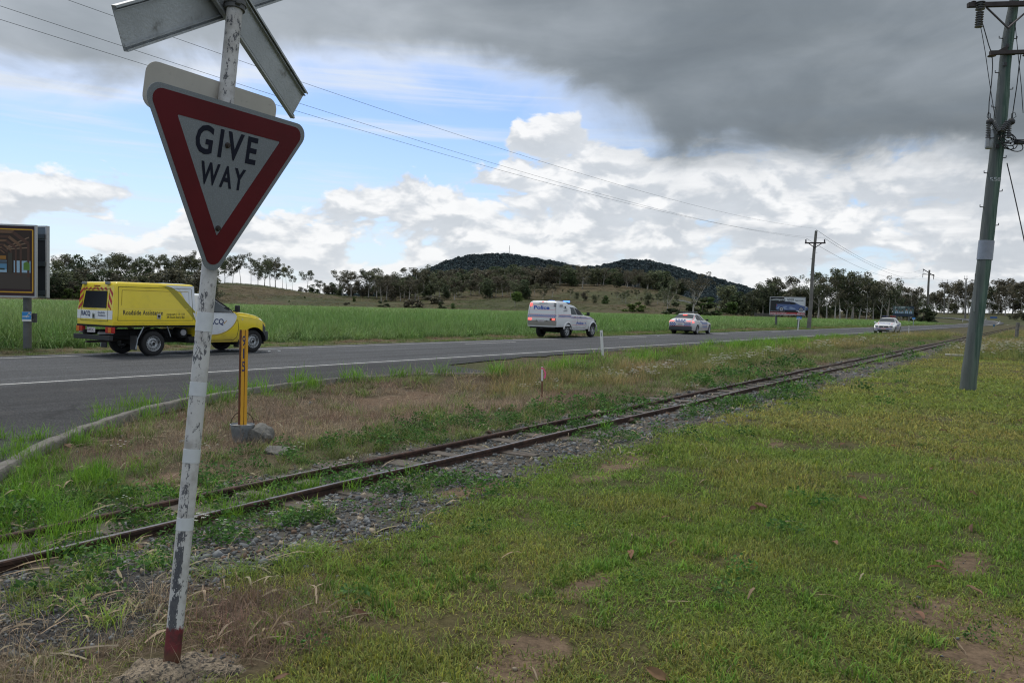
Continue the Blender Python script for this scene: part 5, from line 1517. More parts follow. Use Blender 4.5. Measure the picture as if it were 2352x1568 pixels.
# ------------------------------------------------------------------ yellow marker post in a bucket
def build_marker():
    g = gp(556, 1002)
    root = empty('marker_post', (g[0], g[1], -.065), 0, 'rusty yellow steel post numbered 915 set in a concrete-filled grey bucket', 'marker post')
    bm_ = mat('galvanised_bucket', (.30, .33, .36), .5, .35, var=.2, vscale=9, dirt=(.17, .17, .16), dscale=9)
    s = 9.41 / FPX       # metres per picture unit at this distance
    R1, R0, Hb = 26 * s, 20 * s, 42 * s
    zb = .0
    mb = MB().lathe([(R0 * .9, zb), (R0, zb + .005), (R0 * 1.02, zb + .02), (R1 * .97, zb + Hb * .72), (R1 * .985, zb + Hb * .73), (R1, zb + Hb - .01), (R1 + .006, zb + Hb - .008), (R1 + .007, zb + Hb), (R1 - .002, zb + Hb + .002), (R1 - .006, zb + Hb - .02)], 32)
    b = mb.build('bucket', bm_, root, smooth=45)
    MB().lathe([(.001, zb + Hb - .012), (R1 * .5, zb + Hb - .008), (R1 - .006, zb + Hb - .018)], 24, cap=False).build('concrete_fill', mat('bucket_concrete', (.30, .29, .27), .9, var=.2, vscale=30), root)
    pts = [(R1 * math.cos(a) * .98, .01, zb + Hb - .01 + .155 * math.sin(a)) for a in np.linspace(0, math.pi, 15)]
    MB().tube(pts, .005, 6).build('handle', mat('rusty_wire', (.06, .035, .025), .8), b)
    # the post: a folded steel angle
    ym = bpy.data.materials.new('rusty_yellow_paint'); ym.use_nodes = True
    t = NT(ym.node_tree); bb = ym.node_tree.nodes['Principled BSDF']
    P = t.node('ShaderNodeTexCoord').outputs['Object']; sp = t.node('ShaderNodeSeparateXYZ'); t.l.new(P, sp.inputs[0])
    n = t.noise(t.xyz(sp.outputs[0], sp.outputs[1], t.m('MULTIPLY', sp.outputs[2], .25)), 55, 8, .7)
    edge = t.m('MAXIMUM', t.ss(sp.outputs[0], -.018, -.030), t.m('MULTIPLY', t.ss(t.m('ABSOLUTE', t.m('SUBTRACT', sp.outputs[0], .016)), .005, .001), .8))
    k = t.ss(t.m('ADD', t.m('MULTIPLY', t.m('SUBTRACT', n, .5), 1.5), t.m('MULTIPLY', edge, .8)), .28, .42)
    c = t.mix(k, (.72, .36, .025, 1), t.mix(t.noise(P, 60, 5, .6), (.05, .016, .008, 1), (.20, .06, .02, 1)))
    t.l.new(c, bb.inputs['Base Color']); bb.inputs['Roughness'].default_value = .6
    W = 19.5 * s; top = (968 - 748) * s + Hb - .01
    mb = MB()
    z0 = zb + Hb - .015
    pr = [(-W / 2, -.001), (-W / 2 + .004, -.012), (.010, -.012), (.014, -.005), (.018, -.012), (W / 2, -.010), (W / 2, -.006), (.018, -.006), (.014, .002), (.010, -.007), (-W / 2 + .006, -.007), (-W / 2 + .004, .02), (-W / 2, .02)]
    mb.prism(pr, z0, top)
    p = mb.build('post', ym, root)
    for i, ch in enumerate('915'):
        v, f = text_fit(ch, .058 if ch != '1' else .022, .115, .01)
        x0 = -.020 if ch != '1' else -.004
        v = [(x + x0 - .004, -.0135, top - .185 - i * .150 + y) for x, y in v]
        v = [(x * .62 + .0, y, z) for x, y, z in v]
        MB().add(v, f).build('numeral', mat('navy_numeral', (.02, .025, .12), .5), p, normals=False)
    root.rotation_euler = (0, math.radians(.4), math.radians(14))
    # two rocks beside it
    rm = mat('grey_rubble', (.17, .165, .15), .95, var=.35, vscale=12, bump=1, bscale=25, dirt=(.07, .07, .06), dscale=9)
    for px, py, sz, lb in ((600, 1003, (.15, .11, .15), 'larger mossy grey rock leaning against the bucket'), (640, 1028, (.15, .10, .06), 'flat grey lump of concrete in front of the bucket rock')):
        q = gp(px, py); bm = bmesh.new(); bmesh.ops.create_icosphere(bm, subdivisions=3, radius=1)
        for v in bm.verts:
            c = v.co.copy(); k = .62 + .75 * fbm(c.x * 1.6 + px, c.y * 1.6 + c.z * 1.2, 4)
            m_ = max(abs(c.x), abs(c.y), abs(c.z)); c = c.lerp(c / m_, .6)
            v.co = Vector((c.x * sz[0], c.y * sz[1], c.z * sz[2])) * float(k)
        me = bpy.data.meshes.new('rock'); bm.to_mesh(me); bm.free()
        me.polygons.foreach_set('use_smooth', [True] * len(me.polygons)); me.set_sharp_from_angle(angle=math.radians(28))
        o = link('rock', me, None, rm); o.location = (q[0], q[1], -.08 + sz[2] * .35); o.rotation_euler = (.2, .1, px * .01)
        tag(o, lb, 'rock')
build_marker()

# ------------------------------------------------------------------ guide posts, survey peg, small things
def guide_post(px, py, top, Y=None, tilt=0, label='', w=.10):
    g = gp(px, py) if Y is None else at(px, py, Y)
    z0 = g[2] if Y is not None else 0
    h = (py - top) / FPX * g[1] * 1.0
    yaw = -math.atan2(g[0], g[1])
    o = empty('guide_post', (g[0], g[1], z0 - .03), 0, label, 'guide post', 'white roadside guide posts')
    o.rotation_euler = (math.radians(rnd.uniform(-1, 1)), math.radians(tilt), yaw)
    o_ = MB().box((0, 0, (h + .03) / 2), (w, .035, h + .03), None, .006).build('post', WHITE, o)
    MB().box((0, -.0195, h - .12), (w * .42, .004, .13), None, .001).build('reflector', mat('reflector_grey', (.35, .36, .37), .3) if g[1] < 40 else mat('reflector_dark', (.10, .02, .02), .3), o)
    return o
GPOSTS = [(1384, 815, 758, None, -4.5, 'large white guide post nearest the camera, left of the white police van wheels' ), (1832.5, 757.5, 729.5, None, 4, 'leaning white guide post in front of the car-repair billboard'),
          (2087, 766, 747.5, None, -1, 'white guide post just right of the oncoming police car'), (2211, 740.3, 733, 260, 1, 'far white guide post left of the green timber pole foot'),
          (2264, 739, 729, None, 2, 'far white guide post at the inside of the road bend'), (2296, 742.0, 737, 225, 0, 'tiny white guide post on the near verge of the bend'),
          (2324, 739, 732, 300, -2, 'left one of the paired white posts outside the bend'), (2328, 739, 734, 300, 12, 'right leaning one of the paired white posts outside the bend'),
          (2208, 729.5, 725, 330, 0, 'small white guide post on the upper part of the bend'), (2163, 724, 720.5, 360, 0, 'farthest white guide post at the top of the bend')]
for i, a in enumerate(GPOSTS):
    if a[3] is None and a[0] > 2200: a = (a[0], a[1], a[2], 280, a[4], a[5])
    guide_post(a[0], a[1], a[2], a[3], a[4], a[5].replace(', left of the white police van wheels', ' beside the white police van'), .10 if a[0] < 2200 else .22)

def small_props():
    # survey peg with pink ribbon
    g = gp(1245, 902); s = g[1] / FPX
    o = empty('survey_peg', (g[0], g[1], -.08), 0, 'thin white-topped survey peg with a pink ribbon in the weeds', 'survey peg')
    H = (902 - 842) * s + .08
    MB().box((0, 0, H * .27), (.03, .03, H * .54), None, .002).build('stake', mat('peg_timber', (.17, .08, .05), .9, var=.2), o)
    MB().box((0, 0, H * .77), (.036, .034, H * .46), None, .002).build('painted_top', WHITE, o)
    pk = mat('pink_tape', (.85, .12, .28), .5)
    v = []; f = []; n = 9
    for i in range(n):
        t = i / (n - 1); x = .02 + .03 * math.sin(t * 3) + .018 * t; z = H - .02 - .19 * t
        v += [(x - .016, -.02 - .01 * math.sin(t * 5), z), (x + .018 - .008 * t, -.024 + .012 * math.sin(t * 4), z - .012)]
    for i in range(n - 1): f.append((2 * i, 2 * i + 1, 2 * i + 3, 2 * i + 2))
    MB().add(v, f).box((0, 0, H - .025), (.042, .040, .03)).build('ribbon', pk, o, normals=False)
    o.rotation_euler = (0, math.radians(-1), 0)
    # weathered timber post by the line, far right
    g = gp(2334, 777); s = g[1] / FPX; H = 38 * s
    o = MB().box((0, 0, H / 2), (.22, .2, H), None, .02).build('timber_post', mat('weathered_grey_timber', (.16, .15, .135), .95, var=.3, dirt=(.06, .055, .05), dscale=3), None)
    o.location = (g[0], g[1], -.05); o.rotation_euler = (0, math.radians(5), .3); tag(o, 'short weathered grey timber post beside the far end of the rails', 'post')
    # concrete pit lid behind the big pole
    g = gp(2204, 816)
    o = MB().box((0, 0, 0), (1.1, .75, .08), None, .01).build('concrete_lid', mat('pale_concrete', (.38, .37, .34), .9, var=.15), None)
    o.location = (g[0], g[1], .0); o.rotation_euler = (0, 0, -.5); tag(o, 'flat pale concrete slab in the grass behind the green pole', 'slab')
    # sign, cars and a skip past the bend
    g = at(2282, 737, 300)
    o = empty('information_board', tuple(g), -.6, 'small tilted blue board on the far side of the bend', 'board')
    s = 300 / FPX
    MB().box((0, 0, 5.6 * s), (14 * s, .1, 9.0 * s), None).build('panel', mat('blue_board', (.06, .13, .32), .5), o)
    MB().box((-5 * s, .1, 1.5 * s), (.12, .1, 4 * s)).box((5 * s, .1, 1.5 * s), (.12, .1, 4 * s)).build('leg', GALV, o)
    g = gp(2275 + 6, 0 + 757) if False else gp(2280 - 3, 752)
    g = gp(2287 - 4, 751.5)
    g = at(2283, 750, 150); 
    o = empty('blue_marker', (g[0], g[1], g[2]), 0, 'short blue marker stub on the verge before the bend', 'marker')
    s = 150 / FPX
    MB().box((0, 0, 2.6 * s), (3.6 * s, .1, 5 * s), None, .02).build('plate', mat('teal_plate', (.03, .12, .22), .5), o)
    MB().tube([(0, .06, -.4), (0, .06, 3 * s)], .04, 6).build('stem', GALV, o)
small_props()
# ------------------------------------------------------------------ vehicles
def paint(name, col, rough=.28, dirt=None):
    m = bpy.data.materials.new(name); m.use_nodes = True
    t = NT(m.node_tree); b = m.node_tree.nodes['Principled BSDF']
    P = t.node('ShaderNodeTexCoord').outputs['Object']
    c = (*col, 1)
    if dirt:
        sp = t.node('ShaderNodeSeparateXYZ'); t.l.new(P, sp.inputs[0])
        n = t.noise(P, 4, 7, .65)
        k = t.m('MULTIPLY', t.ss(t.m('ADD', sp.outputs[2], t.m('MULTIPLY', t.m('SUBTRACT', n, .5), .8)), dirt[1], .3), .6)
        k = t.m('ADD', k, t.m('MULTIPLY', t.ss(n, .45, .75), .18))
        c = t.mix(k, c, (*dirt[0], 1))
        t.l.new(c, b.inputs['Base Color']); t.l.new(t.lin(k, 0, .6, rough, .7), b.inputs['Roughness'])
    else:
        b.inputs['Base Color'].default_value = c; b.inputs['Roughness'].default_value = rough
    b.inputs['Coat Weight'].default_value = .35; b.inputs['Coat Roughness'].default_value = .1
    return m
YEL = paint('yellow_paint', (.86, .66, .018), .3, ((.25, .18, .06), .75))
VWH = paint('white_body_paint', (.74, .76, .78), .3, ((.30, .27, .23), .7))
PWH = paint('police_white_paint', (.74, .75, .76), .3, ((.28, .25, .21), .85))
OLIVE = mat('olive_swoosh', (.36, .31, .015), .35)
RED = mat('red_chevron', (.52, .02, .02), .4)
NAVY = mat('navy_print', (.01, .03, .13), .45)
BLUEP = mat('police_blue', (.02, .08, .42), .45)
PINKR = mat('pink_red_line', (.80, .10, .13), .45)
TYRE = mat('tyre_rubber', (.018, .018, .019), .85, bump=.3, bscale=80)
RIM = mat('steel_wheel', (.42, .43, .44), .38, .6, dirt=(.16, .15, .14), dscale=9)
PLAS = mat('black_plastic', (.022, .022, .024), .6)
BUMP_G = mat('dark_grey_bumper', (.045, .05, .055), .55)
UNDER = mat('chassis_black', (.012, .012, .012), .9)
CHROME = mat('chrome', (.6, .6, .62), .15, 1.0)
LAMPR = mat('red_lens', (.45, .02, .015), .2)
LAMPO = mat('orange_lens', (.65, .18, .02), .2)
LAMPC = mat('clear_lens', (.55, .58, .60), .12)
LITR = mat('lit_red_lamp', (1, .10, .08), .3, emit=1.8)
LITB = mat('lit_blue_lamp', (.06, .18, 1), .3, emit=3)
PLATE = mat('number_plate', (.62, .60, .62), .4)
PTXT = mat('plate_print', (.10, .02, .05), .5)
def glass_mat(name, col=(.018, .022, .022), rough=.06, spec=.45):
    m = bpy.data.materials.new(name); m.use_nodes = True; b = m.node_tree.nodes['Principled BSDF']
    b.inputs['Base Color'].default_value = (*col, 1); b.inputs['Roughness'].default_value = rough; b.inputs['Specular IOR Level'].default_value = spec
    return m
GLASS = glass_mat('tinted_glass'); GLASSB = glass_mat('black_glass', (.006, .006, .008), .25, .12); GLASSL = glass_mat('light_glass', (.05, .06, .065), .05)

class Shell:
    """car body lofted along x from a side profile; right side is y < 0"""
    def __init__(s, x0, x1, top, bot, belt, half, wt, arches=(), ar=.40, dx=.035, zc=.33, crown=.03, wb=-.05, rad=.07):
        f = lambda tb: (lambda x: float(np.interp(x, [q[0] for q in tb], [q[1] for q in tb])))
        s.top, s.bel, s.half, s.wt = f(top), f(belt), f(half), f(wt); s.b0 = f(bot)
        s.arches, s.ar, s.zc, s.crown, s.wb, s.rad = arches, ar, zc, crown, wb, rad
        n = int((x1 - x0) / dx); s.xs = list(np.linspace(x0, x1, n + 1))
        for a in arches:
            s.xs += [a - ar, a + ar]
        s.xs = sorted(set(round(x, 4) for x in s.xs))
    def bot(s, x):
        z = s.b0(x)
        for a in s.arches:
            if abs(x - a) < s.ar: z = max(z, s.zc + math.sqrt(max(0, s.ar ** 2 - (x - a) ** 2)))
        return z
    def ring(s, x):
        zb, zt, w, wt = s.bot(x), s.top(x), s.half(x), s.wt(x)
        zl = min(s.bel(x), zt - .10); zl = max(zl, zb + .02); r = s.rad
        wt = min(wt, w)
        P = []
        z_ = s.b0(x); span = max(zl - z_, .05)
        def lower(z):
            t = (z - z_) / span; return w + s.wb * (1 - t) ** 2 * 1.0 + .012 * math.sin(math.pi * min(max(t, 0), 1)) - .012 * t
        for k in range(6):
            z = zb + (zl - zb) * k / 5; P.append((lower(z), z))
        yl = P[-1][0]; zc = zt - r
        if zc > zl + .03:
            for k in (1, 2): P.append((yl + (wt + .012 - yl) * k / 3 - (.01 if k == 1 else 0), zl + (zc - zl) * k / 3))
            P.append((wt + .008, zc))
        else:
            zc = max(zc, zl + .005); P += [(yl - .003, zl + .002), (yl - .006, zl + .004), (min(wt + .008, yl - .008), zc)]
        P += [(wt - r * .22, zt - r * .32), (wt - r * .9, zt - .004), (wt * .62, zt + s.crown * .55), (wt * .3, zt + s.crown * .9), (0, zt + s.crown)]
        return P
    def yside(s, x, z):
        P = s.ring(min(max(x, s.xs[0]), s.xs[-1]))
        P = P[:9]
        zz = [p[1] for p in P]; yy = [p[0] for p in P]
        return float(np.interp(z, zz, yy))
    def build(s, name, mats, parent, face_mat=None, smooth=32, ends=(1, 1)):
        mb = MB(); rings = []
        for x in s.xs:
            P = s.ring(x); full = [(x, -y, z) for y, z in P] + [(x, y, z) for y, z in P[-2::-1]]
            rings.append(full)
        n = len(rings[0]); h = n // 2
        for r in rings: mb.v += r
        for i in range(len(rings) - 1):
            for k in range(n - 1):
                mb.f.append((i * n + k, i * n + k + 1, (i + 1) * n + k + 1, (i + 1) * n + k))
                xm = (s.xs[i] + s.xs[i + 1]) / 2; q = min(k, n - 2 - k)
                mb.mi.append(face_mat(xm, q) if face_mat else 0)
        for e, i in ((0, 0), (1, len(rings) - 1)):
            if ends[e]:
                for k in range(h - 0):
                    a, b = i * n + k, i * n + n - 1 - k; c, d = i * n + n - 2 - k, i * n + k + 1
                    if k + 1 > n - 2 - k: break
                    mb.f.append((a, b, c, d) if c != d else (a, b, c)); mb.mi.append(face_mat(s.xs[i] + (-.001 if e == 0 else .001), -1) if face_mat else 0)
        o = mb.build(name, mats, parent, smooth=smooth); s.obj = o; return o

def dense(poly, step=.12):
    out = []
    for i, a in enumerate(poly):
        b = poly[(i + 1) % len(poly)]; n = max(1, int(math.hypot(b[0] - a[0], b[1] - a[1]) / step))
        for k in range(n): out.append((a[0] + (b[0] - a[0]) * k / n, a[1] + (b[1] - a[1]) * k / n))
    return out
def sheet(name, poly, mapf, mt, parent, step=.12, inner=True):
    """a thin panel: a flat outline carried onto a surface by mapf"""
    bm = bmesh.new()
    vs = [bm.verts.new((p[0], p[1], 0)) for p in dense(poly, step)]
    bm.faces.new(vs); bmesh.ops.triangulate(bm, faces=bm.faces[:])
    for _ in range(3):
        lo = [e for e in bm.edges if e.calc_length() > step * 1.8]
        if not lo: break
        bmesh.ops.subdivide_edges(bm, edges=lo, cuts=1); bmesh.ops.triangulate(bm, faces=bm.faces[:])
    v = [mapf(q.co.x, q.co.y) for q in bm.verts]; bm.verts.index_update(); f = [tuple(w.index for w in q.verts) for q in bm.faces]; bm.free()
    mb = MB().add(v, f); o = mb.build(name, mt, parent, normals=False)
    o.data.polygons.foreach_set('use_smooth', [True] * len(o.data.polygons)); return o
def lettering(name, s, x0, z0, w, h, mapf, mt, parent, bold=.01, shear=0, space=1):
    v, f = text_fit(s, w, h, bold, shear, space)
    return MB().add([mapf(x0 + x, z0 + z) for x, z in v], f).build(name, mt, parent, normals=False)
def line_strip(name, pts, w, mapf, mt, parent):
    mb = MB()
    for a, b in zip(pts[:-1], pts[1:]):
        d = np.array(b) - np.array(a); L = np.linalg.norm(d); n = np.array([-d[1], d[0]]) / L * w / 2; k = max(1, int(L / .12))
        for i in range(k):
            p, q = np.array(a) + d * i / k, np.array(a) + d * (i + 1) / k
            mb.add([mapf(*(p - n)), mapf(*(q - n)), mapf(*(q + n)), mapf(*(p + n))], [(0, 1, 2, 3)])
    return mb.build(name, mt, parent, normals=False)
def checks(name, x0, x1, z0, z1, nx, nz, mapf, parent, mt=None, slant=None):
    mb = MB(); dx = (x1 - x0) / nx
    for i in range(nx):
        for k in range(nz):
            if (i + k) % 2: continue
            a, b = x0 + dx * i, x0 + dx * (i + 1)
            zf = (lambda x: 0) if slant is None else slant
            c, d = z0 + (z1 - z0) * k / nz, z0 + (z1 - z0) * (k + 1) / nz
            mb.add([mapf(a, c + zf(a)), mapf(b, c + zf(b)), mapf(b, d + zf(b)), mapf(a, d + zf(a))], [(0, 1, 2, 3)])
    return mb.build(name, mt or BLUEP, parent, normals=False)

def wheel(x, y, r, w, side, parent, style='steel', rimr=.60, dark=False):
    """side -1: outer face towards -y"""
    o = empty('wheel', (x, y, r)); o.parent = parent
    M = ROTX(math.pi / 2 if side < 0 else -math.pi / 2)
    R = r * rimr
    prof = [(R, -w / 2), (r * .90, -w / 2), (r * .975, -w / 2 + .02), (r, -w / 2 + .05), (r, w / 2 - .05), (r * .975, w / 2 - .02), (r * .90, w / 2), (r * .72, w / 2 + .004), (R, w / 2 - .008)]
    MB().lathe(prof, 40, M, cap=False).build('tyre', TYRE, o, smooth=40)
    z = w / 2
    mb = MB()
    mb.lathe([(R + .004, z - .005), (R, z + .004), (R * .94, z), (R * .90, z - .035), (R * .86, z - .055)], 40, M, cap=False)
    if style == 'steel':
        mb.mat(0).lathe([(R * .86, z - .055), (R * .70, z - .035), (R * .55, z - .030), (R * .42, z - .042), (R * .30, z - .045)], 40, M, cap=False)
        mb.lathe([(R * .32, z - .045), (R * .30, z - .01), (R * .24, z - .002), (.001, z)], 20, M, cap=False)
        mb.mat(1)
        for k in range(16):
            a = 2 * math.pi * k / 16
            mb.lathe([(.013 if not dark else .012, 0), (.013, .004)], 8, M @ TR(R * .76 * math.cos(a), R * .76 * math.sin(a), z - .043))
        for k in range(6):
            a = 2 * math.pi * k / 6; mb.lathe([(.010, 0), (.010, .012)], 6, M @ TR(R * .42 * math.cos(a), R * .42 * math.sin(a), z - .042))
        mb.lathe([(R * .21, z), (R * .19, z + .006), (.001, z + .006)], 16, M, cap=False)
    else:
        mb.mat(1).lathe([(R * .88, z - .07), (.001, z - .07)], 30, M, cap=False); mb.mat(0)
        n = 6 if style == 'six' else 5
        for k in range(n):
            a = 2 * math.pi * k / n
            for b in ((-.09, .09) if style == 'five' else (0,)):
                c = a + b; d = np.array([math.cos(c), math.sin(c)]); p = np.array([-d[1], d[0]]) * R * (.06 if style == 'five' else .12)
                pts = [d * R * .2 - p, d * R * .2 + p, d * R * .92 + p * .9, d * R * .92 - p * .9]
                mb.prism([tuple(q) for q in pts], z - .045, z - .012, M)
        mb.lathe([(R * .27, z - .04), (R * .25, z - .01), (R * .12, z - .004), (.001, z - .004)], 20, M, cap=False)
    mb.build('rim', [RIM, UNDER], o, smooth=35)
    return o

def place(root, rr, heading, scale=1):
    """rr: ground point under the outer face of the right rear wheel"""
    a = math.radians(90 - heading); root.rotation_euler = (0, 0, a); root.scale = (scale,) * 3
    return root

def build_roadside_ute():
    sc = 1.07
    root = empty('service_ute', (0, 0, 0), 0, 'yellow and white Roadside Assistance ute with a canopy body driving away', 'ute')
    g = gp(*[(250 + 985 / 2.7034) / 1.7415, (1120 + 822 / 2.7034) / 1.7415]); hd = 34.5
    HW = .80     # lateral distance of the wheel's outer face from the centre line
    a = math.radians(90 - hd); fx = np.array([math.cos(a), math.sin(a)]); ly = np.array([-math.sin(a), math.cos(a)])
    c = g[:2] + ly * HW * sc
    root.location = (c[0], c[1], 0); root.rotation_euler = (0, 0, a); root.scale = (sc,) * 3
    WB = 3.10; r = .325
    for x, y, s in ((0, -.70, -1), (WB, -.70, -1), (0, .70, 1), (WB, .70, 1)): wheel(x, y, r, .205, s, root)
    # --- cab and bonnet
    top = [(1.20, 1.60), (1.30, 1.625), (1.62, 1.64), (1.82, 1.60), (1.98, 1.52), (2.44, 1.225), (2.60, 1.165), (2.95, 1.13), (3.25, 1.075), (3.47, 1.00), (3.60, .90), (3.68, .78), (3.72, .62), (3.73, .5)]
    bot = [(1.20, .32), (2.55, .32), (2.7, .36), (3.55, .36), (3.66, .34), (3.73, .40)]
    belt = [(1.2, 1.16), (2.45, 1.145), (2.7, 1.08), (3.3, .96), (3.6, .82), (3.73, .5)]
    half = [(1.2, .845), (2.5, .86), (3.2, .855), (3.42, .82), (3.58, .74), (3.68, .60), (3.73, .42)]
    wt = [(1.2, .66), (1.8, .64), (2.0, .63), (2.42, .71), (2.6, .76), (3.2, .72), (3.5, .66), (3.73, .40)]
    sh = Shell(1.20, 3.73, top, bot, belt, half, wt, arches=(WB,), ar=.42, zc=.31, crown=.02)
    def fm(x, q):
        if 1.99 < x < 2.43 and q >= 9: return 2           # windscreen
        if x > 3.40 and q < 4: return 3                   # bumper
        if x < 2.44 and q >= 5: return 1                  # white roof and pillars
        return 0
    body = sh.build('cab', [YEL, VWH, GLASS, BUMP_G], root, fm)
    S = lambda e: (lambda x, z: (x, -sh.yside(x, z) - e, z))
    SL = lambda e: (lambda x, z: (x, sh.yside(x, z) + e, z))
    # white part of the door: a big rounded field
    arc = [(1.22, 1.155)] + [(2.44 - .02, 1.15)] + [(1.62 + .88 * math.cos(t), 1.15 + .60 * math.sin(t)) for t in np.linspace(0, -math.pi / 2, 14)] + [(1.22, .55)]
    arc = [(min(x, 2.50), z) for x, z in arc]
    sheet('white_field', [(1.22, 1.150), (2.50, 1.14)] + [(1.72 + .78 * math.cos(t), 1.12 + .585 * math.sin(t)) for t in np.linspace(-.12, -math.pi / 2, 16)] + [(1.22, .535)], S(.004), VWH, body, .08)
    ring = [(1.72 + .80 * math.cos(t), 1.12 + .605 * math.sin(t)) for t in np.linspace(-.3, -1.9, 24)]
    line_strip('gold_arc', ring, .02, S(.0035), mat('gold_line', (.45, .30, .05), .4), body)
    line_strip('door_shut_line', [(2.50, 1.14), (2.52, .95), (2.56, .70), (2.51, .46), (2.40, .37), (1.27, .365)], .013, S(.005), PLAS, body)
    win = sheet('side_window', [(1.34, 1.17), (2.36, 1.165), (2.13, 1.34), (1.90, 1.475), (1.74, 1.535), (1.40, 1.55)], S(.014), GLASSL, body, .06)
    line_strip('window_seal', [(1.32, 1.16), (2.40, 1.155), (2.16, 1.345), (1.92, 1.49), (1.74, 1.552), (1.38, 1.565), (1.32, 1.16)], .022, S(.017), PLAS, win)
    MB().box((2.24, -sh.yside(2.24, 1.24) - .005, 1.235), (.16, .012, .12)).build('window_quarter', PLAS, win)
    lettering('logo_lettering', 'RACQ', 1.50, .825, .56, .15, S(.008), NAVY, body, .02)
    MB().add([S(.008)(2.07, .83), S(.008)(2.15, .90), S(.008)(2.17, .95), S(.008)(2.10, .88)], [(0, 1, 2, 3)]).add([S(.008)(2.06, .86), S(.008)(2.07, .83), S(.008)(2.09, .87), S(.008)(2.07, .90)], [(0, 1, 2, 3)]).build('logo_leaf', mat('logo_gold', (.5, .3, .08), .4), body, normals=False)
    MB().box((1.42, -sh.yside(1.42, .98) - .012, .985), (.14, .03, .035), None, .008).build('door_handle', VWH, body)
    line_strip('sill_crease', [(1.25, .40), (2.35, .40)], .014, S(.004), mat('yellow_shadow_groove', (.40, .28, .01), .5), body)
    line_strip('drip_line', [(1.74, 1.575), (1.93, 1.515), (2.18, 1.365), (2.45, 1.17)], .03, S(.006), PLAS, body)
    # far side window, for other viewpoints
    sheet('side_window', [(1.34, 1.17), (2.36, 1.165), (2.13, 1.34), (1.90, 1.475), (1.74, 1.535), (1.40, 1.55)], SL(.004), GLASSL, body, .1)
    # head lamp, bonnet, grille
    sheet('headlight', [(3.34, .985), (3.44, .965), (3.56, .88), (3.63, .79), (3.55, .80), (3.44, .87)], S(.006), LAMPC, body, .06)
    sheet('headlight', [(3.34, .985), (3.44, .965), (3.56, .88), (3.63, .79), (3.55, .80), (3.44, .87)], SL(.006), LAMPC, body, .06)
    sheet('side_repeater', [(2.66, .945), (2.70, .945), (2.70, .975), (2.66, .975)], S(.006), LAMPC, body)
    line_strip('bonnet_gap', [(2.52, 1.135), (2.9, 1.075), (3.3, .995)], .012, S(.004), mat('yellow_shadow_groove', (.40, .28, .01), .5), body)
    MB().box((3.735, 0, .83), (.03, .75, .14), None, .02).build('grille', PLAS, body)
    # bumper corner with ribs
    mb = MB().box((3.66, 0, .47), (.16, 1.36, .28), None, .05)
    for z in (.40, .46, .52): mb.box((3.745, 0, z), (.012, 1.0, .02))
    mb.build('front_bumper', BUMP_G, body, smooth=40)
    MB().box((1.9, 0, .42), (1.5, 1.3, .22)).box((3.1, 0, .45), (1.1, 1.15, .45)).build('underbody', UNDER, root)
    # wheel arch linings
    for xx in (WB,):
        for s in (-1, 1):
            n = 14; v = []; f = []
            for k in range(n + 1):
                t = math.pi * k / n; x = xx + .425 * math.cos(t); z = .31 + .425 * math.sin(t)
                v += [(x, s * .40, z), (x, s * .83, z)]
            for k in range(n): f.append((2 * k, 2 * k + 1, 2 * k + 3, 2 * k + 2))
            MB().add(v, f).build('wheel_arch_liner', UNDER, body, normals=False)
    # mirror
    for s in (-1, 1):
        m_ = MB().box((2.40, s * 1.0, 1.26), (.09, .15, .20), None, .035).box((2.40, s * .90, 1.19), (.05, .14, .04), None, .01)
        m_.build('wing_mirror', PLAS, body, smooth=40)
    # steering wheel and driver's arm behind the glass are out of sight; roof beacon bar folded behind the cab roof
    MB().box((1.22, 0, 1.69), (.16, 1.1, .07), None, .02).build('roof_rack', mat('khaki_rack', (.28, .24, .13), .7), root)
    MB().box((1.26, -.45, 1.66), (.12, .16, .10), None, .02).build('rack_lamp', PLAS, root)
    # --- service body
    x0, x1, zb, zt = -1.12, 1.17, .80, 1.885
    yb, yt = .865, .80        # half widths at foot and top
    xr = lambda z: x0 - .00 + .10 * max(0, (z - 1.1) / .8)      # the rear face leans in
    yy = lambda z: yb if z < 1.12 else yb + (yt - yb) * (z - 1.12) / (zt - 1.12)
    mb = MB()
    secs = [zb, .86, 1.0, 1.12, 1.4, 1.7, 1.80, 1.85, 1.875, 1.887]
    inset = [0, 0, 0, 0, 0, 0, .004, .022, .055, .12]
    loops = []
    for z, ins in zip(secs, inset):
        w = yy(min(z, 1.82)) - ins; xa = xr(min(z, 1.82)) + ins; xb = x1 - ins * .6 - .0 + (.03 * (zt - z) if z > 1 else .03 * (zt - 1))
        c_ = .045; P = []
        for cx, cy, a0 in ((xb - c_, w - c_, 0), (xa + c_, w - c_, 90), (xa + c_, -w + c_, 180), (xb - c_, -w + c_, 270)):
            for k in range(5):
                a_ = math.radians(a0 + 22.5 * k); P.append((cx + c_ * math.cos(a_), cy + c_ * math.sin(a_), z + (.022 * (1 - (cy / w) ** 2) if z > 1.87 else 0)))
        loops.append(P)
    n = len(loops[0])
    for P in loops: mb.v += P
    for i in range(len(loops) - 1):
        for k in range(n):
            k2 = (k + 1) % n; mb.f.append((i * n + k, i * n + k2, (i + 1) * n + k2, (i + 1) * n + k)); mb.mi.append(0)
    mb.f.append(tuple((len(loops) - 1) * n + k for k in range(n))); mb.mi.append(0)
    mb.f.append(tuple(k for k in range(n))[::-1]); mb.mi.append(1)
    can = mb.build('canopy', [YEL, UNDER], root, smooth=40)
    C = lambda e: (lambda x, z: (x, -yy(z) - e, z))
    CL = lambda e: (lambda x, z: (x, yy(z) + e, z))
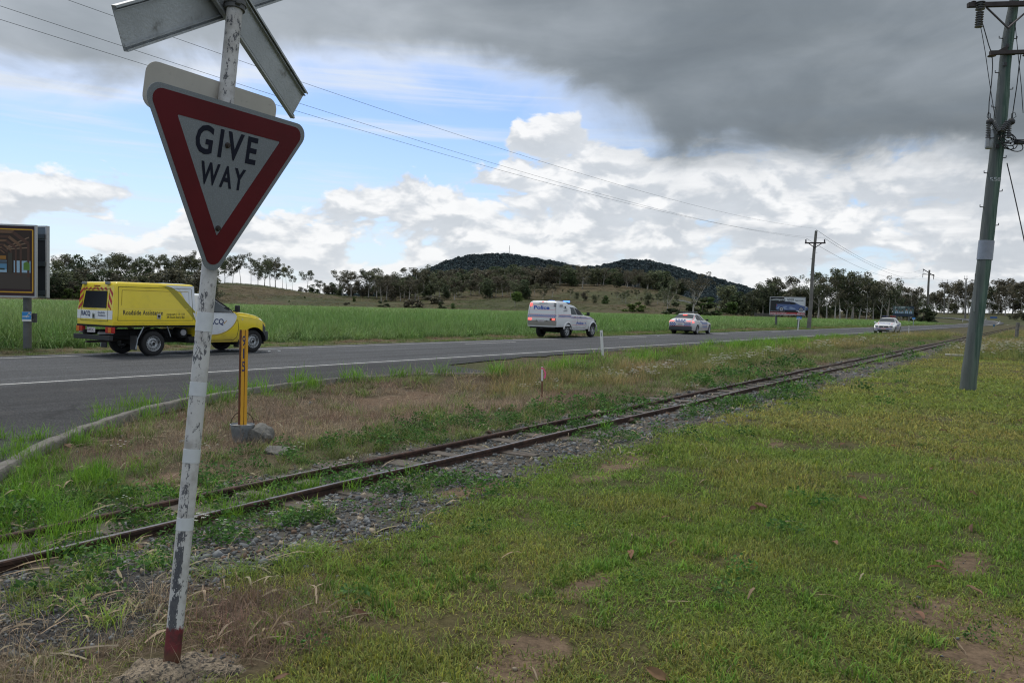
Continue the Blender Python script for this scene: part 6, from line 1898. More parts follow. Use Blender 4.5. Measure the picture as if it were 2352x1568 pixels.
    # white front part of the side, with its slanting olive swoosh
    for mf in (C, CL):
        sheet('white_panel', [(.62, 1.845), (1.15, 1.845), (1.185, 1.0), (1.185, .90), (1.155, .98), (1.10, 1.10), (.36 + .42, 1.62)], mf(.003), VWH, can, .2)
        sheet('olive_swoosh', [(.10, 1.82), (.36, 1.82), (.50, 1.79), (.62, 1.72), (1.155, 1.17), (1.155, .92), (.52, 1.60), (.40, 1.72), (.27, 1.80)], mf(.0036), OLIVE, can, .2)
        sheet('white_panel', [(.30, 1.845), (.62, 1.845), (.80, 1.64), (.62, 1.72), (.50, 1.79), (.36, 1.825)], mf(.003), VWH, can, .2)
    MB().add([(x, y, 1.889 + .022 * (1 - (y / .68) ** 2) + .002) for x in (.34, 1.04) for y in np.linspace(-.66, .66, 7)], [(k, k + 1, k + 8, k + 7) for k in range(6)]).build('white_roof_panel', VWH, can, normals=False)
    gm = mat('panel_groove', (.09, .07, .01), .6)
    # hinged side hatch: raised panel with recessed seam all round
    hatch = [(-1.00, .925), (1.09, .925), (1.07, 1.765), (-.955, 1.765)]
    line_strip('hatch_seam', hatch + [hatch[0]], .011, C(.0045), gm, can)
    ins = [(-.90, 1.245), (1.02, 1.26), (1.0, 1.69), (-.86, 1.69)]
    line_strip('pressed_ridge', [(-.90, 1.30), (-.86, 1.685), (.98, 1.685)], .012, C(.0046), mat('yellow_shadow_groove', (.40, .28, .01), .5), can)
    line_strip('pressed_ridge', [(.985, 1.685), (.985, 1.30)], .012, C(.0046), mat('white_shadow_groove', (.34, .34, .35), .5), can)
    line_strip('fold_line', [(-.93, 1.215), (.95, 1.225)], .014, C(.0046), mat('yellow_highlight', (.85, .66, .08), .3), can)
    lettering('side_lettering', 'Roadside Assistance', -.86, 1.07, 1.07, .115, C(.006), mat('dark_print', (.03, .03, .035), .5), can, .012, 0, 1.05)
    lettering('side_lettering', 'racq.com | 13 1111', .32, 1.065, .52, .058, C(.006), mat('dark_print', (.03, .03, .035), .5), can, .005)
    lettering('side_lettering', '24 hours every day', .32, .985, .52, .062, C(.006), mat('dark_print', (.03, .03, .035), .5), can, .005)
    MB().box((.10, -yb - .008, 1.03), (.11, .012, .125), None, .004).mat(1).box((.10, -yb - .018, 1.03), (.06, .014, .07), None, .006).build('hatch_latch', [CHROME, DARK], can)
    MB().box((0.01, -yb - .004, .872), (2.26, .014, .012)).box((0.01, -yb - .004, .835), (2.26, .014, .010)).build('sill_ridge', YEL, can)
    # rear face
    R = lambda e: (lambda y, z: (xr(z) - e, -y, z))          # y grows towards the right-hand side as seen from behind
    Rr = lambda e: (lambda u, z: (xr(z) - e, -u, z))
    rw = [(-.58, 1.225), (.54, 1.225), (.50, 1.655), (-.52, 1.655)]
    # window frame and glass
    sheet('rear_window', rw, Rr(.012), GLASSB, can, .3)
    # chevrons: side columns and the row above the window
    def chev(poly): 
        return sheet('chevron', poly, Rr(.005), RED, can, .4)
    for s in (-1, 1):
        X = lambda u: s * u
        for z0 in (1.20, 1.40, 1.60):
            a_ = [(.62, z0), (.80, z0 - .03 + .0), (.80 - .01, z0 + .07), (.61, z0 + .17)]
            if s < 0: a_ = [(.62, z0 + .10), (.80, z0 - .05), (.80, z0 + .05), (.62, z0 + .20)]
            else: a_ = [(.58, z0 + .20), (.76, z0 + .0), (.76, z0 - .10), (.58, z0 + .09)]
            a_ = [(X(u), min(max(z, 1.165), 1.75)) for u, z in a_]
            chev(a_)
    for k in range(-3, 3):
        u = k * .19 + .03
        sl = .05 if k < 0 else -.05
        chev([(u - .045 - sl, 1.67), (u + .045 - sl, 1.67), (u + .045 + sl, 1.745), (u - .045 + sl, 1.745)])
    sheet('white_band', [(-.835, .945), (.835, .945), (.835, 1.165), (-.835, 1.165)], Rr(.004), VWH, can, .3)
    line_strip('tailgate_seam', [(-.66, .90), (.62, .90), (.60, 1.70), (-.62, 1.70), (-.66, .90)], .012, Rr(.006), gm, can)
    lettering('rear_lettering', 'RACQ', -.62, 1.025, .42, .115, Rr(.008), NAVY, can, .02)
    lettering('rear_lettering', 'Roadside', .17, 1.085, .32, .055, Rr(.008), NAVY, can, .006)
    lettering('rear_lettering', 'Assistance', .17, 1.015, .36, .055, Rr(.008), NAVY, can, .006)
    MB().box((x0 - .012, .02, 1.02), (.014, .10, .13), None, .004).mat(1).box((x0 - .02, .02, 1.02), (.014, .055, .07), None, .004).build('tailgate_latch', [CHROME, DARK], can)
    MB().box((xr(1.78) - .01, 0.02, 1.785), (.03, .26, .025), None, .006).build('high_brake_light', mat('dull_red_lens', (.35, .06, .03), .3), can)
    for u in (-.62, .50): MB().box((xr(1.82) - .02, -u, 1.85), (.07, .15, .07), None, .015).build('work_light', mat('work_light_grey', (.22, .23, .23), .4), can)
    # tray frame, lamps, bumper bar and plate
    MB().box((0.02, 0, .775), (2.30, 1.66, .05)).box((0.3, .38, .60), (3.0, .07, .13)).box((0.3, -.38, .60), (3.0, .07, .13)).box((0, 0, .33), (.16, 1.25, .16), None, .06).box((-.2, 0, .52), (.5, .9, .2)).box((.75, .0, .46), (.5, .6, .28)).build('chassis', UNDER, root)
    fuel = MB().lathe([(.12, -.2), (.14, -.17), (.14, .17), (.12, .2)], 20, TR(.92, -.50, .58) @ ROTX(1.57)).build('fuel_tank', UNDER, root, smooth=40)
    MB().lathe([(.085, 0), (.085, .02), (.07, .03)], 20, TR(.90, -.71, .60) @ ROTX(1.57)).build('fuel_cap', mat('tank_grey', (.30, .30, .31), .5), root)
    MB().tube([(-1.2, .25, .36), (-.6, .3, .36), (0.2, .3, .45)], .03, 8).build('exhaust', mat('exhaust_steel', (.14, .12, .10), .6, .6), root)
    for s in (-1, 1):
        lb = MB().box((x0 + .02, s * .70, .68), (.09, .30, .15), None, .01).build('tail_light', [LAMPR], root)
        MB().box((x0 - .028, s * .76, .68), (.012, .13, .13), None, .002).build('indicator', LAMPO, lb)
        MB().box((x0 + .1, s * .50, .70), (.05, .04, .22)).box((x0 + .05, s * .45, .60), (.4, .03, .05)).build('lamp_bracket', GALV, root)
    MB().box((x0 - .04, 0, .485), (.10, 1.72, .12), None, .012).build('rear_bumper_bar', PLAS, root)
    pl = MB().box((x0 - .03, .10, .665), (.012, .38, .125), None, .004).build('number_plate', PLATE, root)
    lettering('plate_lettering', '664RQC', -.28, .632, .33, .075, lambda u, z: (x0 - .039, -u, z), PTXT, pl, .004)
    # mudguards and flaps of the rear wheels
    for s in (-1, 1):
        v = []; f = []; n = 12
        for k in range(n + 1):
            t = math.radians(18 + 144 * k / n); v += [(.40 * math.cos(t), s * .56, .345 + .40 * math.sin(t)), (.40 * math.cos(t), s * .84, .345 + .40 * math.sin(t))]
        for k in range(n): f.append((2 * k, 2 * k + 1, 2 * k + 3, 2 * k + 2))
        mg = MB().add(v, f).build('mudguard', PLAS, root, normals=False)
        MB().box((-.49, s * .70, .35), (.02, .28, .36), ROTY(0), .003).build('mud_flap', mat('flap_rubber', (.06, .06, .062), .8), mg)
        MB().tube([(-.30, s * .83, .76), (-.46, s * .83, .45), (-.50, s * .83, .2)], .018, 6).build('guard_stay', GALV, mg); MB().tube([(.36, s * .83, .77), (.46, s * .83, .50)], .014, 6).build('guard_stay', GALV, mg)
        MB().box((2.58, s * .72, .27), (.02, .22, .22), None, .003).build('mud_flap', PLAS, root)
    MB().tube([(1.0, -.74, .40), (1.25, -.74, .40)], .09, 12).build('air_tank', UNDER, root)
build_roadside_ute()

def plate_at(root, x, y, z, txt, face=-1, w=.37, h=.12):
    pl = MB().box((x, y, z), (.012, w, h), None, .004).build('number_plate', PLATE, root)
    lettering('plate_lettering', txt, -w * .42, z - .036, w * .84, .072, (lambda u, zz: (x - .009, y - u, zz)) if face < 0 else (lambda u, zz: (x + .009, y + u, zz)), PTXT, pl, .004)

def root_at(root, rr, hd, hw, sc):
    a = math.radians(90 - hd); ly = np.array([-math.sin(a), math.cos(a)]); c = rr[:2] + ly * hw * sc
    root.location = (c[0], c[1], 0); root.rotation_euler = (0, 0, a); root.scale = (sc,) * 3

def build_police_ute():
    root = empty('police_van', (0, 0, 0), 0, 'white dual-cab police ute with a caged rear pod and lit blue beacons', 'police ute')
    g = gp((2040 + 590 / 2.6133) / 1.7415, (1140 + 553 / 2.6133) / 1.7415)
    root_at(root, g, 32.5, .87, 1.0)
    WB = 3.085; r = .375
    for x, y, s in ((0.02, -.755, -1), (WB, -.755, -1), (0.02, .755, 1), (WB, .755, 1)): wheel(x, y, r, .25, s, root, 'six', .62)
    top = [(.36, 1.76), (.5, 1.79), (.95, 1.80), (1.20, 1.765), (1.48, 1.66), (2.20, 1.27), (2.38, 1.215), (2.85, 1.18), (3.2, 1.13), (3.42, 1.05), (3.52, .93), (3.56, .8), (3.57, .6)]
    bot = [(.36, .46), (2.5, .46), (3.5, .46), (3.57, .52)]
    belt = [(.36, 1.245), (2.2, 1.20), (2.6, 1.12), (3.3, 1.02), (3.57, .6)]
    half = [(.36, .87), (2.4, .885), (3.1, .90), (3.35, .87), (3.5, .76), (3.57, .6)]
    wt = [(.36, .66), (1.2, .66), (1.5, .65), (2.1, .73), (2.4, .80), (3.2, .76), (3.57, .5)]
    sh = Shell(.36, 3.57, top, bot, belt, half, wt, arches=(WB,), ar=.47, zc=.37, crown=.02)
    def fm(x, q):
        if 1.50 < x < 2.19 and q >= 9: return 1
        if x > 3.42 and q < 3: return 2
        return 0
    body = sh.build('cab', [PWH, GLASS, BUMP_G], root, fm)
    S = lambda e: (lambda x, z: (x, -sh.yside(x, z) - e, z)); SL = lambda e: (lambda x, z: (x, sh.yside(x, z) + e, z))
    for mf in (S, SL):
        sheet('rear_side_window', [(.50, 1.27), (1.13, 1.26), (.98, 1.66), (.52, 1.67)], mf(.005), GLASSL, body, .1)
        sheet('front_side_window', [(1.26, 1.255), (2.10, 1.24), (1.86, 1.42), (1.52, 1.585), (1.12, 1.655)], mf(.005), GLASSB, body, .1)
        line_strip('window_pillar', [(1.18, 1.26), (1.04, 1.67)], .05, mf(.007), PLAS, body)
        line_strip('door_gap', [(1.20, 1.24), (1.22, .85), (1.16, .55)], .012, mf(.004), PLAS, body)
        line_strip('door_gap', [(2.32, 1.17), (2.34, .9), (2.24, .58), (2.15, .52), (.6, .52)], .012, mf(.004), PLAS, body)
        checks('chequer_band', .40, 3.30, 1.10, 1.18, 48, 3, mf(.005), body, None, lambda x: -.05 * max(0, x - .4) / 2.9 - .02)
        line_strip('red_pinstripe', [(.40, 1.172), (3.3, 1.115)], .010, mf(.005), PINKR, body); line_strip('red_pinstripe', [(.40, 1.072), (3.3, 1.015)], .010, mf(.005), PINKR, body)
        line_strip('red_pinstripe', [(.55, .90), (2.30, .895)], .010, mf(.005), PINKR, body); line_strip('red_pinstripe', [(.55, .70), (2.25, .69)], .010, mf(.005), PINKR, body)
        for x in (.92, 1.55): MB().box((x, (-1 if mf is S else 1) * (sh.yside(x, 1.08) + .012), 1.13), (.16, .03, .035), None, .008).build('door_handle', PLAS, body)
    lettering('police_lettering', 'Police', 1.12, .735, .82, .135, S(.007), BLUEP, body, .03)
    MB().lathe([(.001, .0), (.05, .0), (.05, .004), (.001, .004)], 12, TR(2.14, -sh.yside(2.14, .8) - .004, .80) @ ROTX(1.57)).build('police_crest', BLUEP, body)
    sheet('headlight', [(3.16, 1.03), (3.36, .98), (3.47, .88), (3.34, .87), (3.2, .93)], S(.006), LAMPC, body, .06)
    MB().box((3.58, 0, .62), (.14, 1.5, .26), None, .05).build('front_bumper', BUMP_G, body, smooth=40)
    mb = MB()
    for y in (-.55, .55): mb.tube([(3.66, y, .50), (3.70, y, .9), (3.58, y * .95, 1.07)], .032, 8)
    mb.tube([(3.60, -.78, .62), (3.62, -.78, .92), (3.64, -.55, 1.05), (3.60, 0, 1.10), (3.64, .55, 1.05), (3.62, .78, .92), (3.60, .78, .62)], .032, 8)
    mb.box((3.68, 0, .60), (.05, 1.5, .16), None, .02)
    mb.build('bull_bar', PLAS, root, smooth=50)
    MB().box((3.66, -.80, .66), (.04, .10, .04)).build('red_reflector', LAMPR, root)
    for s in (-1, 1):
        MB().box((2.20, s * 1.02, 1.32), (.10, .17, .20), None, .035).box((2.18, s * .92, 1.27), (.05, .14, .04)).build('wing_mirror', PLAS, body, smooth=40)
        MB().box((1.35, s * .86, .44), (1.5, .15, .05), None, .015).build('side_step', mat('step_aluminium', (.45, .46, .47), .4, .4), root)
        # flared arches
        n = 16; v = []; f = []
        for k in range(n + 1):
            t = math.pi * (-.02 + 1.04 * k / n)
            for (rr_, yy_) in ((.47, .86), (.47, .925), (.52, .915), (.535, .87)): v.append((WB + rr_ * math.cos(t), s * yy_, .37 + rr_ * math.sin(t)))
        for k in range(n):
            for q in range(3): f.append((4 * k + q, 4 * k + q + 1, 4 * k + q + 5, 4 * k + q + 4))
        MB().add(v, f).build('arch_flare', PWH, body, smooth=50)
    MB().box((1.5, 0, .48), (3.6, .9, .2)).box((0, 0, .38), (.2, 1.3, .2), None, .05).box((3.05, 0, .55), (.9, 1.2, .4)).build('chassis', UNDER, root)
    # --- pod
    xa, xb = -1.18, .42
    prof = [(xa + .03, .60), (xa - .02, .90), (xa + .00, 1.20), (xa + .10, 1.80), (xa + .18, 1.93), (xa + .34, 2.0), (-.30, 1.99), (-.02, 1.93), (.18, 1.82), (.34, 1.62), (xb, 1.36), (xb, .55), (.47, .55)]
    ptop = [(xa - .02, 1.20), (xa + .02, 1.45), (xa + .06, 1.70), (xa + .12, 1.86), (xa + .2, 1.95), (xa + .36, 1.99), (-.5, 2.01), (-.15, 1.985), (.02, 1.90), (.20, 1.76), (.34, 1.56), (.44, 1.32)]
    psh = Shell(xa - .02, .44, ptop, [(xa, .60), (.44, .60)], [(xa, 1.2), (.44, 1.15)], [(xa - .02, .93), (.44, .89)], [(xa - .02, .86), (.44, .78)], arches=(0.02,), ar=.49, zc=.37, crown=.025, wb=-.02, rad=.09, dx=.03)
    # the pod's rear face is upright: move ring tops straight
    mb = MB(); sec = [(.60, .91, 0), (.66, .925, -.0), (.9, .93, -.02), (1.2, .93, -.0), (1.5, .91, .035), (1.75, .885, .075), (1.86, .86, .10), (1.93, .81, .14), (1.975, .72, .20), (1.99, .5, .32)]
    L = []
    for z, w, dxr in sec:
        xf = .44 if z < 1.32 else float(np.interp(z, [1.32, 1.56, 1.76, 1.90, 1.985, 1.99], [.44, .34, .20, .02, -.15, -.3]))
        x0_ = xa + dxr; c_ = .06; P = []
        for cx, cy, a0 in ((xf - c_, w - c_, 0), (x0_ + c_, w - c_, 90), (x0_ + c_, -w + c_, 180), (xf - c_, -w + c_, 270)):
            for k in range(5): a_ = math.radians(a0 + 22.5 * k); P.append((cx + c_ * math.cos(a_), cy + c_ * math.sin(a_), z))
        L.append(P)
    n = len(L[0])
    for P in L: mb.v += P
    for i in range(len(L) - 1):
        for k in range(n): k2 = (k + 1) % n; mb.f.append((i * n + k, i * n + k2, (i + 1) * n + k2, (i + 1) * n + k)); mb.mi.append(0)
    mb.f.append(tuple((len(L) - 1) * n + k for k in range(n))); mb.mi.append(0)
    mb.f.append(tuple(range(n))[::-1]); mb.mi.append(1)
    pod = mb.build('pod', [PWH, UNDER], root, smooth=40)
    zz_ = [s_[0] for s_ in sec]; ww_ = [s_[1] for s_ in sec]; dd_ = [s_[2] for s_ in sec]
    R = lambda e: (lambda u, z: (xa + float(np.interp(z, zz_, dd_)) - e, -u, z))
    Pd = lambda e: (lambda x, z: (x, -float(np.interp(z, zz_, ww_)) - e, z))
    # wheel arch cut shown as a dark recess with a flare
    nn_ = 16; v = []; f = []
    for s in (-1, 1):
        arc = [(0.02 + .455 * math.cos(t), .37 + .455 * math.sin(t)) for t in np.linspace(0, math.pi, 20)] + [(-.44, .58), (.48, .58)]
        yv = s * .9365
        sheet('wheel_arch_recess', [(x, max(z, .585)) for x, z in arc], lambda x, z: (x, s * (float(np.interp(z, zz_, ww_)) + .004), z), UNDER, pod, .2)
        v = []; f = []
        for k in range(nn_ + 1):
            t = math.pi * (.08 + .84 * k / nn_)
            for rr_, y2 in ((.45, .90), (.455, .965), (.51, .955), (.53, .92)): v.append((.02 + rr_ * math.cos(t), s * y2, .37 + rr_ * math.sin(t)))
        for k in range(nn_):
            for q in range(3): f.append((4 * k + q, 4 * k + q + 1, 4 * k + q + 5, 4 * k + q + 4))
        MB().add(v, f).build('arch_flare', PWH, pod, smooth=50)
    checks('chequer_band', -.88, .88, 1.12, 1.24, 26, 3, R(.006), pod)
    for z in (1.105, 1.258): line_strip('red_pinstripe', [(-.88, z), (.88, z)], .012, R(.006), PINKR, pod)
    line_strip('red_pinstripe', [(-.80, 1.50), (.76, 1.50), (.74, 1.74), (-.76, 1.74), (-.80, 1.50)], .010, R(.006), PINKR, pod)
    lettering('police_lettering', 'Police', -.56, 1.535, .98, .185, R(.008), BLUEP, pod, .035)
    checks('chequer_band', -1.05, .38, 1.13, 1.24, 22, 3, Pd(.006), pod)
    for z in (1.115, 1.255): line_strip('red_pinstripe', [(-1.1, z), (.40, z)], .012, Pd(.006), PINKR, pod)
    line_strip('door_seam', [(-.84, .74), (.82, .74), (.78, 1.82), (-.78, 1.82), (-.84, .74)], .012, R(.007), mat('grey_seam', (.2, .2, .2), .6), pod)
    sheet('dark_kick_panel', [(-.88, .66), (.88, .66), (.90, .93), (-.90, .93)], R(.005), mat('road_grime', (.30, .28, .25), .7), pod, .3)
    mb = MB().box((xa + .09, .0, 1.86), (.05, .50, .10), None, .02); mb.build('vent_cowl', PWH, pod, smooth=40)
    rx = lambda z: xa + float(np.interp(z, zz_, dd_))
    MB().box((rx(1.9) - .01, 0.03, 1.91), (.06, .08, .075), None, .01).build('high_brake_light', LITR, pod)
    for z in (1.83, 1.73): MB().box((rx(z) - .02, .74, z), (.05, .12, .05), None, .01).build('strobe_light', LITR, pod)
    for z in (1.83, 1.73): MB().box((rx(z) - .02, -.74, z), (.05, .12, .05), None, .01).build('strobe_light', DARK, pod)
    MB().box((xa - .015, .76, .995), (.05, .20, .09), None, .01).build('tail_light', LITR, pod)
    tl = MB().box((xa - .015, -.66, 1.0), (.04, .36, .12), None, .01).build('light_cluster', PLAS, pod)
    MB().box((xa - .04, -.72, 1.0), (.03, .18, .09), None, .01).build('tail_light', LITR, tl)
    plate_at(pod, xa - .03, .04, .915, '748VRC')
    for y in (-.30, .34): MB().lathe([(.001, 0), (.035, 0), (.03, .02), (.001, .02)], 12, TR(xa - .01, y, .92) @ ROTY(-1.57)).build('latch_knob', PLAS, pod)
    MB().box((xa + .04, 0, .56), (.16, 1.5, .08), None, .02).box((xa - .05, -.0, .50), (.12, .1, .08)).build('tow_bar', UNDER, root)
    MB().box((-.35, -.935, 1.66), (.16, .03, .16), None, .01).mat(1).box((-.35, -.952, 1.66), (.12, .01, .10)).build('pod_vent', [PWH, DARK], pod)
    MB().box((.18, -.90, 1.40), (.26, .03, .42), None, .02).box((-.15, -.93, 1.58), (.12, .05, .12), None, .02).build('side_locker', PWH, pod, smooth=40)
    for x in (-.45, -.30, -.15): MB().box((x, -.935, 1.46), (.10, .02, .025)).build('louvre', DARK, pod)
    MB().box((-.75, -.925, 1.74), (.30, .012, .12)).build('small_notice', mat('notice_grey', (.38, .36, .36), .6), pod)
    lettering('notice_lettering', '000', -.86, 1.71, .20, .06, Pd(.02), BLUEP, pod, .01)
    # beacon bar
    lb = MB().box((.62, 0, 1.93), (.26, 1.2, .04), None, .01).build('beacon_bar', DARK, root)
    for y in (-.48, .48):
        MB().box((.62, y, 1.975), (.24, .30, .09), None, .03).build('beacon', LITB, lb, smooth=40)
    for y in (-.15, .15): MB().box((.62, y, 1.97), (.2, .26, .07), None, .02).build('beacon', mat('blue_lens', (.03, .10, .5), .2), lb, smooth=40)
    MB().tube([(.3, -.3, 1.75), (.28, -.3, 2.25)], .006, 5).build('aerial', DARK, root)
build_police_ute()

def sedan(label, livery):
    root = empty('police_sedan', (0, 0, 0), 0, label, 'police car')
    WB = 2.915; r = .335
    for x, y, s in ((0, -.80, -1), (WB, -.80, -1), (0, .80, 1), (WB, .80, 1)): wheel(x, y, r, .23, s, root, 'five', .70)
    top = [(-1.08, .62), (-1.07, .85), (-1.03, .98), (-.95, 1.04), (-.62, 1.075), (-.50, 1.10), (0.10, 1.37), (.35, 1.435), (.75, 1.465), (1.15, 1.45), (1.45, 1.39), (2.15, 1.055), (2.35, 1.0), (2.9, .93), (3.4, .80), (3.62, .70), (3.74, .58), (3.78, .45), (3.79, .35)]
    bot = [(-1.08, .34), (-.9, .28), (-.4, .24), (3.4, .24), (3.7, .22), (3.79, .26)]
    belt = [(-1.08, .62), (-1.0, .90), (-.5, .98), (.5, .955), (2.1, .92), (2.5, .86), (3.3, .72), (3.79, .35)]
    half = [(-1.08, .66), (-1.04, .78), (-.9, .88), (-.4, .935), (.8, .945), (2.6, .945), (3.1, .93), (3.45, .86), (3.65, .72), (3.76, .52), (3.79, .38)]
    wt = [(-1.08, .60), (-.9, .74), (-.5, .72), (.1, .60), (.8, .58), (1.4, .59), (2.1, .70), (2.6, .74), (3.4, .62), (3.79, .30)]
    sh = Shell(-1.08, 3.79, top, bot, belt, half, wt, arches=(0, WB), ar=.375, zc=.32, crown=.02, wb=-.06, rad=.06)
    def fm(x, q):
        if -.47 < x < .16 and q >= 9: return 1
        if 1.46 < x < 2.14 and q >= 9: return 1
        if x < -1.075: return 2 if q < 2 else 0
        return 0
    body = sh.build('body', [PWH, GLASSL, BUMP_G], root, fm)
    S = lambda e: (lambda x, z: (x, -sh.yside(x, z) - e, z)); SL = lambda e: (lambda x, z: (x, sh.yside(x, z) + e, z))
    for mf in (S, SL):
        sheet('rear_side_window', [(-.12, 1.00), (.98, .985), (.92, 1.36), (.55, 1.375), (.22, 1.31)], mf(.005), GLASS, body, .1)
        sheet('front_side_window', [(1.05, .985), (2.02, .965), (1.75, 1.13), (1.42, 1.29), (1.2, 1.345), (.99, 1.36)], mf(.005), GLASS, body, .1)
        line_strip('door_gap', [(1.02, .97), (1.04, .6), (1.0, .3)], .012, mf(.004), PLAS, body)
        line_strip('door_gap', [(2.08, .93), (2.16, .7), (2.10, .3)], .012, mf(.004), PLAS, body)
        line_strip('door_gap', [(-.02, .96), (.30, .74), (.42, .5), (.40, .3)], .012, mf(.004), PLAS, body)
        checks('chequer_band', .55, 2.3, .60, .76, 14, 3, mf(.005), body, None, lambda x: (.35 - .30 * (x - .3)) if x < 1.2 else .08)
        lettering('police_lettering', 'POLICE', 1.15, .46, 1.0, .13, mf(.006) if mf is S else (lambda x, z: SL(.006)(3.3 - x, z)), BLUEP, body, .03)
        line_strip('red_pinstripe', [(.9, .64), (2.5, .64)], .012, mf(.005), PINKR, body); line_strip('red_pinstripe', [(.9, .40), (2.5, .40)], .012, mf(.005), PINKR, body)
        line_strip('red_pinstripe', [(-.75, 1.00), (-.42, 1.06), (.2, 1.33)], .018, mf(.006), PINKR, body)
        sheet('headlight', [(3.10, .80), (3.42, .73), (3.62, .62), (3.50, .60), (3.28, .68)], mf(.006), LAMPC, body, .06)
    for s in (-1, 1):
        MB().box((1.92, s * 1.02, 1.02), (.10, .18, .13), None, .035).box((1.95, s * .93, .98), (.05, .12, .03)).build('wing_mirror', PLAS if livery == 'rear' else PWH, body, smooth=40)
        MB().box((3.56, s * .60, .675), (.16, .30, .10), ROTZ(0), .03).build('headlight', mat('headlamp_glass', (.20, .21, .23), .15), body, smooth=40)
        sheet('tail_light', [(-1.04, .80), (-.66, .84), (-.74, .95), (-.98, .965)], (S if s < 0 else SL)(.008), LAMPR if livery != 'rear' else LITR, body, .08)
        MB().box((-1.055, s * .60, .885), (.05, .30, .12), None, .02).build('tail_light', LITR if livery == 'rear' else LAMPR, body, smooth=40)
    # rear face graphics
    R = lambda u, z: (-1.085 - .0 + .05 * max(0, (z - .85)) / .13, -u, z)
    Rf = lambda e: (lambda u, z: (R(u, z)[0] - e + .06 * (u / .8) ** 2 * 0, -u, z))
    MB().box((-1.03, 0, .745), (.14, 1.60, .34), None, .05).build('boot_panel', PWH, body, smooth=40)
    checks('chequer_band', -.76, -.30, .60, .80, 6, 3, lambda u, z: (-1.106, -u, z), body); checks('chequer_band', .30, .76, .60, .80, 6, 3, lambda u, z: (-1.106, -u, z), body)
    checks('chequer_band', -.36, .36, .965, 1.03, 7, 1, lambda u, z: (-1.06 + (z - .96) * .6, -u, z + .02), body)
    line_strip('red_pinstripe', [(-.78, .815), (.78, .815)], .014, lambda u, z: (-1.107, -u, z), PINKR, body); line_strip('red_pinstripe', [(-.78, .585), (.78, .585)], .014, lambda u, z: (-1.107, -u, z), PINKR, body)
    lettering('police_lettering', 'POLICE', -.31, .85, .62, .085, lambda u, z: (-1.106, -u, z), BLUEP, body, .04)
    plate_at(body, -1.108, 0, .69, '783VEX')
    MB().box((-1.03, 0, .42), (.20, 1.64, .30), None, .07).build('rear_bumper', BUMP_G, body, smooth=40)
    MB().box((-.50, 0, 1.085), (.05, .34, .035)).build('high_brake_light', LITR if livery == 'rear' else LAMPR, body) if False else MB().box((-.05, 0, 1.36), (.04, .30, .03)).build('high_brake_light', LITR if livery == 'rear' else LAMPR, body)
    # front
    F = lambda x0: (lambda u, z: (x0, u, z))
    MB().box((3.655, 0, .645), (.22, .80, .15), None, .05).build('grille', PLAS, body, smooth=40)
    MB().box((3.76, 0, .31), (.10, 1.0, .10), None, .03).build('lower_grille', PLAS, body, smooth=40)
    MB().lathe([(.001, 0), (.055, 0), (.05, .012), (.001, .014)], 16, TR(3.795, 0, .60) @ ROTY(1.57)).build('badge', CHROME, body)
    bf = lambda u, z: (3.80 - .22 * max(0, abs(u) - .22) ** 1.5 * 1.25 - max(0, z - .5) * .25, u, z)
    sheet('bumper_face', [(-.72, .36), (.72, .36), (.70, .53), (-.70, .53)], lambda u, z: (bf(u, z)[0] + .004, u, z), PWH, body, .1)
    checks('chequer_band', -.68, .68, .40, .50, 17, 2, lambda u, z: (bf(u, z)[0] + .012, u, z), body)
    line_strip('red_pinstripe', [(-.7, .52), (.7, .52)], .012, lambda u, z: (bf(u, z)[0] + .012, u, z), PINKR, body)
    MB().box((3.825, 0, .45), (.012, .37, .10)).build('front_plate', mat('pink_plate', (.6, .42, .42), .5), body)
    HB = lambda x, z: None
    hood = lambda u, x: (x, u, sh.top(x) + sh.crown * (1 - (abs(u) / .8) ** 2) + .008)
    lettering('bonnet_lettering', 'POLICE', -.45, 0, .9, .2, lambda u, q: hood(u, 3.05 - q), BLUEP, body, .04)
    for s in (-1, 1): line_strip('red_pinstripe', [(s * .62, 2.5), (s * .55, 3.3)], .03, lambda u, x: hood(u, x), PINKR, body)
    MB().box((1.3, 0, .30), (4.4, 1.5, .12)).box((0, 0, .35), (.9, 1.5, .3)).box((WB, 0, .35), (.9, 1.4, .3)).build('underbody', UNDER, root)
    # light bar
    lb = MB().box((.72, 0, 1.545), (.26, 1.25, .035), None, .01).build('beacon_bar', DARK if livery == 'rear' else PLAS, root)
    for k in range(2): MB().box((.72, (-.45, .45)[k], 1.49), (.06, .05, .07)).build('bar_foot', DARK, lb)
    if livery == 'rear':
        MB().box((.72, 0, 1.58), (.22, 1.22, .035), None, .015).build('beacon_lens', mat('smoky_lens', (.12, .14, .15), .2), lb)
    else:
        MB().box((.72, -.34, 1.60), (.24, .50, .09), None, .03).build('beacon_lens', mat('navy_lens', (.02, .03, .12), .2), lb)
        MB().box((.72, .34, 1.60), (.24, .50, .09), None, .03).build('beacon_lens', mat('dull_red_beacon', (.28, .03, .03), .2), lb)
        MB().box((.72, 0, 1.60), (.22, .16, .085), None, .02).build('beacon_centre', DARK, lb)
    for s in (-1, 1): MB().tube([(.35, s * .2, 1.43), (.33, s * .2, 1.75)], .006, 5).build('aerial', DARK, root)
    return root
a = sedan('white police sedan seen from behind with red tail lamps lit', 'rear')
root_at(a, gp((2040 + 1958 / 2.6133) / 1.7415, (1140 + 515 / 2.6133) / 1.7415), 30, .915, 1.0)
b = sedan('oncoming white police sedan seen from the front with a roof light bar', 'front')
g = gp(2031, 765.8); b.rotation_euler = (0, 0, math.radians(90 - (33.0 + 180)))
fd = np.array([math.sin(math.radians(213)), math.cos(math.radians(213))])
c = g[:2] - fd * 3.2
b.location = (c[0], c[1], 0)
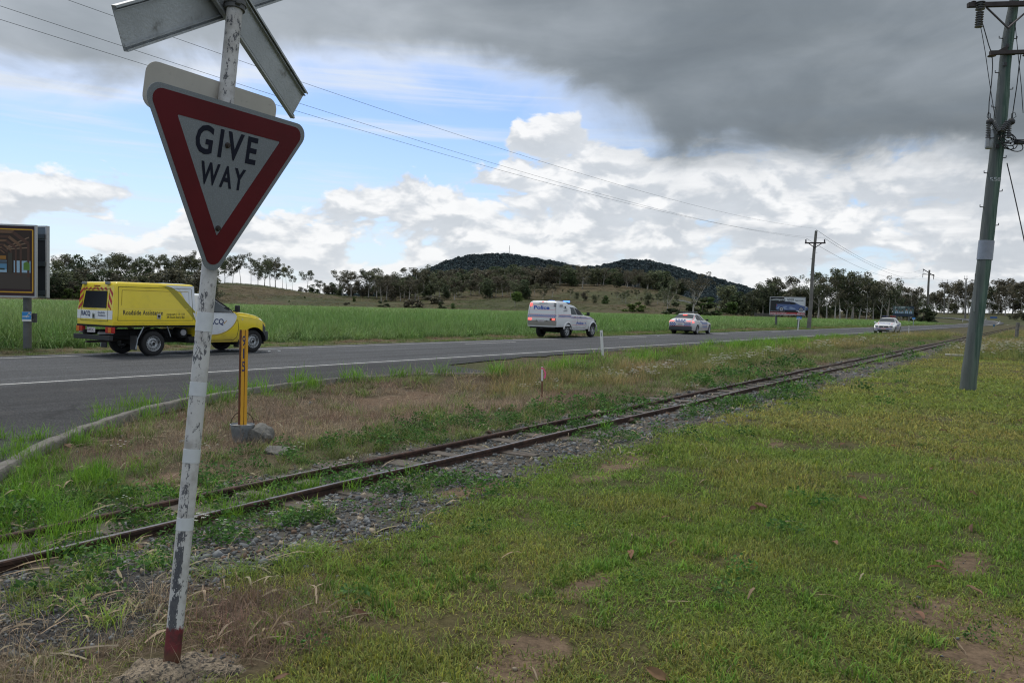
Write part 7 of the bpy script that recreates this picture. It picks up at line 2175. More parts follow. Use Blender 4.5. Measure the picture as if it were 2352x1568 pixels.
# ------------------------------------------------------------------ power poles, wires, billboards
POLEG = bpy.data.materials.new('green_treated_timber'); POLEG.use_nodes = True
def _pole_mat():
    t = NT(POLEG.node_tree); b = POLEG.node_tree.nodes['Principled BSDF']
    P = t.node('ShaderNodeTexCoord').outputs['Object']
    sp = t.node('ShaderNodeSeparateXYZ'); t.l.new(P, sp.inputs[0])
    grain = t.noise(t.xyz(t.m('MULTIPLY', sp.outputs[0], 9), t.m('MULTIPLY', sp.outputs[1], 9), t.m('MULTIPLY', sp.outputs[2], .45)), 2.2, 8, .65, .4)
    big = t.noise(P, .9, 4, .5)
    c = t.mix(t.ss(grain, .38, .64), (.040, .085, .066, 1), (.135, .195, .155, 1))
    g = t.node('ShaderNodeNewGeometry'); d = t.node('ShaderNodeVectorMath', operation='DOT_PRODUCT'); t.l.new(g.outputs['Normal'], d.inputs[0]); d.inputs[1].default_value = (-.9, -.3, 0)
    weather = t.ss(t.m('ADD', d.outputs['Value'], t.m('MULTIPLY', t.m('SUBTRACT', grain, .5), .9)), .35, .85)
    c = t.mix(t.m('MULTIPLY', weather, .75), c, (.115, .115, .125, 1))
    c = t.mix(t.ss(grain, .36, .26), c, (.025, .035, .032, 1))
    c = t.mix(t.m('MULTIPLY', t.ss(big, .5, .7), .35), c, (.06, .09, .07, 1))
    c = t.mix(t.m('MULTIPLY', t.ss(sp.outputs[2], 1.4, .1), .5), c, (.12, .13, .115, 1))
    t.l.new(c, b.inputs['Base Color']); b.inputs['Roughness'].default_value = .85
    bn = t.node('ShaderNodeBump'); bn.inputs['Strength'].default_value = .6; bn.inputs['Distance'].default_value = .02
    t.l.new(grain, bn.inputs['Height']); t.l.new(bn.outputs[0], b.inputs['Normal'])
_pole_mat()
POLET = mat('grey_pole_timber', (.17, .16, .145), .9, var=.3, vscale=2)
ARM = mat('dark_crossarm', (.055, .045, .045), .85, var=.3, vscale=6)
INS = mat('brown_insulator', (.05, .035, .035), .3)
INSG = mat('grey_insulator', (.16, .16, .17), .4)
WIRE = mat('black_cable', (.012, .012, .013), .6)

def near_pole():
    foot = gp(2222, 893); k = foot[1] / FPX
    def P(px, py, dy=0.0):   # point in the pole's plane (a little nearer with dy < 0)
        return at(px, py, foot[1] + dy)
    root = empty('timber_power_pole', tuple(foot), 0, 'leaning green-stained timber power pole with step pegs, crossarms and a transformer', 'power pole')
    off = Vector(foot)
    V = lambda *a: Vector(P(*a)) - off
    # axis: slightly crooked like the photograph
    ax = [(2222, 905), (2226, 860), (2237, 780), (2249, 690), (2261, 600), (2275, 470), (2288, 360), (2298, 270), (2303.5, 222), (2305.5, 185), (2310, 130), (2318, 70), (2327, 20), (2329, 2)]
    wd = [35, 33.5, 31, 30, 29.5, 29, 28.5, 28, 27, 24.5, 24, 23, 21, 20.5]
    pts = [V(*a) for a in ax]
    # resample
    tt = np.linspace(0, len(pts) - 1, 56); A = np.array(pts); B = np.stack([np.interp(tt, range(len(pts)), A[:, i]) for i in range(3)], 1)
    W = np.interp(tt, range(len(pts)), wd) * k / 2
    for _ in range(2): B[1:-1] = (B[:-2] + 2 * B[1:-1] + B[2:]) / 4
    pole = MB().tube([tuple(q) for q in B], [float(w) * (1 + .02 * math.sin(i * 1.7)) for i, w in enumerate(W)], 26).build('pole', POLEG, root, smooth=60)
    def axis(py):
        i = np.interp(-py, [-a[1] for a in ax], range(len(ax)))
        px = np.interp(-py, [-a[1] for a in ax], [a[0] for a in ax]); w = np.interp(-py, [-a[1] for a in ax], wd)
        return px, w
    # metal sheath
    y0, y1 = 597, 553; a0, w0 = axis(y0); a1, w1 = axis(y1)
    MB().tube([V(a0, y0), V(a1, y1)], [w0 * k / 2 + .016, w1 * k / 2 + .016], 28).build('metal_sheath', mat('sheath_steel', (.26, .27, .30), .4, .6, var=.1), root, smooth=60)
    px, w = axis(672); MB().box((0, 0, 0), (.045, .012, .85), None, .002).build('tag_strip', mat('tag_grey', (.18, .19, .19), .5), root).location = V(px - w * .40, 672, -.10)
    nb = axis(720)
    v, f = text_fit('5583', .30, .085, .02)
    px, w = axis(722); c = V(axis(719.5)[0] + 2, 719.5, -.32)
    px, w = axis(720 - 0)
    c = V(axis(720)[0], 720, 0)
    # pole number sits near the second sheath step
    py = (600 + 187 * (1000 / 1568)) / 1.7415; px, w = axis(py); rad = w * k / 2; c = V(px, py, 0)
    num = [(rad * 1.03 * math.sin((x - .15) / rad), -rad * 1.03 * math.cos((x - .15) / rad), z) for x, z in v]
    num = [(x + c.x, y + c.y, z + c.z - .05) for x, y, z in num]
    MB().add(num, f).build('pole_number', mat('number_tin', (.40, .42, .42), .4, .5), root, normals=False)
    # step pegs
    mb = MB(); pegs = []
    for i, (py, s) in enumerate(((398, -1), (440, 1), (476, -1), (518, 1), (342 - 0, 1), (363, 1), (315, 0), (275 - 28, -1), (206, 1), (168, -1), (127, 1), (89, -1), (89.5, 1))):
        if s == 0: continue
        px, w = axis(py); q0 = V(px + s * w * .45, py); q1 = V(px + s * (w * .5 + 9), py - 1.0)
        q2 = q1 + Vector((0, 0, .045))
        MB().tube([q0, q1, q2], .011, 6).build('step_peg', DARK, root)
    for py in (55, 105, 148, 305, 336):
        px, w = axis(py - 0); q = V(px, py, -w * k * .5)
        MB().box(tuple(q), (.08, .03, .08), None, .006).build('bolt_plate', DARK, root)
    # upper crossarm, timber
    a = V(2223, 12.5, -.22); b = V(2440, 7, -.22)
    def beam(name, a, b, h, d, mt, par=root):
        a, b = Vector(a), Vector(b); x = (b - a).normalized(); y = Vector((0, 0, 1)).cross(x).normalized(); z = x.cross(y)
        return MB().box(((b - a).length / 2, 0, 0), ((b - a).length, d, h), frame_M(a, x, y, z), .006).build(name, mt, par)
    beam('upper_crossarm', a, b, 10 * k, .10, ARM)
    beam('lower_crossarm', V(2274, 122, -.16), V(2385, 119, -.16), 8.5 * k, .09, ARM)
    for p, q in (((2266, 18), (2315, 65)), ((2372, 15), (2315, 65))):
        MB().tube([V(*p, -.2), V(*q, -.2)], .022, 5).build('arm_brace', mat('brace_steel', (.10, .09, .095), .6, .4), root)
    for p, q in (((2303, 117), (2296, 107)), ((2318, 117), (2326, 124))): pass
    MB().prism([(0, 0), (.22, 0), (.22, .12)], -.02, .02, Matrix.Translation(V(2290, 117.5, -.16)) @ ROTX(1.57)).build('arm_bracket', ARM, root)
    # insulators
    def insulator(px, py, n, r, h, mt, tilt=(0, 0), dy=-.2, par=root):
        prof = [(.001, 0)]
        for i in range(n):
            z = -h * i / n; prof += [(r * .45, z), (r, z - h / n * .35), (r * .95, z - h / n * .55), (r * .45, z - h / n * .6)]
        prof.append((.001, -h))
        return MB().lathe(prof, 12, Matrix.Translation(V(px, py, dy)) @ ROTY(tilt[0]), cap=False).build('insulator', mt, par, smooth=40)
    insulator(2251, 27, 7, .085, .36, INSG, (.05, 0), -.30)
    insulator(2252, 4, 4, .10, .20, INSG, (0, 0), -.28)
    insulator(2236, 3, 2, .06, .10, INS, (0, 0), -.22)
    insulator(2278, 126, 1, .09, .07, INS, (0, 0), -.16); insulator(2359, 124, 1, .09, .07, INS, (0, 0), -.16)
    # transformer / switch pots on both sides
    for x0, s in ((2276, -1), (2317, 1)):
        insulator(x0 - 5 * 1 + (0 if s < 0 else 6), 283, 9, .055, .34, INSG, (0, 0), -.25)
        insulator(x0 + (3 if s < 0 else -1), 280, 6, .07, .26, INSG, (-.6 if s < 0 else .55, 0), -.25)
        MB().lathe([(.02, .05), (.06, .02), (.075, -.04), (.05, -.09), (.02, -.1)], 12, Matrix.Translation(V(x0 + (-1 if s < 0 else 5), 277, -.25)) @ ROTY(-.5 * s)).build('arrester_cap', DARK, root, smooth=50)
        lx = x0 - 4 if s < 0 else x0 + 12
        MB().tube([V(x0 - 3 + (6 if s > 0 else 0), 276, -.25), V(lx - 5 * (1 if s < 0 else -1), 268, -.3), V(lx - 2 * (1 if s < 0 else -1), 258, -.3), V(x0 + (-1 if s < 0 else 6), 262, -.28), V(x0 + (-1 if s < 0 else 6), 272, -.25)], .008, 5).build('jumper_loop', WIRE, root)
    tb = MB().lathe([(.001, 0), (.075, 0), (.082, -.02), (.082, -.38), (.07, -.41), (.001, -.41)], 20, Matrix.Translation(V(2275, 299, -.16)) @ ROTY(.05)).build('transformer_can', mat('can_grey', (.34, .36, .38), .45, .4, var=.15), root, smooth=40)
    MB().tube([V(2268, 318, -.3), V(2267, 338, -.3)], .035, 10).build('fuse_tube', mat('fuse_grey', (.3, .31, .33), .4), root)
    MB().tube([V(2266, 318, -.3), V(2284, 317, -.3)], .012, 6).build('fuse_bracket', DARK, root)
    # coiled service cable tangle
    r = random.Random(4); c0 = np.array(V(2320, 327, -.25)); 
    for j in range(6):
        R = r.uniform(.09, .19); c = c0 + np.array([r.uniform(-.10, .16), r.uniform(-.1, .05), r.uniform(-.12, .10)])
        ph = r.uniform(0, 6.28); tl = r.uniform(.6, 1.3)
        MB().tube([tuple(c + np.array([R * math.cos(t + ph), .10 * math.sin(t + ph), R * math.sin(t + ph) * tl])) for t in np.linspace(0, 6.1, 18)], .011, 5).build('cable_coil', WIRE, root)
    MB().box(tuple(c0 + np.array([.18, -.05, .0])), (.22, .12, .11), None, .03).build('cable_joint', DARK, root)
    # down leads
    def lead(ps, rad=.011, dy=-.22):
        MB().tube([V(*p, dy) for p in ps], rad, 5).build('down_lead', WIRE, root)
    lead([(2250, 30), (2254, 45), (2262, 72), (2271, 104), (2276, 118)]); lead([(2246, 28), (2250, 50), (2256, 80), (2263, 120), (2270, 170), (2279, 230), (2286, 272)], .008)
    lead([(2279, 130), (2280, 150), (2279, 170), (2277, 195), (2272, 235), (2271, 262), (2272, 276)]); lead([(2330, 40), (2333, 70), (2337, 110), (2341, 150), (2346, 200), (2350, 260)], .008, -.1)
    lead([(2345, 125), (2341, 150), (2336, 195), (2330, 235), (2326, 262), (2325, 276)])
    # low service cable running off to the right, and thin stay
    MB().tube([V(2313, 375, -.1)] + [V(2313 + 60 * t, 375 + 250 * t + 30 * t * t, -.1 - 2 * t) for t in np.linspace(.1, 1.6, 10)], .012, 5).build('service_wire', WIRE, root)
    MB().tube([V(2328, 321, -.2), V(2352, 325, -.6), V(2420, 332, -1.5)], .02, 5).build('service_wire', WIRE, root)
    # worn earth collar
    return root
near_pole()

def crossarm_pole(px, foot_y, top_y, tilt_top, arm_y, arm_x0, arm_x1, label, w=9.5, kinks=0, arm2=None, Y=None, zf=None, pins=True, name='power_pole'):
    foot = gp(px, foot_y) if Y is None else at(px, foot_y, Y)
    k = foot[1] / FPX
    root = empty(name, tuple(foot), 0, label, 'power pole')
    off = Vector(foot); V = lambda x, y, d=0: Vector(at(x, y, foot[1] + d)) - off
    n = 14; pts = []; rr = []
    for i in range(n + 1):
        t = i / n; x = px + (tilt_top - px) * t + kinks * math.sin(t * 7) * 1.2; y = foot_y + 2 + (top_y - foot_y) * t
        pts.append(V(x, y)); rr.append(w * k / 2 * (1 - .38 * t))
    MB().tube(pts, rr, 10).build('pole', POLET, root, smooth=60)
    arms = [(arm_y, arm_x0, arm_x1)] + ([arm2] if arm2 else [])
    for (ay, x0, x1) in arms:
        ay2 = ay if not hasattr(ay, '__len__') else ay[1]; ay1 = ay if not hasattr(ay, '__len__') else ay[0]
        a, b = V(x0, ay1, -.15), V(x1, ay2, -.15); x = (b - a).normalized(); y = Vector((0, 0, 1)).cross(x).normalized(); z = x.cross(y)
        MB().box(((b - a).length / 2, 0, 0), ((b - a).length, .12, max(.14, 3.2 * k if k < .06 else 1.6 * k)), frame_M(a, x, y, z)).build('crossarm', ARM, root)
        if pins:
            for q in (x0 + 2, x1 - 2):
                MB().tube([V(q, ay1 + (0 if q < px else ay2 - ay1), -.15), V(q, ay1 - 8 + (0 if q < px else ay2 - ay1), -.15)], [.09, .07], 8).build('pin_insulator', INS, root, smooth=50)
        else:
            for q, yy in ((x0 + 1, ay1), (x1 - 1, ay2)):
                MB().tube([V(q, yy, -.15), V(q - 1, yy + 8, -.15)], [.09, .07], 8).build('hanging_insulator', INS, root, smooth=50)
    if pins and not arm2:
        m = (arm_x0 + arm_x1) / 2
        for sx in (-1, 1): MB().tube([V(m + sx * 15, arm_y + 1, -.2), V(m - 1, arm_y + 11, -.2)], .05, 5).build('arm_brace', ARM, root)
    for i in range(0 if k > .08 else 10):
        t = .25 + .065 * i; x = px + (tilt_top - px) * t; y = foot_y + (top_y - foot_y) * t; s = -1 if i % 2 else 1
        MB().tube([V(x, y), V(x + s * (w * .5 + 2.5), y - .3)], .02, 4).build('step_peg', DARK, root)
    return root
PM = crossarm_pole(1857, 755, 528, 1874, 558, 1849, 1896, 'grey timber power pole with a single crossarm beside the car-repair billboard', 9.5, .8)
crossarm_pole(2129, 741, 618, 2134.5, (629.5, 631), 2119, 2146, 'second, more distant power pole with crossed arms above the road', 6.2, .4, ((618, 634), 2120, 2146), Y=245, pins=False)
crossarm_pole(2216.5, 741.5, 640, 2219, 641, 2214, 2223, 'plain distant pole half hidden left of the green timber pole', 4.5, 0, Y=290, pins=True)
crossarm_pole(2168, 732, 650, 2170, 650, 2162, 2178, 'faint thin pole on the upper bend of the road', 3.4, 0, Y=350, pins=True)

# conductors between the poles: each a thin hanging cable
def conductor(pa, pb, pc, label, r=.011, n=46, ext=.0):
    """parabola through three points in space"""
    A, B, Cc = (np.array(q) for q in (pa, pb, pc))
    pts = []
    for t in np.linspace(-ext, 1, n):
        pts.append(A * (1 - t) * (1 - 2 * t) + B * 4 * t * (1 - t) + Cc * t * (2 * t - 1))
    o = MB().tube([tuple(q) for q in pts], r, 4).build('power_line', WIRE, None)
    return tag(o, label, 'cable', 'overhead conductors')
YP = float(gp(1857, 755)[1])
pw = SP(*gp(1857, 755)[:2])[1]
def on_line(px, py, p=pw):
    """point above the line of poles (distance p left of the camera) seen at a pixel"""
    d = ray(px, py); k = p / (d[0] * DP[0] + d[1] * DP[1]); return cC + d * k
conductor(on_line(155, 0), on_line(1020, 300), on_line(1874, 527), 'topmost overhead wire running from upper left to the crossarm pole', ext=.0)
def cond_px(P0, P1, P2, p1, label, r):
    a, c = on_line(*P0), on_line(*P2, p1)
    sa, sc = SP(a[0], a[1])[0], SP(c[0], c[1])[0]
    # middle point placed at half the run
    sm = (sa + sc) / 2; pm = (SP(a[0], a[1])[1] + SP(c[0], c[1])[1]) / 2
    w = W2(sm, pm); q = np.array([w[0], w[1], 0.]) - cC
    # height from the picture: interpolate picture row at that px
    for z in (0,): pass
    lo, hi = 0., 20.
    px_t = IW / 2 + FPX * (np.array([w[0], w[1], 8.]) - cC) @ cR / ((np.array([w[0], w[1], 8.]) - cC) @ cF)
    xs, ys = zip(*P1); row = np.interp(px_t, xs, ys)
    for _ in range(40):
        m_ = (lo + hi) / 2; q = np.array([w[0], w[1], m_]) - cC
        if IH / 2 - FPX * (q @ cU) / (q @ cF) > row: lo = m_
        else: hi = m_
    b = np.array([w[0], w[1], lo])
    k = (a - c) / 1.0
    conductor(a, b, c, label, r)
for o in [o for o in bpy.data.objects if o.name.startswith('power_line')]: bpy.data.objects.remove(o)
cond_px((155, 0), [(155, 0), (400, 85), (700, 185), (1020, 300), (1150, 342), (1500, 447), (1650, 488), (1874, 525)], (1874, 525), pw, 'topmost overhead wire running from upper left to the crossarm pole', .007)
cond_px((0, 14), [(0, 14), (290, 105), (600, 205), (700, 237), (1000, 335), (1140, 378), (1400, 455), (1600, 500), (1851, 547)], (1851, 547), pw + .6, 'middle overhead wire from the left edge to the crossarm pole', .007)
cond_px((0, 45), [(0, 45), (330, 148), (700, 262), (1000, 350), (1140, 388), (1400, 460), (1600, 503), (1893, 547)], (1893, 547), pw - 1.6, 'lowest overhead wire from the left edge to the crossarm pole', .007)
def far_wire(p0, y0, p1, y1, sag, lb):
    a, c = at(*p0, y0), at(*p1, y1); b = (a + c) / 2 - np.array([0, 0, sag])
    conductor(a, b, c, lb, .016, 24)
far_wire((1874, 527), YP, (2120, 618), 245, 2.6, 'wire from the crossarm pole top to the second pole')
far_wire((1893, 547), YP, (2146, 634), 245, 2.4, 'wire from the crossarm right end to the second pole')
far_wire((1851, 547), YP, (2119, 631), 245, 2.6, 'wire from the crossarm left end to the second pole')
far_wire((2120, 626), 245, (2214, 645), 290, .8, 'wire from the second pole to the pole behind the green one'); far_wire((2145, 640), 245, (2222, 645), 290, .8, 'lower wire from the second pole past the bend')

# ------------------------------------------------------------------ billboards
def panel_frame(root, corners, depth=.12, fw=.05, frame_mat=GALV, face_mat=None, name='face'):
    """corners: tl, tr, br, bl as world points relative to root"""
    tl, tr, br, bl = (Vector(c) for c in corners)
    x = (tr - tl).normalized(); n = (bl - tl).cross(x).normalized(); y = n.cross(x)
    return tl, tr, br, bl, x, y, n
def board(root, P0, P1, top, bot, thick, frame_mat, face_mat, frame_w=.06):
    """vertical board between ground points P0 (left) and P1 (right)"""
    a = Vector((P0[0], P0[1], 0)); b = Vector((P1[0], P1[1], 0)); x = (b - a).normalized(); z = Vector((0, 0, 1)); y = z.cross(x)   # y points away from the viewer
    W = (b - a).length; M = frame_M(a, x, y, z)
    h = top - bot
    MB().box((W / 2, 0, bot + h / 2), (W - .01, thick * .5, h - .01), M).build('face', face_mat, root)
    mb = MB().box((W / 2, 0, top), (W + frame_w, thick, frame_w), M).box((W / 2, 0, bot), (W + frame_w, thick, frame_w), M)
    mb.box((0, 0, bot + h / 2), (frame_w, thick, h - frame_w), M).box((W, 0, bot + h / 2), (frame_w, thick, h - frame_w), M).build('board_frame', frame_mat, root)
    e = thick * .25
    return M, W, (lambda u, w, d=.004: tuple(M @ Vector((u, -e - d, w))))
MAROON = mat('maroon_print', (.035, .008, .012), .5); GOLD = mat('gold_print', (.62, .34, .02), .5)

def left_billboard():
    foot = gp(63, 803); D = foot[1]
    root = empty('billboard', (foot[0], foot[1], 0), 0, 'brown tourist billboard picturing a timber hall, on a thick round post at left edge', 'billboard')
    off = np.array([foot[0], foot[1], 0]); k = D / FPX
    # plane turned: its left end is nearer the camera
    yaw = math.radians(8); ex = np.array([math.cos(yaw), math.sin(yaw), 0]); ny = np.array([math.sin(yaw), -math.cos(yaw), 0])
    p0 = foot + ny * .22
    def loc(px, py): 
        w = onplane(px, py, p0, ny); return w
    R = loc(83, 600); Lx = R - ex * 5.9
    top = loc(83, 519)[2]; bot = loc(80, 682)[2]
    M, W, U = board(root, Lx - off, R - off, top, bot, .10, mat('frame_alu', (.42, .42, .43), .4, .5), MAROON, .045)
    u = lambda px: float((loc(px, 600) - Lx) @ ex); 
    face = [c for c in root.children if c.name.startswith('face')][0]
    def quad(name, a, b, c, d, mt, e=.004):
        return MB().add([U(a, b, e), U(c, b, e), U(c, d, e), U(a, d, e)], [(0, 1, 2, 3)]).build(name, mt, face, normals=False)
    def poly(name, pts, mt, e):
        return MB().add([U(*p, e) for p in pts], [tuple(range(len(pts)))]).build(name, mt, face, normals=False)
    H = top - bot
    xr_ = W - .14; xl = W - 2.02
    zt, zb_ = top - .17, bot + .22
    # gold rules
    line_strip('gold_rule', [(.1, top - .12), (W - .08, top - .12), (W - .08, bot + .13), (.1, bot + .13)], .035, lambda a, b: U(a, b, .006), GOLD, face)
    quad('hall_picture', xl, zb_, xr_, zt, mat('hall_dark', (.035, .020, .012), .6), .006)
    quad('gold_panel', xl - 1.6, top - .60, xl - .0, top - .16, GOLD, .007)
    lettering('billboard_lettering', 'ER', xl - .30, top - .47, .24, .17, lambda a, b: U(a, b, .010), MAROON, face, .03)
    quad('gold_panel', xl - 1.6, bot + .25, xl - .20, bot + .48, GOLD, .007)
    lettering('billboard_lettering', 'U', xl - .32, bot + .29, .09, .14, lambda a, b: U(a, b, .010), MAROON, face, .03)
    w_ = xr_ - xl; cx = (xl + xr_) / 2; hh = zt - zb_
    X = lambda t: xl + w_ * t; Z = lambda t: zb_ + hh * t
    sky = mat('print_sky', (.32, .48, .62), .5); lake = mat('print_lake', (.10, .25, .40), .5); leaf = mat('print_leaf', (.10, .22, .03), .5); wood = mat('print_wood', (.16, .085, .045), .5); wood2 = mat('print_wood_dark', (.08, .035, .02), .5); amber = mat('print_amber', (.30, .14, .02), .5)
    flo = mat('print_floor', (.060, .045, .035), .5)
    quad('picture_floor', X(0), Z(0), X(1), Z(.28), flo, .0075)
    for a, b in ((0, .22), (.32, .66), (.76, 1)):
        quad('picture_sky', X(a), Z(.285), X(b), Z(.49), sky, .0078)
    quad('picture_lake', X(.32), Z(.33), X(.66), Z(.44), lake, .008); quad('picture_hills', X(.32), Z(.43), X(.66), Z(.485), mat('print_hill', (.06, .09, .12), .5), .0083)
    quad('picture_trees', X(.35), Z(.325), X(.63), Z(.355), mat('print_tree', (.02, .035, .02), .5), .0086)
    for a, b in ((0.02, .13), (.90, .99)):
        poly('picture_trees', [(X(a), Z(.33)), (X(b), Z(.33)), (X(b), Z(.44)), (X((a + b) / 2), Z(.48)), (X(a), Z(.45))], leaf, .0086)
    quad('picture_panel', X(.33), Z(.51), X(.65), Z(.57), amber, .008)
    def seg(name, a, b, w, mt, e): line_strip(name, [(X(a[0]), Z(a[1])), (X(b[0]), Z(b[1]))], w, lambda p, q: U(p, q, e), mt, face)
    cc = (.5, .60)
    for i, (q, t) in enumerate(((.47, .985), (.36, .90), (.29, .83), (.22, .76), (.17, .71), (.13, .67))):   # nested roof frames running into the distance
        m_ = (wood, wood2)[i % 2]; w = .085 - .011 * i; e = .0085 + .0004 * i
        seg('picture_beam', (.5 - q * .55, t), (.5 + q * .55, t), w, m_, e)
        for s in (-1, 1):
            seg('picture_rafter', (.5 + s * q * .52, t), (.5 + s * q, t - q * .42), w * 1.1, (wood2, wood)[i % 2], e)
            if i < 4: seg('picture_column', (.5 + s * q, t - q * .42), (.5 + s * q, .30 - .2 * q), w * .75, wood2, e)
    for s in (-1, 1):
        for a_ in (.20, .38, .56):
            seg('picture_plank', (.5 + s * .48, 1 - a_ * .5), (.5 + s * .16, .74 - a_ * .1), .03, mat('print_plank', (.22, .14, .09), .5), .0082)
        quad('picture_column', X(.5 + s * .21 - .028), Z(.26), X(.5 + s * .21 + .028), Z(.62), mat('print_column', (.05, .045, .03), .5), .012)
    # second board, back to back and splayed, seen from behind
    p1 = foot + np.array([.0, .75, 0]); yaw2 = math.radians(-14); ex2 = np.array([math.cos(yaw2), math.sin(yaw2), 0]); n2 = np.array([math.sin(yaw2), -math.cos(yaw2), 0])
    R2 = onplane(109, 600, p1, n2); t2 = onplane(109, 521, p1, n2)[2]; b2 = onplane(107, 682, p1, n2)[2]; L2 = R2 - ex2 * 4.2
    M2, W2_, U2 = board(root, L2 - off, R2 - off, t2, b2, .12, mat('frame_alu', (.42, .42, .43), .4, .5), mat('board_back', (.015, .018, .028), .6), .05)
    for t in (.86, .47, .06):
        z = b2 + (t2 - b2) * t; q = M2 @ Vector((W2_ / 2, -.07, z)); 
        MB().box((W2_ / 2, -.075, z), (W2_ - .06, .05, .14), M2).build('back_rail', mat('rail_dark', (.06, .075, .09), .5, .4), root)
    MB().box((W2_ / 2, -.04, t2 - .22), (W2_ - .08, .02, .38), M2).build('upper_strip', mat('strip_bluegrey', (.13, .17, .21), .5), root)
    # post
    MB().lathe([(.110, -.2), (.110, bot + .8)], 28).build('post', mat('weathered_steel_post', (.13, .135, .14), .7, .2, var=.25, vscale=4, dirt=(.07, .07, .07), dscale=2), root, smooth=50)
    # small blue plate and its twin seen from behind
    c = onplane(61.5, 727, foot + ny * .15, ny) - off; kk = D / FPX
    sb = MB().box((0, 0, 0), (19.5 * kk, .015, 22 * kk)).build('owner_plate', mat('plate_white', (.7, .72, .74), .4), root); sb.location = tuple(c); sb.rotation_euler = (0, 0, yaw)
    MB().box((0, -.010, 2.4 * kk), (19.3 * kk, .004, 16.6 * kk)).build('blue_field', mat('sky_blue_print', (.03, .25, .62), .4), sb)
    lettering('owner_lettering', 'paradise', -8.5 * kk, -1.0 * kk, 14.5 * kk, 4.5 * kk, lambda a, b: (a, -.014, b), WHITE, sb, .02)
    lettering('owner_lettering', 'BILLBOARDS', -8.5 * kk, -9.6 * kk, 16 * kk, 2.6 * kk, lambda a, b: (a, -.010, b), mat('grey_print', (.15, .15, .17), .5), sb, .01) if False else None
    for i in range(4):
        a = .35 + i * .28
        MB().add([(5 * kk + 3 * kk * math.cos(a + q * .5) * (1 + .3 * i), -.0135, 1 * kk + 8 * kk * math.sin(a + q * .5) - i * kk) for q in range(5)] + [(6 * kk + 3 * kk * math.cos(a + q * .5) * (1 + .3 * i), -.0135, 1.2 * kk + 8.2 * kk * math.sin(a + q * .5) - i * kk) for q in range(4, -1, -1)], [tuple(range(10))]).build('palm_leaf_mark', WHITE, sb, normals=False)
    bp = MB().box((0, 0, 0), (13.5 * kk, .015, 21 * kk)).build('rear_plate', mat('worn_back_plate', (.10, .10, .10), .6, .3, var=.5, vscale=6, dirt=(.35, .35, .35), dscale=7, dlo=.58, dhi=.66), root)
    bp.location = tuple(onplane(79, 730, foot + ny * .05, ny) - off); bp.rotation_euler = (0, 0, yaw - .3)
left_billboard()

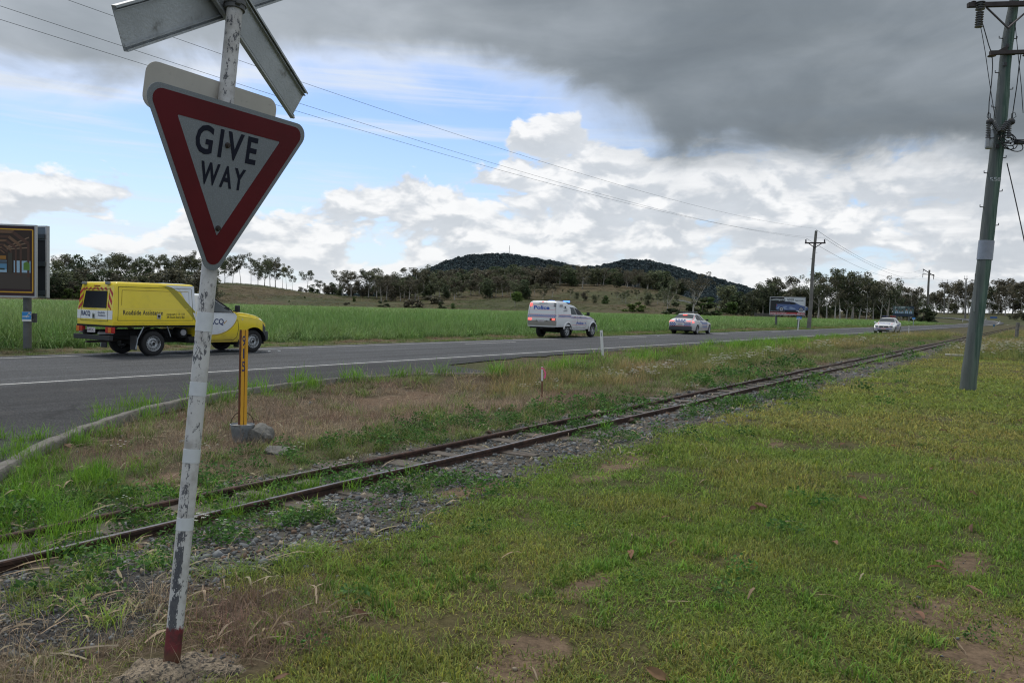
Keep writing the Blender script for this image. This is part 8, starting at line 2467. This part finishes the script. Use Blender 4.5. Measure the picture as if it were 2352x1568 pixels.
def car_billboard():
    D = float(gp(1782, 752.5)[1]); f0 = gp(1782, 752.5); f1 = gp(1834, 753)
    f1 = np.array(f1)
    yaw = math.radians(-16); ex = np.array([math.cos(yaw), math.sin(yaw), 0]); ny = np.array([math.sin(yaw), -math.cos(yaw), 0])
    root = empty('billboard', tuple(f0), 0, 'black and white car-repair billboard with a blue car cut-out by the cane field', 'billboard')
    off = np.array([f0[0], f0[1], 0]); p0 = f0 + ny * .3
    L = onplane(1768.5, 700, p0, ny); R = onplane(1849.5, 700, p0, ny); top = onplane(1809, 682.5, p0, ny)[2]; bot = onplane(1809, 723, p0, ny)[2]
    BK = mat('black_print', (.012, .013, .016), .5); WP = mat('white_print', (.66, .68, .72), .5); RP = mat('red_print', (.42, .03, .03), .5); CB = mat('car_blue_print', (.085, .13, .30), .4); CD = mat('car_dark_print', (.012, .018, .045), .4); CL = mat('car_light_print', (.25, .32, .50), .4)
    M, W, U = board(root, L - off, R - off, top, bot, .16, mat('frame_alu', (.42, .42, .43), .4, .5), BK, .07)
    face = [c for c in root.children if c.name.startswith('face')][0]; H = top - bot
    Q = lambda u, v, e=.006: U(u * W, bot + v * H, e)
    def poly(name, pts, mt, e=.006): return MB().add([Q(u, v, e) for u, v in pts], [tuple(range(len(pts)))]).build(name, mt, face, normals=False)
    poly('white_half', [(.40, 1), (1, 1), (1, .14), (.81, .14), (.81, .20), (.44, .5)], WP)
    poly('red_strip', [(0, 0), (1, 0), (1, .14), (0, .14)], RP, .008)
    T = lambda e: (lambda u, v: U(u, v, e))
    lettering('billboard_lettering', 'with', .03 * W, bot + .81 * H, .11 * W, .085 * H, T(.010), WP, face, .02)
    lettering('billboard_lettering', 'Drapers', .155 * W, bot + .81 * H, .235 * W, .115 * H, T(.010), WP, face, .02)
    lettering('billboard_lettering', 'it', .425 * W, bot + .80 * H, .03 * W, .09 * H, T(.010), BK, face, .01, .3)
    lettering('billboard_lettering', 'NEVER', .475 * W, bot + .80 * H, .20 * W, .115 * H, T(.010), BK, face, .02, .25)
    lettering('billboard_lettering', 'happened...', .70 * W, bot + .80 * H, .26 * W, .07 * H, T(.010), BK, face, .02, .3)
    lettering('billboard_lettering', 'FIRST IN QUALITY & SERVICE', .03 * W, bot + .175 * H, .40 * W, .03 * H, T(.010), WP, face)
    lettering('billboard_lettering', 'DRAPERS SMASH REPAIRS', .02 * W, bot + .045 * H, .46 * W, .06 * H, T(.012), WP, face, .03)
    lettering('billboard_lettering', 'Anne Rd Proserpine', .50 * W, bot + .045 * H, .24 * W, .04 * H, T(.012), WP, face)
    lettering('billboard_lettering', '4945 2575', .77 * W, bot + .045 * H, .20 * W, .065 * H, T(.012), WP, face, .02)
    car = [(.175, .45), (.17, .33), (.21, .27), (1.04, .27), (1.085, .33), (1.09, .42), (1.05, .49), (.93, .53), (.85, .57), (.76, .66), (.67, .73), (.55, .76), (.42, .76), (.34, .70), (.26, .61), (.18, .60)]
    v = [Q(u, w, .03) for u, w in car] + [Q(u, w, -.03 if u < 1 else .0) for u, w in car]; n = len(car)
    MB().add(v, [tuple(range(n)), tuple(range(2 * n - 1, n - 1, -1))] + [(i, (i + 1) % n, n + (i + 1) % n, n + i) for i in range(n)]).build('car_cutout', CB, face)
    poly('car_roof_tone', [(.26, .61), (.34, .70), (.42, .76), (.55, .76), (.67, .73), (.76, .66), (.70, .63), (.40, .60)], CD, .034)
    poly('car_window', [(.44, .60), (.47, .71), (.55, .72), (.555, .59)], CD, .038); poly('car_window', [(.575, .59), (.57, .72), (.66, .69), (.74, .61), (.74, .60)], BK, .038)
    poly('car_dent', [(.36, .44), (.46, .50), (.52, .42), (.60, .47), (.72, .38), (.74, .31), (.40, .31)], CL, .036); poly('car_dent', [(.42, .42), (.50, .44), (.60, .36), (.52, .32)], CB, .038)
    poly('car_dent', [(.19, .34), (.23, .45), (.28, .48), (.24, .32)], CL, .036)
    for u in (.33, .885):
        for r_, mt, e in ((.125, CD, .040), (.095, mat('print_alloy', (.40, .40, .45), .4), .043), (.035, CD, .046)):
            poly('car_wheel', [(u + r_ / W * H * math.cos(t) * 1.0, .32 + r_ * math.sin(t)) for t in np.linspace(0, 6.28, 19)[:-1]], mt, e)
    poly('car_headlight', [(1.01, .44), (1.07, .42), (1.05, .48), (1.0, .49)], WP, .04); poly('car_tail_light', [(.18, .50), (.20, .50), (.20, .57), (.18, .57)], RP, .04)
    for i, px in enumerate((1782.5, 1834.0)):
        a = onplane(px, 740, p0 - ny * .35, ny) - off
        MB().box((a[0], a[1], (bot + 1.0) / 2 - .2), (.20, .20, bot + 1.0), None).build('leg', mat('steel_leg', (.12, .125, .13), .6, .3), root)
    # small blue owner plates on the right leg
    c = onplane(1835.5, 730.5, p0, ny) - off; kk = D / FPX
    sb = MB().box((0, 0, 0), (11 * kk, .03, 6.5 * kk)).build('owner_plate', mat('plate_white', (.7, .72, .74), .4), root); sb.location = tuple(c); sb.rotation_euler = (0, 0, yaw)
    MB().box((0, -.02, .9 * kk), (10.8 * kk, .01, 4.4 * kk)).build('blue_field', mat('sky_blue_print', (.03, .25, .62), .4), sb)
    lettering('owner_lettering', 'paradise', -4.5 * kk, .0 * kk, 7 * kk, 1.6 * kk, lambda a, b: (a, -.03, b), WHITE, sb, .02)
car_billboard()

def school_billboard():
    Y = 185.
    yaw = math.radians(-20); ex = np.array([math.cos(yaw), math.sin(yaw), 0]); ny = np.array([math.sin(yaw), -math.cos(yaw), 0])
    c = at(2074, 744, Y); root = empty('billboard', tuple(c), 0, 'distant dark green school billboard with a row of children, over the oncoming car', 'billboard')
    off = np.array([c[0], c[1], c[2]]); p0 = c
    L = onplane(2051, 715, p0, ny) - off; R = onplane(2099, 715, p0, ny) - off; top = (onplane(2075, 703, p0, ny) - off)[2]; bot = (onplane(2075, 726.5, p0, ny) - off)[2]
    GB = mat('board_teal', (.09, .13, .13), .5); DB = mat('board_navy', (.015, .03, .06), .5); SK = mat('print_skin', (.42, .26, .18), .5); SH = mat('print_shirt', (.35, .45, .62), .5); HT = mat('print_hat', (.02, .022, .03), .5); WP = MATS['white_print']
    M, W, U = board(root, L, R, top, bot, .16, mat('frame_dark', (.05, .06, .06), .5), GB, .07)
    face = [q for q in root.children if q.name.startswith('face')][0]; H = top - bot
    Q = lambda u, v, e=.006: U(u * W, bot + v * H, e)
    def poly(name, pts, mt, e=.02): return MB().add([Q(u, v, e) for u, v in pts], [tuple(range(len(pts)))]).build(name, mt, face, normals=False)
    poly('navy_strip', [(0, 0), (1, 0), (1, .26), (0, .26)], DB); poly('corner_flash', [(.70, 1), (1, 1), (1, .70)], DB)
    poly('white_cross', [(.115, .62), (.13, .62), (.13, 1.0), (.115, 1.0)], WP, .03); poly('white_cross', [(.07, .84), (.18, .84), (.18, .87), (.07, .87)], WP, .03)
    lettering('billboard_lettering', 'ST CATH', .27 * W, bot + .83 * H, .30 * W, .13 * H, lambda a, b: U(a, b, .02), WP, face, .02)
    for i, (u, s) in enumerate(((.17, 1.0), (.32, .72), (.45, .8), (.65, 1.12), (.85, 1.0))):
        poly('printed_shirt', [(u - .07 * s, .28), (u + .07 * s, .28), (u + .055 * s, .28 + .24 * s), (u - .055 * s, .28 + .24 * s)], SH, .024)
        poly('printed_tie', [(u - .01, .28), (u + .01, .28), (u + .006, .28 + .22 * s), (u - .006, .28 + .22 * s)], DB, .028)
        poly('printed_face', [(u + .028 * s * math.cos(t), .28 + .33 * s + .09 * s * math.sin(t)) for t in np.linspace(0, 6.28, 11)[:-1]], SK, .028)
        poly('printed_hat', [(u - .06 * s, .28 + .38 * s), (u + .06 * s, .28 + .38 * s), (u + .03 * s, .28 + .50 * s), (u - .03 * s, .28 + .50 * s)], HT, .032)
    for u in (.22, .80):
        a = L + (R - L) * u; MB().box((a[0], a[1] + .15, bot / 2 - .5), (.2, .2, bot + 1.2)).build('leg', MATS['steel_leg'], root)
    sb = onplane(2099, 733, p0, ny) - off; kk = Y / FPX
    # small blue plate on its own leg
    g = at(2098, 744, 150); o = empty('small_blue_sign', tuple(g), 0, 'small pale blue owner sign on a thin leg right of the school billboard', 'sign'); k2 = 150 / FPX
    MB().box((0, 0, 12.5 * k2), (7 * k2, .03, 5 * k2)).build('plate', mat('plate_white', (.7, .72, .74), .4), o)
    MB().box((0, -.03, 13.1 * k2), (6.8 * k2, .02, 3.6 * k2)).build('blue_field', mat('sky_blue_print', (.03, .25, .62), .4), o)
    MB().tube([(0, .05, -.5), (0, .05, 11 * k2)], .06, 6).build('stem', GALV, o)
school_billboard()

# low timber fence in the trees left of the car billboard
def field_fence():
    root = empty('paling_fence', (0, 0, 0), 0, 'short grey timber fence among the trees left of the car-repair billboard', 'fence')
    fm = mat('grey_paling', (.12, .115, .105), .9)
    a, b = at(1733, 722, 272), at(1772, 724, 268)
    z = .0
    for i in range(22):
        t = i / 21; p = a + (b - a) * t; z0 = float(terrain(p[0], p[1]))
        MB().box((p[0], p[1], z0 + .75), (.22, .04, 1.4 + rnd.uniform(-.1, .1))).build('paling', fm, root)
    for h in (.5, 1.2):
        MB().tube([(a[0], a[1] + .05, float(terrain(a[0], a[1])) + h), (b[0], b[1] + .05, float(terrain(b[0], b[1])) + h)], .05, 4).build('rail', fm, root)
field_fence()

# two parked vehicles beyond the bend, a few pixels each
def far_car(px, py, Y, col, label):
    g = at(px, py, Y); o = empty('parked_car', tuple(g), math.radians(20), label, 'car')
    m = mat('far_car_%s' % label.split()[0], col, .4)
    top = [(-2.2, .9), (-1.7, 1.0), (-1.0, 1.42), (.3, 1.45), (1.0, 1.0), (2.0, .85), (2.2, .6)]
    sh = Shell(-2.2, 2.2, top, [(-2.2, .3), (2.2, .3)], [(-2.2, .8), (2.2, .6)], [(-2.2, .8), (-1.8, .88), (1.8, .88), (2.2, .75)], [(-2.2, .7), (0, .6), (2.2, .6)], arches=(-1.35, 1.35), ar=.38, zc=.3, dx=.2)
    sh.build('body', [m, GLASS], o, lambda x, q: 1 if (-1.4 < x < .9 and 5 < q < 9) else 0)
    for x in (-1.35, 1.35):
        for s in (-1, 1): MB().lathe([(.2, -.1), (.33, -.1), (.33, .1), (.2, .1), (.001, .1)], 14, TR(x, s * .8, .33) @ ROTX(1.57)).build('wheel', TYRE, o)
far_car(2304, 737.5, 335, (.6, .62, .62), 'white car parked under the trees beyond the bend')
far_car(2292, 737.0, 330, (.10, .12, .14), 'dark car parked left of the white one beyond the bend')
